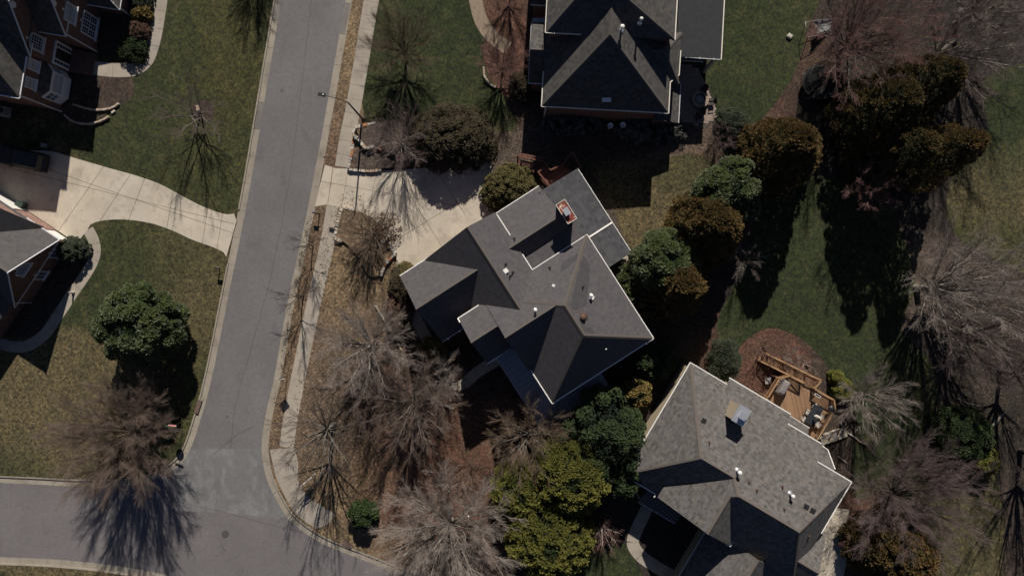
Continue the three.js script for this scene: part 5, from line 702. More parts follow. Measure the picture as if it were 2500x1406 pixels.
evergreen({ ...shrub, label: 'grey green half round shrub at the tip of the paved patio', at: P(1785, 305), h: 1.6, R: 1.7, sz: .75, turn: .5, seed: 146, tint: 'greyGreen', n: 4200, lobes: 80, lobeR: .32 });
evergreen({ ...shrub, label: 'clipped oval bush by the sunlit garage door', at: P(188, 612), h: 2.0, R: 1.5, sz: .8, seed: 147, tint: 'greyGreen', n: 3600, lobes: 80, lobeR: .26 });
evergreen({ ...shrub, label: 'pale speckled shrub beside the brick porch at the top', at: P(352, 8), h: 1.4, R: .85, seed: 148, tint: 'greyGreen', n: 1600, lobes: 40 });
evergreen({ ...shrub, label: 'green shrub with pale leaves beside the brick porch', at: P(350, 38), h: 1.1, R: .75, seed: 149, tint: 'yellow', n: 1000, lobes: 30, leaf: 'mid' });
evergreen({ ...shrub, label: 'square clipped russet bush inside the curved brick house walk', at: P(346, 78), h: 1.1, R: .85, sz: 1.05, seed: 150, tint: 'russet', n: 2600, lobes: 70, lobeR: .26, shape: 'column' });
evergreen({ ...shrub, label: 'dark low shrub in the shade inside the curved brick house walk', at: P(330, 125), h: 1.0, R: 1.2, seed: 151, tint: 'holly', n: 2000, lobes: 50 });
evergreen({ ...shrub, label: 'long low bush with pale blossom under the south wall of the top house', at: P(1400, 305), h: 1.3, R: 2.7, sz: .35, seed: 152, tint: 'flower', n: 4200, lobes: 110, leaf: 'small', lobeR: .35 });
evergreen({ ...shrub, label: 'long low bush with pale blossom at the patio end of the south wall', at: P(1590, 322), h: 1.3, R: 3.4, sz: .35, seed: 153, tint: 'flower', n: 5000, lobes: 130, leaf: 'small', lobeR: .35 });
evergreen({ ...shrub, label: 'dark shrub in the dark bed by the west wall of the top house', at: P(1272, 215), h: 1.5, R: 1.0, sz: 1.4, seed: 154, tint: 'brownGreen', n: 1800, lobes: 40 });
evergreen({ ...shrub, label: 'blue green shrub beside the wide bronze evergreen', at: P(2080, 330), h: 2.8, R: 1.3, seed: 155, tint: 'greyGreen', n: 2400, lobes: 50, leaf: 'fine', shape: 'ball', lobeR: .45 });
evergreen({ ...shrub, label: 'thin leaved shrub hanging over the edge of the drive', at: P(945, 556), h: 1.7, R: 1.3, sz: 1.0, seed: 156, tint: 'russet', n: 420, lobes: 70, leaf: 'small', lobeR: .3 });
evergreen({ ...shrub, label: 'tuft of pale dry grass by the paved patio bed', name: 'ornamental_grass', at: P(1818, 325), h: .9, R: .7, seed: 157, tint: 'yellow', n: 500, lobes: 30, leaf: 'fine' });
evergreen({ ...shrub, label: 'dark green shrub in the shade beneath the holly like tree', at: P(1600, 880), h: 2.6, R: 1.6, seed: 158, tint: 'holly', n: 2600, lobes: 60, leaf: 'mid' });
// fallen leaves on the beds: too many to count
{
  const r = rng(99), mb = new MB(); mb.tri(V(-.05, 0, 0), V(0, .012, -.035), V(.06, .004, 0)).tri(V(-.05, 0, 0), V(.06, .004, 0), V(0, .015, .035)); const g = mb.build(), pts = [];
  const spots = [[865, 700, 70, 190, 1500], [830, 1020, 90, 180, 1600], [1000, 1080, 140, 200, 2200], [1170, 1170, 90, 110, 1400], [757, 565, 10, 30, 120], [742, 640, 10, 34, 130], [727, 715, 10, 34, 130], [712, 800, 10, 34, 130], [697, 880, 9, 34, 110], [678, 1000, 9, 40, 110], [1760, 365, 60, 45, 900], [1240, 360, 60, 60, 600], [1600, 500, 130, 110, 900], [2250, 740, 35, 80, 500], [2380, 920, 140, 160, 2000], [2040, 1330, 40, 80, 260], [1870, 865, 45, 30, 250], [1995, 160, 35, 60, 400], [2200, 260, 170, 180, 2000], [1520, 650, 14, 30, 40], [1120, 980, 40, 60, 200]];
  for (const [x, y, a, b, n] of spots) for (let k = 0; k < n; k++) { const q = Math.sqrt(r()) * 1.25, t = r() * 6.283; pts.push(P(x + a * q * Math.cos(t), y + b * q * Math.sin(t)).setY(TOP + .02 + r() * .03)); }
  const im = new THREE.InstancedMesh(g, mat('deadLeaf', { color: lin(1, 1, 1), roughness: .9 }), pts.length), mx = new THREE.Matrix4(), c = new THREE.Color(); pts.forEach((p, i) => { const d = V((r() - .5) * .9, 1, (r() - .5) * .9).normalize(), s = .7 + .9 * r(); mx.compose(p, quatTo(d, r() * 6.283), V(s, s, s)); im.setMatrixAt(i, mx); const k = .5 + r() * 1.1; c.setRGB(.135 * k, (.085 + .02 * r()) * k, .05 * k); im.setColorAt(i, c); });
  im.name = 'fallen_leaves'; im.castShadow = im.receiveShadow = true; scene.add(im); tag(im, 'brown fallen leaves strewn over the beds and the wood floor', null, null, 'stuff');
}

// ---------------------------------------------------------------- walls of stone, brick edging, paved paths
for (const [k, c] of [['stonePale', [.46, .42, .36]], ['stoneGrey', [.30, .285, .26]], ['stoneTan', [.36, .28, .20]], ['stoneRust', [.36, .17, .085]]]) mat(k, { color: lin(...c), map: barkTex, roughness: 1 });
mat('edgeBrick', { color: lin(.42, .34, .28), roughness: 1 }); mat('paver', { color: lin(.25, .19, .155), roughness: 1 }); mat('paverB', { color: lin(.29, .225, .19), roughness: 1 }); mat('pathBrick', { color: lin(.30, .235, .17), roughness: 1 }); mat('pathBrickB', { color: lin(.255, .195, .145), roughness: 1 });
function stone(c, a, w, d, h, r, taper = .16) {           // a rough block: a along it
  const n = V(-a.z, 0, a.x), mb = new MB(), j = () => (r() - .5) * .22, q = (s, t, y, k) => c.clone().addScaledVector(a, s * w / 2 * k).addScaledVector(n, t * d / 2 * k).add(V(0, y, 0)), ring = (y, k) => [[-1, -1], [1, -1], [1, 1], [-1, 1]].map(([s, t]) => q(s + j(), t + j(), y + j() * h * .2, k)), A = ring(0, 1), B = ring(h * .78, 1), C = ring(h, 1 - taper);
  for (const [p, s] of [[A, B], [B, C]]) for (let i = 0; i < 4; i++) { const k = (i + 1) % 4; mb.quad(p[i], s[i], s[k], p[k]); } return mb.quad(C[3], C[2], C[1], C[0]);
}
function stones(o, pts, len, dep, h, y, seed, kinds, name = 'stone', gap = .04) {
  const r = rng(seed), line = curve(pts, .08), L = line.length * .08; let s = 0, i = 0; while (i < line.length - 2) { const w = len * (.65 + .7 * r()), n = Math.max(2, Math.round(w / .08)), j = Math.min(line.length - 1, i + n), a = line[j].clone().sub(line[i]).setY(0), l = a.length(); if (l < .08) break; a.normalize(); part(o, name, stone(line[i].clone().lerp(line[j], .5).setY(y), a, l - gap * .4, dep * (.8 + .4 * r()), h * (.85 + .3 * r()), r), M[kinds[Math.floor(r() * kinds.length)]]); i = j; s++; }
}
{
  const mound = (label, pts, h) => struct('raised_bed', label, new MB().slab(atY(clean(curve(pts, .5, true)), TOP + h), h), M.soil);
  mound('raised bed of bare soil above the drive, lower terrace', [[868, 321], [864, 345], [862, 375], [857, 395], [854, 412], [898, 416], [930, 413], [1000, 407], [1100, 399], [1180, 392], [1192, 340], [1175, 300], [1100, 300], [1000, 300], [930, 308]], .32);
  mound('raised bed of bare soil above the drive, upper terrace', [[873, 317], [878, 332], [882, 347], [890, 361], [902, 365], [915, 359], [925, 361], [940, 370], [1000, 390], [1100, 386], [1172, 376], [1180, 320], [1100, 292], [1000, 292], [920, 306], [890, 312]], .75);
  mound('raised bed of bare soil below the drive', [[828, 508], [838, 506], [866, 516], [898, 529], [927, 553], [947, 588], [963, 618], [950, 628], [938, 648], [931, 670], [905, 675], [870, 620], [842, 592], [822, 580], [822, 540]], .28);
  const K = ['stonePale', 'stoneGrey', 'stoneTan', 'stonePale'], K2 = [...K, 'stoneRust'];
  const W = (label, at) => thing('stone_wall', label, 'stone wall', P(...at));
  let o = W('curved wall of pale ledge stones holding the upper terrace', [880, 345]); stones(o, [[920, 304], [890, 310], [872, 315], [865, 328], [872, 340], [882, 345], [891, 362], [903, 366], [916, 359], [926, 362], [936, 369]], .42, .34, .82, TOP, 1, K2);
  o = W('low stone wall beside the sidewalk and along the top of the drive', [857, 390]); stones(o, [[864, 342], [861, 375], [856, 395], [852, 413]], .38, .3, .40, TOP, 2, K2); stones(o, [[852, 415], [875, 417], [900, 419], [932, 416]], .42, .26, .38, TOP, 3, K);
  o = W('row of rounded pale stones beside the lower sidewalk', [826, 545]); stones(o, [[836, 507], [829, 530], [824, 555], [819, 580]], .36, .34, .34, TOP, 4, ['stonePale'], 'stone', .3); stones(o, [[838, 506], [852, 511], [866, 515]], .3, .2, .34, TOP, 5, K); stones(o, [[818, 582], [826, 586], [836, 590]], .34, .25, .4, TOP, 55, K);
  o = W('stone wall bending round the corner of the lower drive', [958, 620]); stones(o, [[940, 572], [952, 592], [966, 620]], .4, .3, .34, TOP, 6, K); stones(o, [[967, 621], [955, 630], [945, 642], [936, 658], [932, 675]], .36, .3, .38, TOP, 7, K2);
  o = W('long thin stone edging beside the door walk garden', [950, 800]); stones(o, [[917, 745], [935, 775], [955, 808], [982, 856]], .5, .18, .22, TOP, 8, ['stoneGrey', 'stoneTan', 'stonePale'], 'stone', .02);
  o = W('patch of flat stones at the corner of the door walk', [1112, 940]); for (let k = 0; k < 16; k++) { const r = rng(300 + k), c = P(1104 + (k % 4) * 6 + r() * 4, 928 + Math.floor(k / 4) * 6 + r() * 4).setY(TOP); part(o, 'stone', stone(c, V(Math.cos(r() * 3), 0, Math.sin(r() * 3)).normalize(), .24, .22, .1, r), M[K[k % 4]]); } stones(o, [[1070, 978], [1090, 990], [1108, 997]], .35, .2, .24, TOP, 9, ['stonePale', 'stoneTan']); stones(o, [[1092, 962], [1100, 968], [1098, 978]], .3, .26, .12, TOP, 10, ['stonePale']);
  o = W('pale ledge stone wall at the foot of the timber deck', [2030, 1065]); { const r = rng(61); for (let k = 0; k < 12; k++) for (let q = 0; q < 2; q++) { const f = (k + .5) / 12, c = P(lerp(2000, 2062, f) + q * 2, lerp(1070, 1048, f) + q * 12 - 2).setY(TOP), a = V(62, 0, -22).normalize(); part(o, 'stone', stone(c, a, .28, .5, .30 + .12 * r(), r, .1), M[K[(k + q) % 3]]); } stones(o, [[2062, 1052], [2082, 1064], [2100, 1078], [2116, 1084]], .3, .16, .2, TOP, 62, ['stoneTan', 'stonePale']); }
  const edging = (label, pts, at, seed) => { const b = thing('brick_edging', label, 'brick edging', P(...at)); stones(b, pts, .24, .2, .3, TOP, seed, ['edgeBrick', 'edgeBrick', 'stoneTan'], 'brick', .02); };
  edging('curved brick edging of the upper bed before the bay window', [[180, 256], [205, 264], [230, 269], [255, 269], [278, 264], [292, 254]], [240, 268], 12); edging('curved brick edging of the lower bed before the bay window', [[160, 282], [178, 297], [200, 303], [225, 303], [250, 296], [268, 286]], [215, 303], 13); edging('low stone edging of the mulch bed west of the top house', [[1181, 165], [1183, 188], [1195, 205], [1212, 216]], [1190, 198], 14);
  { const b = thing('stone_block', 'pale stone block lying at the end of the lower brick edging', 'stone', P(278, 274)); part(b, 'stone', stone(P(278, 274).setY(TOP), V(.8, 0, -.6), .42, .22, .2, rng(4)), M.stonePale); }
  { const b = thing('boulder', 'pale boulder alone on the green back lawn', 'boulder', P(1927, 90)); part(b, 'stone', stone(P(1927, 90).setY(TOP - .05), V(.8, 0, .6), .5, .45, .35, rng(9), .35), M.stonePale); }
  { const b = thing('boulder', 'pale stone standing on the walled bed by the lower drive', 'boulder', P(936, 592)); part(b, 'stone', stone(P(936, 592).setY(TOP + .2), V(.8, 0, -.6), .42, .3, .4, rng(19), .35), M.stonePale); }
  { const b = thing('garden_statue', 'small pale statue standing beside the winding walk', 'statue', P(180, 714)); const p = P(180, 714).setY(TOP); part(b, 'pedestal', new MB().box(p.x, TOP + .12, p.z, .24, .24, .24, .5), M.stonePale); part(b, 'figure', new MB().lathe(p.clone().setY(TOP + .24), [[.08, 0], [.1, .12], [.085, .26], [.1, .36], [.05, .45], [.065, .52], [.05, .6], [0, .63]], 10), M.stonePale); }
  { const b = thing('tree_stone', 'pale rock at the foot of the sparse tree on the west lawn', 'rock', P(485, 266)); part(b, 'stone', stone(P(485, 266).setY(TOP), V(.2, 0, 1), .6, .35, .3, rng(29), .3), M.stoneTan); }
}
function pavers(parent, outline, deg, w, l, y, ms, seed) { // small paving laid in courses and cut to the outline; two tones, each joined
  const r = rng(seed), th = deg * Math.PI / 180, U = V(Math.cos(th), 0, Math.sin(th)), W = V(-Math.sin(th), 0, Math.cos(th)), mb = ms.map(() => new MB()); let a = [1e9, -1e9, 1e9, -1e9]; for (const p of outline) { const u = p.dot(U), v = p.dot(W); a = [Math.min(a[0], u), Math.max(a[1], u), Math.min(a[2], v), Math.max(a[3], v)]; }
  const inside = p => { let s = false; for (let i = 0, j = outline.length - 1; i < outline.length; j = i++) { const A = outline[i], B = outline[j]; if ((A.z > p.z) !== (B.z > p.z) && p.x < (B.x - A.x) * (p.z - A.z) / (B.z - A.z) + A.x) s = !s; } return s; };
  for (let v = a[2], row = 0; v < a[3]; v += w, row++) for (let u = a[0] + (row % 2) * l / 2; u < a[1]; u += l) { const c = U.clone().multiplyScalar(u + l / 2).addScaledVector(W, v + w / 2); if (!inside(c)) continue; const k = Math.floor(r() * ms.length), yy = y + (r() - .5) * .008; mb[k].slab([[0, 0], [1, 0], [1, 1], [0, 1]].map(([s, t]) => U.clone().multiplyScalar(u + .008 + s * (l - .016)).addScaledVector(W, v + .008 + t * (w - .016)).setY(yy)), .04); }
  mb.forEach((m, i) => part(parent, 'paving', m, ms[i], 'stuff'));
}
{
  const o = thing('patio', 'paved brown patio with a round fire pit beside the flat roofed porch', null, P(1715, 245)); tag(o, null, null, null, 'structure'); const out = poly([[1640, 150], [1700, 165], [1712, 184], [1724, 206], [1737, 238], [1746, 262], [1749, 292], [1744, 297], [1702, 305], [1640, 300]]);
  part(o, 'joint_bed', new MB().slab(atY(out, TOP + .012), .02), M.joint); pavers(o, out, 3, .28, .28, TOP + .03, [M.paver, M.paverB], 5); pavers(o, out.map(q => q.clone().lerp(P(1700, 240), -.012)), 3, .28, .28, TOP - .03, [M.paver], 6);
  const c = P(1708, 244).setY(TOP + .03), f = thing('fire_pit', 'round stone fire pit half in the shade of the top house', 'fire pit', c.clone());
  for (let k = 0; k < 18; k++) { const t0 = k / 18 * 6.2832 + .02, t1 = (k + 1) / 18 * 6.2832 - .02, q = (t, r) => V(c.x + Math.cos(t) * r, TOP + .42, c.z + Math.sin(t) * r); part(f, 'stone', new MB().slab([q(t0, .56), q(t0, .9), q(t1, .9), q(t1, .56)], .4), k % 3 ? M.paverB : M.stoneTan); } part(f, 'liner', new MB().lathe(V(c.x, TOP, c.z), [[.55, .02], [.55, .36], [.5, .36], [.5, .1]], 20), M.darkMetal); part(f, 'ash', new MB().lathe(V(c.x, TOP, c.z), [[.5, .12], [.3, .2], [0, .22]], 16), M.stoneGrey);
  const chair = thing('patio_chair', 'dark slatted chair above the fire pit, near the tip of the patio', 'chair', V(0, 0, 0), 'chairs round the fire pit');
  const mb = new MB(); mb.box(0, .36, 0, .56, .05, .52); part(chair, 'seat', mb, M.chairDark = mat('chairDark', { color: lin(.05, .04, .036), roughness: .8 })); part(chair, 'backrest', new MB().hexa(V(0, .68, .30), V(.28, 0, 0), V(0, .34, .09), V(0, -.006, .02)), M.chairDark); for (const [x, z, h] of [[-.25, -.22, .56], [.25, -.22, .56], [-.25, .24, .36], [.25, .24, .36]]) part(chair, 'leg', new MB().box(x, h / 2, z, .06, h, .06), M.chairDark); for (const x of [-.29, .29]) part(chair, 'armrest', new MB().box(x, .57, -.02, .09, .03, .56), M.chairDark);
  const put = (px, py, t, label) => copy(chair, P(px, py).setY(TOP + .035), t, label); chair.position.copy(P(1716, 222).setY(TOP + .035)); chair.rotation.y = 2.6; put(1735, 252, 1.45, 'dark slatted chair on the sunny side of the fire pit, backed to the lawn'); put(1712, 276, .2, 'dark slatted chair below the fire pit, at the shadow line'); put(1703, 288, -.3, 'dark slatted chair lowest on the patio');
  const bp = thing('brick_path', 'curved path of small tan bricks at the top of the picture', null, P(1160, 30)); tag(bp, null, null, null, 'structure'); { const r = rng(8), line = curve([[1158, -90], [1160, -30], [1164, 10], [1173, 45], [1186, 70], [1204, 92], [1240, 118]], .12); const [A, B] = ribbon(line, .68, -.72), m0 = new MB(), ms = [new MB(), new MB()]; for (let i = 0; i + 1 < line.length; i++) { m0.slab([A[i], A[i + 1], B[i + 1], B[i]].map(q => V(q.x, TOP + .012, q.z)), .02); for (let k = 0; k < 7; k++) { const s = (i % 2) * .5, f = (k + s * .99) / 7, g = Math.min(1, (k + 1 + s) / 7) - .012; if (f > .98) continue; const q = (u, v) => A[i + u].clone().lerp(B[i + u], v); ms[r() < .6 ? 0 : 1].slab([q(0, f).lerp(q(1, f), .05), q(0, f).lerp(q(1, f), .95), q(0, g).lerp(q(1, g), .95), q(0, g).lerp(q(1, g), .05)].map(p => V(p.x, TOP + .026 + r() * .006, p.z)), .02); } } part(bp, 'joint_bed', m0, M.joint); part(bp, 'paving', ms[0], M.pathBrick, 'stuff'); part(bp, 'paving', ms[1], M.pathBrickB, 'stuff'); }
  struct('patio_slab', 'tan concrete slab with fallen leaves behind the middle house', new MB().slab(atY(poly([[1480, 640], [1545, 612], [1556, 640], [1520, 690], [1500, 700]]), TOP + .03), .05), M.concrete); struct('patio_slab', 'tan concrete drive edge with red leaves beside the grey shingled house', new MB().slab(atY(smoothOutline([[1980, 1210, 1], [2035, 1238, 1], [2074, 1244, 1], [2066, 1275], [2062, 1300, 1], [2070, 1345], [2060, 1400], [2040, 1480, 1], [1880, 1480, 1]]), TOP + .03), .05), M.concrete);
}
// ---------------------------------------------------------------- street furniture
{
  const b = P(887, 293).setY(TOP), o = thing('street_lamp', 'tall dark street lamp whose curved arm reaches over the street', 'street lamp', b.clone()), t = b.clone().setY(7.5), e = P(790, 232, 8.55), cv = new THREE.QuadraticBezierCurve3(t, t.clone().lerp(e, .35).setY(8.35), e); part(o, 'base', new MB().lathe(b, [[.2, 0], [.2, .08], [.13, .16], [.12, .5]], 12), M.darkMetal); part(o, 'pole', new MB().tube([b, t], [.11, .07], 10), M.darkMetal); part(o, 'arm', new MB().tube(cv.getPoints(12), .035, 8), M.darkMetal); const d = e.clone().sub(cv.getPoint(.9)).setY(0).normalize(), h = part(o, 'lamp_head', new MB().hexa(e.clone().addScaledVector(d, .2), d.clone().multiplyScalar(.34), V(0, .07, 0), V(-d.z, 0, d.x).multiplyScalar(.16)), M.darkMetal); part(h, 'photocell', new MB().lathe(e.clone().addScaledVector(d, .05).add(V(0, .07, 0)), [[.05, 0], [.05, .09], [0, .11]], 8), M.galv); part(h, 'lens', new MB().hexa(e.clone().addScaledVector(d, .24).add(V(0, -.08, 0)), d.clone().multiplyScalar(.22), V(0, .02, 0), V(-d.z, 0, d.x).multiplyScalar(.12)), M.blind);
  const mailbox = (px, py, turn, label) => { const m = thing('mailbox', label, 'mailbox', P(px, py).setY(TOP)); const p = P(px, py).setY(TOP), c = Math.cos(turn), s = Math.sin(turn), a = V(c, 0, s), n = V(-s, 0, c); part(m, 'post', new MB().bar(p, p.clone().setY(TOP + 1.25), .1, .1, V(1, 0, 0)), M.darkMetal); part(m, 'arm', new MB().bar(p.clone().setY(TOP + .95).addScaledVector(a, -.15), p.clone().setY(TOP + .95).addScaledVector(a, .42), .07, .07), M.darkMetal); const bx = new MB(), pr = []; for (let k = 0; k <= 8; k++) { const t = k / 8 * Math.PI; pr.push([Math.cos(t) * .1, .13 + Math.sin(t) * .1]); } pr.push([-.1, 0], [.1, 0]); const f = x => pr.map(([u, y]) => p.clone().setY(TOP + 1.0 + y).addScaledVector(a, x).addScaledVector(n, u)), A = f(-.08), B = f(.44); for (let k = 0; k < pr.length; k++) { const j = (k + 1) % pr.length; bx.quad(A[k], A[j], B[j], B[k]); } bx.face(A).face(B); const q = part(m, 'box', bx, M.mailMetal || mat('mailMetal', { color: lin(.075, .078, .085), roughness: .35, metalness: .3 })); part(q, 'flag', new MB().hexa(p.clone().setY(TOP + 1.2).addScaledVector(a, .2).addScaledVector(n, .115), a.clone().multiplyScalar(.07), V(0, .05, 0), n.clone().multiplyScalar(.006)), M.signRed || mat('signRed', { color: lin(.42, .018, .022), roughness: .5 })); };
  mailbox(537, 653, .16, 'dark mailbox on a post beside the west kerb'); mailbox(780, 523, Math.PI + .16, 'dark mailbox on a post in the verge at the east drive');
  // stop sign with street name blades
  const sp = P(446, 1029).setY(TOP), ss = thing('stop_sign', 'red octagonal stop sign with green street blades at the west corner', 'stop sign', sp.clone()); part(ss, 'post', new MB().tube([sp, sp.clone().setY(3.5)], .035, 8), M.darkMetal);
  const n = V(.2, 0, -.98).normalize(), a = V(-n.z, 0, n.x).negate(), mk = (r, z, s = 8, y = 2.55) => { const q = []; for (let k = 0; k < s; k++) { const t = (k + .5) / s * 2 * Math.PI; q.push(sp.clone().setY(y + Math.sin(t) * r).addScaledVector(a, Math.cos(t) * r).addScaledVector(n, z)); } return q; }, plateOf = (r, z0, z1) => { const A = mk(r, z0), B = mk(r, z1), m = new MB().face(A).face(B); for (let k = 0; k < 8; k++) m.quad(A[k], A[(k + 1) % 8], B[(k + 1) % 8], B[k]); return m; };
  const face = part(ss, 'sign_face', plateOf(.41, .045, .05), M.white); part(face, 'red_field', plateOf(.37, .05, .054), M.signRed); part(ss, 'sign_back', plateOf(.41, .038, .0445), M.galv);
  const font = await new FontLoader().loadAsync('fonts/droid/droid_sans_bold.typeface.json'), textOn = (parent, str, size, c, ax, nn, m, sy = 1) => { const g = new TextGeometry(str, { font, size, depth: .004, curveSegments: 4, bevelEnabled: false }); g.computeBoundingBox(); const w = g.boundingBox.max.x - g.boundingBox.min.x, hh = g.boundingBox.max.y; g.translate(-w / 2 - g.boundingBox.min.x, -hh / 2, 0); g.scale(1, sy, 1); g.applyMatrix4(new THREE.Matrix4().makeBasis(ax, UP, nn).setPosition(c)); part(parent, 'lettering', new MB().geo(g), m); };
  textOn(face, 'STOP', .2, sp.clone().setY(2.55).addScaledVector(n, .0545), UP.clone().cross(n), n, M.white, 1.25);
  mat('signGreen', { color: lin(.015, .19, .10), roughness: .5 }); for (const [t, y, l] of [[.4, 3.25, .45]]) { const d = V(Math.cos(t), 0, Math.sin(t)), nn = V(-d.z, 0, d.x); part(ss, 'street_blade', new MB().hexa(sp.clone().setY(y), d.clone().multiplyScalar(l), V(0, .1, 0), nn.multiplyScalar(.01)), M.signGreen); }
  // diamond warning sign seen from behind
  const wp = P(701, 917).setY(TOP), ws = thing('road_sign', 'diamond road sign on a thin post in the east verge, seen from behind', 'road sign', wp.clone()); part(ws, 'post', new MB().tube([wp, wp.clone().setY(2.9)], .03, 7), M.darkMetal); const wn = V(.12, 0, -.99).normalize(), wa = V(wn.z, 0, -wn.x), dm = (r, z) => [[0, r], [r, 0], [0, -r], [-r, 0]].map(([u, v]) => wp.clone().setY(2.3 + v).addScaledVector(wa, u).addScaledVector(wn, z)), dia = (r, z0, z1) => { const A = dm(r, z0), B = dm(r, z1), m = new MB().face(A).face(B); for (let k = 0; k < 4; k++) m.quad(A[k], A[(k + 1) % 4], B[(k + 1) % 4], B[k]); return m; }; part(ws, 'sign_back', dia(.54, -.045, -.037), M.galv); part(ws, 'sign_face', dia(.54, -.053, -.0455), mat('signYellow', { color: lin(.7, .45, .02), roughness: .5 }));
  // post with a hanging board on the corner
  const hp = P(770, 1156).setY(TOP), hs = thing('sign_post', 'white post with a hanging board on the corner landing', 'sign', hp.clone()), ad = V(-34, 0, 27).normalize(); part(hs, 'post', new MB().bar(hp, hp.clone().setY(2.1), .09, .09, V(1, 0, 0)), M.white); part(hs, 'arm', new MB().bar(hp.clone().setY(1.95).addScaledVector(ad, -.2), hp.clone().setY(1.95).addScaledVector(ad, 1.35), .07, .08), M.white); part(hs, 'board', new MB().hexa(hp.clone().setY(1.42).addScaledVector(ad, .72), ad.clone().multiplyScalar(.5), V(0, .36, 0), V(-ad.z, 0, ad.x).multiplyScalar(.012)), M.white); part(hs, 'rider', new MB().hexa(hp.clone().setY(.95).addScaledVector(ad, .72), ad.clone().multiplyScalar(.42), V(0, .07, 0), V(-ad.z, 0, ad.x).multiplyScalar(.01)), M.white); for (const s of [.32, 1.12]) part(hs, 'hanger', new MB().tube([hp.clone().setY(1.92).addScaledVector(ad, s), hp.clone().setY(1.77).addScaledVector(ad, s)], .012, 5), M.darkMetal);
}
// ---------------------------------------------------------------- car, bin and small things at the west houses
{
  const o = thing('car', 'black sport utility car parked in the shade on the west drive', 'car', V(0, 0, 0)); mat('carPaint', { color: lin(.006, .006, .007), roughness: .5 }); mat('tyre', { color: lin(.018, .018, .018), roughness: .9 }); mat('tail', { color: lin(.35, .02, .015), roughness: .3 });
  const ex = (pts, w, m, name, bev = .05, parent = o) => { const s = new THREE.Shape(pts.map(([x, y]) => new THREE.Vector2(x, y))), g = new THREE.ExtrudeGeometry(s, { depth: w - 2 * bev, bevelEnabled: true, bevelSize: bev, bevelThickness: bev, bevelSegments: 3, curveSegments: 6 }); g.translate(0, 0, -(w - 2 * bev) / 2); return part(parent, name, new MB().geo(g), m); };
  const body = ex([[-2.3, .42], [2.25, .42], [2.33, .62], [2.28, .95], [2.1, 1.02], [.95, 1.08], [-2.2, 1.08], [-2.36, .9], [-2.38, .6]], 1.84, M.carPaint, 'body', .15); ex([[-2.2, 1.05], [1.05, 1.05], [.35, 1.58], [.1, 1.66], [-1.75, 1.66], [-1.95, 1.6]], 1.58, M.carGlass || mat('carGlass', { color: lin(.008, .009, .010), roughness: .4 }), 'cabin', .16); ex([[-1.75, 1.66], [.15, 1.66], [.1, 1.72], [-1.6, 1.74]], 1.4, M.carPaint, 'roof', .05); part(o, 'rear_window', new MB().hexa(V(-2.12, 1.36, 0), V(.06, .22, 0), V(0, 0, .66), V(.02, -.005, 0)), M.glass);
  for (const [x, z] of [[-1.45, -.86], [-1.45, .86], [1.42, -.86], [1.42, .86]]) { const w = new MB(), s = Math.sign(z); w.tube([V(x, .36, z - .11), V(x, .36, z + .11)], .36, 18); const t = part(o, 'wheel', w, M.tyre); part(t, 'rim', new MB().tube([V(x, .36, z + s * .112), V(x, .36, z + s * .12)], .22, 12), M.galv); }
  for (const z of [-.76, .76]) { part(o, 'tail_light', new MB().box(-2.4, .93, z, .06, .2, .26), M.tail); part(o, 'headlight', new MB().box(2.3, .8, z, .08, .16, .34), M.blind); part(o, 'mirror', new MB().box(.75, 1.12, z * 1.32, .12, .13, .16), M.carPaint); } part(o, 'number_plate', new MB().box(-2.42, .72, 0, .02, .14, .4), M.offwhite); for (const z of [-.62, .62]) part(o, 'roof_rail', new MB().bar(V(-1.6, 1.79, z), V(0, 1.77, z), .04, .04), M.galv);
  o.position.copy(P(68, 391).setY(TOP + .014)); o.rotation.y = Math.PI - .21;
  const bin = thing('wheeled_bin', 'dark green wheeled bin standing by the shaded garage door', 'bin', P(61, 503).setY(TOP)), p = P(61, 503).setY(TOP), t = .58, a = V(Math.cos(t), 0, Math.sin(t)), n = V(-a.z, 0, a.x), mb = new MB(), q = (s, u, y) => p.clone().setY(TOP + y).addScaledVector(a, s).addScaledVector(n, u), A = [[-.25, -.26], [.25, -.26], [.25, .26], [-.25, .26]].map(([s, u]) => q(s, u, .05)), B = [[-.32, -.34], [.32, -.34], [.32, .34], [-.32, .34]].map(([s, u]) => q(s, u, 1.0)); for (let k = 0; k < 4; k++) { const j = (k + 1) % 4; mb.quad(A[k], B[k], B[j], A[j]); } mb.face(A); mat('binGreen', { color: lin(.020, .036, .028), roughness: .5 }); part(bin, 'body', mb, M.binGreen); part(bin, 'lid', new MB().hexa(q(0, 0, 1.04), a.clone().multiplyScalar(.37), V(0, .035, 0), n.clone().multiplyScalar(.38)), M.binGreen); for (const s of [-.27, .27]) part(bin, 'wheel', new MB().tube([q(s - .03, .3, .12), q(s + .03, .3, .12)], .12, 12), M.tyre); part(bin, 'handle', new MB().tube([q(-.3, .38, .98), q(.3, .38, .98)], .02, 6), M.binGreen);
  const ac = P(15, 274).setY(TOP), u = thing('ac_unit', 'square outdoor cooling unit beside the brick house wall', 'ac unit', ac.clone()); part(u, 'pad', new MB().box(ac.x, TOP + .04, ac.z, 1.05, .08, 1.05, .16), M.concrete); part(u, 'case', new MB().box(ac.x, TOP + .45, ac.z, .78, .74, .78, .16), M.stoneGrey); part(u, 'fan_guard', new MB().lathe(V(ac.x, TOP + .82, ac.z), [[.3, 0], [.3, .02], [.22, .03], [.2, .01], [.1, .02], [0, .03]], 20), M.darkMetal);
  const ub = P(110, 356).setY(TOP), ubx = thing('utility_box', 'low grey utility box on the shaded lawn edge by the drive', 'utility box', ub.clone()); part(ubx, 'case', new MB().box(ub.x, TOP + .14, ub.z, .42, .28, .34, .2), M.stoneGrey); part(ubx, 'lid', new MB().box(ub.x, TOP + .3, ub.z, .48, .05, .4, .2), M.stoneGrey);
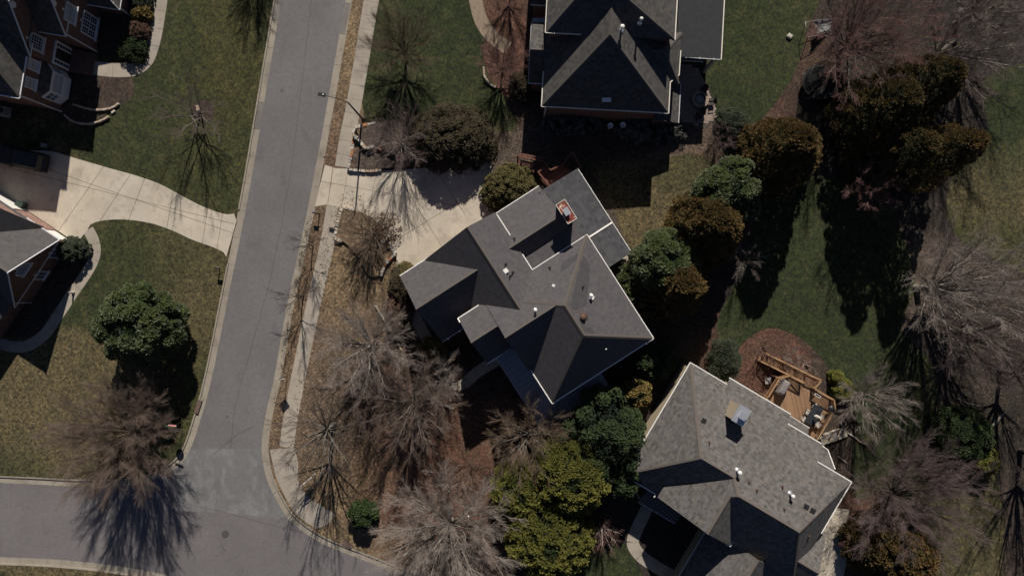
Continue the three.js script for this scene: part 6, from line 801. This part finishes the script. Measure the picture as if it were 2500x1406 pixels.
  for (const [x, y, l] of [[168, 88, 'dark round pot on the far side of the brick house door'], [164, 160, 'dark round pot on the near side of the brick house door']]) { const c = P(x, y, .6), pt = thing('flower_pot', l, 'pot', c.clone().setY(.15)); part(pt, 'pot', new MB().lathe(c.clone().setY(.15), [[.15, 0], [.24, .5], [.27, .52], [.27, .58], [.21, .58], [.2, .5]], 16), M.stoneGrey); part(pt, 'soil', new MB().lathe(c.clone().setY(.15), [[.2, .5], [0, .53]], 12), M.joint); }
  for (const [x, y, l] of [[1415, 300, 'pale round ornament farthest west under the south wall of the top house'], [1487, 313, 'pale round ornament in the middle under the south wall of the top house'], [1517, 311, 'pale round ornament nearest the patio under the south wall of the top house']]) { const c = P(x, y).setY(TOP), g = thing('garden_ornament', l, 'ornament', c.clone()); part(g, 'stand', new MB().lathe(c, [[.16, 0], [.06, .1], [.05, .8], [.1, .9]], 10), M.stoneGrey); part(g, 'bowl', new MB().lathe(c.clone().add(V(0, .9, 0)), [[.06, 0], [.26, .12], [.3, .2], [.27, .2], [.05, .06]], 14), M.white); }
}
// ---------------------------------------------------------------- the timber deck behind the grey shingled house
function rail(o, a, b, m, h = .95, step = .13, post = 1.8) { // posts, top and bottom rail, balusters as parts
  const d = b.clone().sub(a), L = d.length(), np = Math.max(1, Math.round(L / post)), up = y => V(0, y, 0); part(o, 'top_rail', new MB().bar(a.clone().add(up(h)), b.clone().add(up(h)), .14, .04), m); part(o, 'bottom_rail', new MB().bar(a.clone().add(up(.12)), b.clone().add(up(.12)), .05, .08), m); for (let k = 0; k <= np; k++) { const p = a.clone().lerp(b, k / np); part(o, 'rail_post', new MB().bar(p.clone().add(up(-.1)), p.clone().add(up(h + .04)), .1, .1, V(d.x, 0, d.z).normalize()), m); } const n = Math.round(L / step); for (let k = 1; k < n; k++) { const p = a.clone().lerp(b, k / n); part(o, 'baluster', new MB().bar(p.clone().add(up(.1)), p.clone().add(up(h - .02)), .04, .04, V(d.x, 0, d.z).normalize()), m); }
}
function planks(o, outline, deg, w, y, ms, seed, name = 'plank') {
  const th = deg * Math.PI / 180, W = V(-Math.sin(th), 0, Math.cos(th)), U = V(Math.cos(th), 0, Math.sin(th)), r = rng(seed); let lo = 1e9, hi = -1e9; for (const p of outline) { lo = Math.min(lo, p.dot(W)); hi = Math.max(hi, p.dot(W)); }
  for (let v = lo; v < hi; v += w) { const cut = (ps, s, k) => { const A = W.clone().multiplyScalar(s), B = A.clone().addScaledVector(U, k); return (splitPoly(ps, A, B)); }; let q = [outline]; const pick = (ps, f) => ps.filter(p => { const c = p.reduce((x, z) => x.add(z), V(0, 0, 0)).multiplyScalar(1 / p.length).dot(W); return f(c); }); q = q.flatMap(p => cut(p, v, 1)); q = pick(q, c => c >= v); q = q.flatMap(p => cut(p, v + w, 1)); q = pick(q, c => c <= v + w); for (const p of q) { const c = clean(p); if (c.length > 2 && Math.abs(area(c)) > .01) part(o, name, new MB().slab(atY(inset(c, .004), y + (r() - .5) * .004), .035), ms[Math.floor(r() * ms.length)]); } }
}
{
  const h = 1.9, D = ps => ps.map(([x, y]) => P(x, y, h)), o = thing('timber_deck', 'raised orange brown timber deck with stairs behind the grey shingled house', 'deck', P(1950, 980)), WD = [M.deckWood, M.deckWoodB, M.deckWoodC], R = M.railWood;
  const out = D([[1868, 968], [1897, 921], [1922, 914], [1955, 933], [1979, 946], [2028, 973], [2031, 997], [1988, 1072], [1960, 1090], [1850, 1010]]); planks(o, out, 78, .14, h, WD, 3); part(o, 'joist_frame', new MB().slab(atY(inset(out, .06), h - .05), .2), M.deckWoodB);
  const land = D([[1962, 914], [2000, 933], [1982, 944], [1955, 932]]), land2 = D([[1966, 911], [1998, 926], [1981, 946], [1955, 932]]); planks(o, land2, 121, .14, h - .01, WD, 4);
  for (const [x, y] of [[1868, 966], [1897, 921], [1922, 915], [1955, 932], [1979, 945], [2028, 973], [2031, 997], [1998, 926], [1966, 911]]) { const p = P(x, y, h); part(o, 'deck_post', new MB().bar(p.clone().setY(0), p.clone().setY(h), .14, .14, V(1, 0, 0)), M.deckWoodB); }
  const G = (a, b) => rail(o, P(...a, h), P(...b, h), R); G([1850, 996], [1868, 967]); G([1868, 967], [1896, 922]); G([1897, 921], [1921, 914.5]); G([1922, 914.5], [1953, 932]); G([1966, 911], [1998, 926]); G([1998, 926], [1981, 945]); G([1981, 946], [2027, 973]); G([2028, 973.5], [2031, 996]); G([2024, 1006], [1988, 1068]);
  { // stairs fall away to the west
    const a0 = P(1966, 911, h), b0 = P(1955, 931, h), a1 = P(1862, 860, .3), b1 = P(1852, 880, .3), N = 11; for (let k = 0; k < N; k++) { const f = (k + .15) / N, g = (k + 1.02) / N, y = lerp(h, .2, (k + 1) / N), q = (s, t) => a0.clone().lerp(a1, s).lerp(b0.clone().lerp(b1, s), t).setY(y); part(o, 'tread', new MB().slab([q(f, 0), q(g, 0), q(g, 1), q(f, 1)], .045), WD[k % 3]); part(o, 'riser', new MB().hexa(q(f, .5).setY(y + .06), a0.clone().sub(b0).setY(0).multiplyScalar(.5), V(0, .08, 0), V(.01, 0, .005)), M.deckWoodB); }
    for (const [a, b] of [[a0, a1], [b0, b1]]) { part(o, 'stringer', new MB().bar(a.clone().setY(h - .16), b.clone().setY(.12), .06, .28), M.deckWoodB); rail(o, a.clone().setY(h + .02), b.clone().setY(.25), R, .95, .13, 2.2); }
  }
  const onDeck = (x, y) => P(x, y, h).setY(h + .005);
  { const c = onDeck(1907, 944), t = -1.06, a = V(Math.cos(t), 0, Math.sin(t)), n = V(-a.z, 0, a.x), g = thing('grill', 'long grill under a grey cloth cover on the timber deck', 'grill', c.clone()); mat('greyCloth', { color: lin(.20, .175, .17), roughness: .95 }); const q = (s, u, y, k) => c.clone().add(V(0, y, 0)).addScaledVector(a, s * .78 * k).addScaledVector(n, u * .34 * k), mb = new MB(), rings = [[.0, 1.03], [.75, 1], [.98, .96], [1.12, .72], [1.16, .4]].map(([y, k]) => [[-1, -.7], [-.9, -1], [0, -1.02], [.9, -1], [1, -.7], [1, .7], [.9, 1], [0, 1.04], [-.9, 1], [-1, .7]].map(([s, u]) => q(s, u, y, k))); for (let i = 0; i + 1 < rings.length; i++) for (let k = 0; k < 10; k++) { const j = (k + 1) % 10; mb.quad(rings[i][k], rings[i][j], rings[i + 1][j], rings[i + 1][k]); } mb.face(rings[4]); part(g, 'cover', mb, M.greyCloth); part(g, 'hem', new MB().tube([...rings[0], rings[0][0]].map(p => p.clone().add(V(0, .06, 0))), .018, 5), M.greyCloth); }
  { // dining set
    const c = onDeck(1981, 1011), t = 2.09, a = V(Math.cos(t), 0, Math.sin(t)), n = V(-a.z, 0, a.x), tb = thing('patio_table', 'long dark patio table on the timber deck', 'table', c.clone()); mat('tableTop', { color: lin(.030, .032, .036), roughness: .35 }); part(tb, 'tabletop', new MB().hexa(c.clone().add(V(0, .72, 0)), a.clone().multiplyScalar(1.0), V(0, .02, 0), n.clone().multiplyScalar(.52)), M.tableTop); for (const s of [-.85, .85]) for (const u of [-.42, .42]) part(tb, 'leg', new MB().bar(c.clone().addScaledVector(a, s).addScaledVector(n, u), c.clone().addScaledVector(a, s).addScaledVector(n, u).add(V(0, .7, 0)), .05, .05, a), M.darkMetal); part(tb, 'rim', new MB().tube([[-1, -.52], [1, -.52], [1, .52], [-1, .52], [-1, -.52]].map(([s, u]) => c.clone().add(V(0, .72, 0)).addScaledVector(a, s).addScaledVector(n, u)), .025, 5), M.darkMetal);
    const um = thing('parasol', 'closed white parasol standing in the middle of the patio table', 'parasol', c.clone()), q = y => c.clone().add(V(0, y, 0)); part(um, 'pole', new MB().tube([q(0), q(2.5)], .022, 8), M.white); mat('canvas', { color: lin(.78, .74, .66), roughness: .9 }); for (let k = 0; k < 6; k++) { const d = V(Math.cos(k * 1.047), 0, Math.sin(k * 1.047)); part(um, 'canopy_fold', new MB().tube([q(2.42).addScaledVector(d, .02), q(2.0).addScaledVector(d, .07), q(1.5).addScaledVector(d, .10), q(1.15).addScaledVector(d, .12)], [.02, .05, .065, .03], 6), M.canvas); } part(um, 'finial', new MB().lathe(q(2.44), [[.03, 0], [.04, .05], [0, .12]], 8), M.white);
    const ch = thing('deck_chair', 'metal framed chair with pale cushion at the house side of the patio table, upper', 'chair', V(0, 0, 0), 'chairs round the patio table'); mat('cushion', { color: lin(.50, .45, .385), roughness: .95 }); part(ch, 'seat', new RoundedBoxGeometry(.5, .09, .5, 2, .035).translate(0, .45, 0), M.cushion); for (let k = 0; k < 3; k++) part(ch, 'stripe', new MB().box(-.15 + k * .15, .497, 0, .02, .006, .46), M.darkMetal); const bk = []; for (let k = 0; k <= 10; k++) { const f = k / 10 * Math.PI; bk.push(V(Math.cos(f) * .27, .5 + Math.sin(f) * .5, .27 + Math.sin(f) * .1)); } part(ch, 'backrest', new MB().tube(bk, .018, 6), M.darkMetal); for (let k = -2; k <= 2; k++) part(ch, 'slat', new MB().tube([V(k * .09, .45, .26), V(k * .09, .5 + .5 * Math.sqrt(1 - (k / 3) ** 2), .36)], .011, 5), M.darkMetal); for (const [x, z] of [[-.22, -.2], [.22, -.2], [-.22, .22], [.22, .22]]) part(ch, 'leg', new MB().tube([V(x * .9, .42, z * .9), V(x * 1.15, 0, z * 1.15)], .016, 6), M.darkMetal); for (const x of [-.29, .29]) part(ch, 'armrest', new MB().tube([V(x, .45, -.22), V(x, .64, -.16), V(x, .64, .2), V(x * .95, .6, .28)], .015, 6), M.darkMetal);
    const put = (x, y, f, l) => copy(ch, onDeck(x, y), f, l); ch.position.copy(onDeck(1968, 1004)); ch.rotation.y = -2.09 + .0; put(1959, 1021, -2.09, 'metal framed chair with pale cushion at the house side of the patio table, lower'); put(1988, 991, Math.PI - .5, 'metal framed chair at the upper end of the patio table'); put(2001, 1016, 1.05, 'metal framed chair with pale cushion on the lawn side of the patio table'); put(1994, 1035, .9, 'metal framed chair with a broad pale cushion near the parasol foot'); put(1996, 1064, -.6, 'metal framed chair with pale striped cushion at the lowest corner of the deck');
    const k = onDeck(2022, 994), g = thing('kettle_grill', 'black round kettle grill in the corner of the timber deck', 'grill', k.clone()); part(g, 'bowl', new MB().lathe(k.clone().add(V(0, .55, 0)), [[.06, 0], [.22, .06], [.3, .2], [.3, .26]], 18), M.tableTop); part(g, 'lid', new MB().lathe(k.clone().add(V(0, .82, 0)), [[.31, 0], [.28, .14], [.16, .24], [0, .27]], 18), M.tableTop); part(g, 'handle', new MB().tube([k.clone().add(V(-.08, 1.08, 0)), k.clone().add(V(-.06, 1.15, 0)), k.clone().add(V(.06, 1.15, 0)), k.clone().add(V(.08, 1.08, 0))], .014, 5), M.galv); for (let i = 0; i < 3; i++) { const d = V(Math.cos(i * 2.1), 0, Math.sin(i * 2.1)); part(g, 'leg', new MB().tube([k.clone().addScaledVector(d, .18).add(V(0, .6, 0)), k.clone().addScaledVector(d, .3)], .014, 5), M.darkMetal); }
    const pb = P(2001, 963, h + .95), bx = thing('planter_box', 'small white planter box hooked on the deck rail', 'planter', pb.clone().setY(h + .6)); const pa = V(48, 0, 28).normalize(), pn = V(-pa.z, 0, pa.x); const pc = pb.clone().addScaledVector(pn, .16); for (const s of [-1, 1]) { part(bx, 'side', new MB().hexa(pc.clone().addScaledVector(pn, s * .1).setY(h + .72), pa.clone().multiplyScalar(.3), V(0, .1, 0), pn.clone().multiplyScalar(.015)), M.white); part(bx, 'end', new MB().hexa(pc.clone().addScaledVector(pa, s * .29).setY(h + .72), pn.clone().multiplyScalar(.1), V(0, .1, 0), pa.clone().multiplyScalar(.015)), M.white); } part(bx, 'soil', new MB().hexa(pc.clone().setY(h + .74), pa.clone().multiplyScalar(.28), V(0, .02, 0), pn.clone().multiplyScalar(.09)), M.joint);
    const gc = P(1872, 928).setY(TOP), pc2 = thing('garden_chair', 'metal garden chair with white straps on the red bed beside the deck', 'chair', gc.clone()), z = (s, u, y) => gc.clone().add(V(s * .88 + u * .1, y, -s * .1 + u * .99)); for (let i = 0; i < 5; i++) part(pc2, 'strap', new MB().bar(z(-.28 + i * .14, -.3, .42), z(-.28 + i * .14, .3, .42), .07, .015), M.white); part(pc2, 'seat_frame', new MB().tube([z(-.34, -.33, .42), z(.34, -.33, .42), z(.34, .33, .42), z(-.34, .33, .42), z(-.34, -.33, .42)], .018, 6), M.galv); part(pc2, 'backrest', new MB().tube([z(-.34, -.33, .42), z(-.5, -.28, .85), z(-.54, 0, .95), z(-.5, .28, .85), z(-.34, .33, .42)], .018, 6), M.galv); for (const [s, u] of [[-.3, -.3], [.3, -.3], [-.3, .3], [.3, .3]]) part(pc2, 'leg', new MB().tube([z(s, u, .42), z(s * 1.1, u * 1.1, 0)], .016, 6), M.galv);
  }
  { const p = P(2054, 1032).setY(TOP), pt = thing('flower_pot', 'round pot with a pale rim beside the deck rail on the lawn', 'pot', p.clone()); part(pt, 'pot', new MB().lathe(p, [[.16, 0], [.25, .42], [.28, .44], [.28, .5], [.22, .5], [.2, .42]], 16), M.terracotta); part(pt, 'rim', new MB().lathe(p.clone().add(V(0, .5, 0)), [[.28, 0], [.28, .02], [.22, .02]], 18), M.stonePale); part(pt, 'soil', new MB().lathe(p, [[.2, .43], [0, .46]], 12), M.joint); }
}
// the red brown deck and steps behind the middle house
{
  const o = thing('wooden_deck', 'red brown wooden walk with steps and rails behind the clipped oval shrub', 'deck', P(1320, 420)), ms = [M.redWood, M.redWoodB], R = M.redWoodB, h = 1.1, D = (ps, y) => ps.map(([a, b]) => P(a, b, y));
  planks(o, D([[1262, 388], [1328, 402], [1313, 424], [1284, 417], [1262, 396]], h), 84, .15, h, ms, 5); planks(o, D([[1313, 424], [1331, 404], [1344, 420], [1375, 404], [1400, 418], [1338, 456], [1326, 446]], 1.7), 140, .15, 1.7, ms, 6);
  for (let k = 0; k < 5; k++) { const q = (f, s) => P(lerp(1314, 1330, s) + f * 14, lerp(424, 412, s) + f * 11, 1.2).setY(1.2 + k * .12); part(o, 'tread', new MB().slab([q(k / 5, 0), q(k / 5, 1), q((k + 1) / 5, 1), q((k + 1) / 5, 0)], .05), ms[k % 2]); }
  const G = (a, b, y, hh = .9) => rail(o, P(...a, y), P(...b, y), R, hh, .16); G([1264, 383], [1330, 399], h); G([1274, 378], [1328, 389], h + .3, .5); G([1330, 400], [1343, 418], 1.5); G([1344, 418], [1372, 404], 1.7); G([1314, 424], [1340, 455], 1.5); G([1313, 423], [1331, 409], 1.3); G([1372, 404], [1396, 374], 1.7); G([1396, 374], [1416, 410], 1.7);
  for (const [x, y] of [[1264, 384], [1328, 402], [1344, 420], [1396, 374], [1314, 424], [1374, 388], [1381, 399]]) part(o, 'deck_post', new MB().bar(P(x, y, 1.7).setY(0), P(x, y, 1.7).setY(1.9), .14, .14, V(1, 0, 0)), M.redWood);
}
// ---------------------------------------------------------------- play things and wood in the back yards
{
  const c = P(1993, 207).setY(TOP), o = thing('trampoline', 'round black trampoline with a net wall under the bare tree', 'trampoline', c.clone()), R = 1.75, at = (t, r, y) => V(c.x + Math.cos(t) * r, TOP + y, c.z + Math.sin(t) * r), ring = (r, y, n = 24) => Array.from({ length: n + 1 }, (_, k) => at(k / n * 6.2832, r, y)); mat('mesh', { color: lin(.012, .013, .013), roughness: .9, transparent: true, opacity: .55 }); mat('matBlack', { color: lin(.010, .011, .012), roughness: .75 });
  part(o, 'jumping_mat', new MB().lathe(c, [[R * .86, .88], [0, .86]], 28), M.matBlack); part(o, 'pad', new MB().lathe(c, [[R, .86], [R, .92], [R * .86, .92], [R * .86, .88]], 28), mat('padDark', { color: lin(.03, .034, .034), roughness: .7 })); part(o, 'net', new MB().lathe(c, [[R * .97, .92], [R * .99, 2.4]], 28), M.mesh); part(o, 'top_ring', new MB().tube(ring(R, 2.42, 8), .022, 6), M.mailMetal); for (let k = 0; k < 8; k++) { const t = k / 8 * 6.2832; part(o, 'pole', new MB().tube([at(t, R * 1.03, .1), at(t, R * 1.0, 2.45)], .025, 6), M.darkMetal); if (k % 2) part(o, 'leg', new MB().tube([at(t - .25, R, .86), at(t - .2, R, .03), at(t + .2, R, .03), at(t + .25, R, .86)], .025, 6), M.galv); }
  const g = thing('sports_goal', 'small sports goal with a torn grey net beside the wide bare tree', 'goal', P(1985, 70)), q = (x, y, h) => P(x, y, h); mat('tarp', { color: lin(.16, .165, .165), roughness: .8 }); part(g, 'frame', new MB().tube([q(1968, 55, .15), q(1967, 54, 1.5), q(1972, 90, 1.5), q(1973, 91, .15)], .035, 7), M.white); part(g, 'side_bar', new MB().tube([q(1967, 54, 1.5), q(1992, 50, 1.3), q(2034, 46, .2)], .025, 6), M.galv); part(g, 'side_bar', new MB().tube([q(1972, 90, 1.5), q(1998, 86, 1.2), q(2030, 74, .2)], .025, 6), M.galv); const nt = new MB(), r = rng(41), GX = 9, pt = (i, j) => { const s = i / GX, t = j / GX; return q(lerp(lerp(1990, 2034, s), lerp(1994, 2028, s), t), lerp(lerp(52, 46, s), lerp(82, 72, s), t), lerp(1.35, .25, s) - .35 * Math.sin(t * Math.PI) * (1 - s * .5) + .12 * vn(i * 1.7, j * 1.3)); }; for (let i = 0; i < GX; i++) for (let j = 0; j < GX; j++) nt.quad(pt(i, j), pt(i + 1, j), pt(i + 1, j + 1), pt(i, j + 1)); part(g, 'net', nt, M.tarp);
  const log = (name, label, cat, pts, rad, m) => { const l = thing(name, label, cat, pts[0].clone().setY(TOP)); part(l, 'stem', new MB().tube(pts, rad, 8), m); return l; };
  log('fallen_pole', 'long pale wooden pole lying beside the wide bronze evergreen', 'pole', [P(1796, 438, .3), P(1812, 402, .32), P(1830, 364, .35)], [.06, .06, .05], M.barkWhite); const ft = log('fallen_tree', 'pale fallen tree stem beside the large round dark shrub', 'log', [P(2403, 1066, .4), P(2425, 1040, .6), P(2450, 1012, .9)], [.17, .15, .11], M.barkPale); part(ft, 'broken_limb', new MB().tube([P(2450, 1012, .9), P(2456, 1000, 1.3)], [.08, .03], 6), M.barkPale); log('fallen_branch', 'thin pale fallen branch in the dark east wood', 'branch', [P(2338, 972, .3), P(2362, 984, .5), P(2392, 990, .4)], [.06, .05, .02], M.barkPale); log('fallen_branch', 'short pale broken branch by the corner bay of the grey shingled house', 'branch', [P(2046, 1114, .2), P(2056, 1120, .3), P(2070, 1131, .25)], [.06, .045, .02], M.barkWhite);
}

renderer.render(scene, camera);
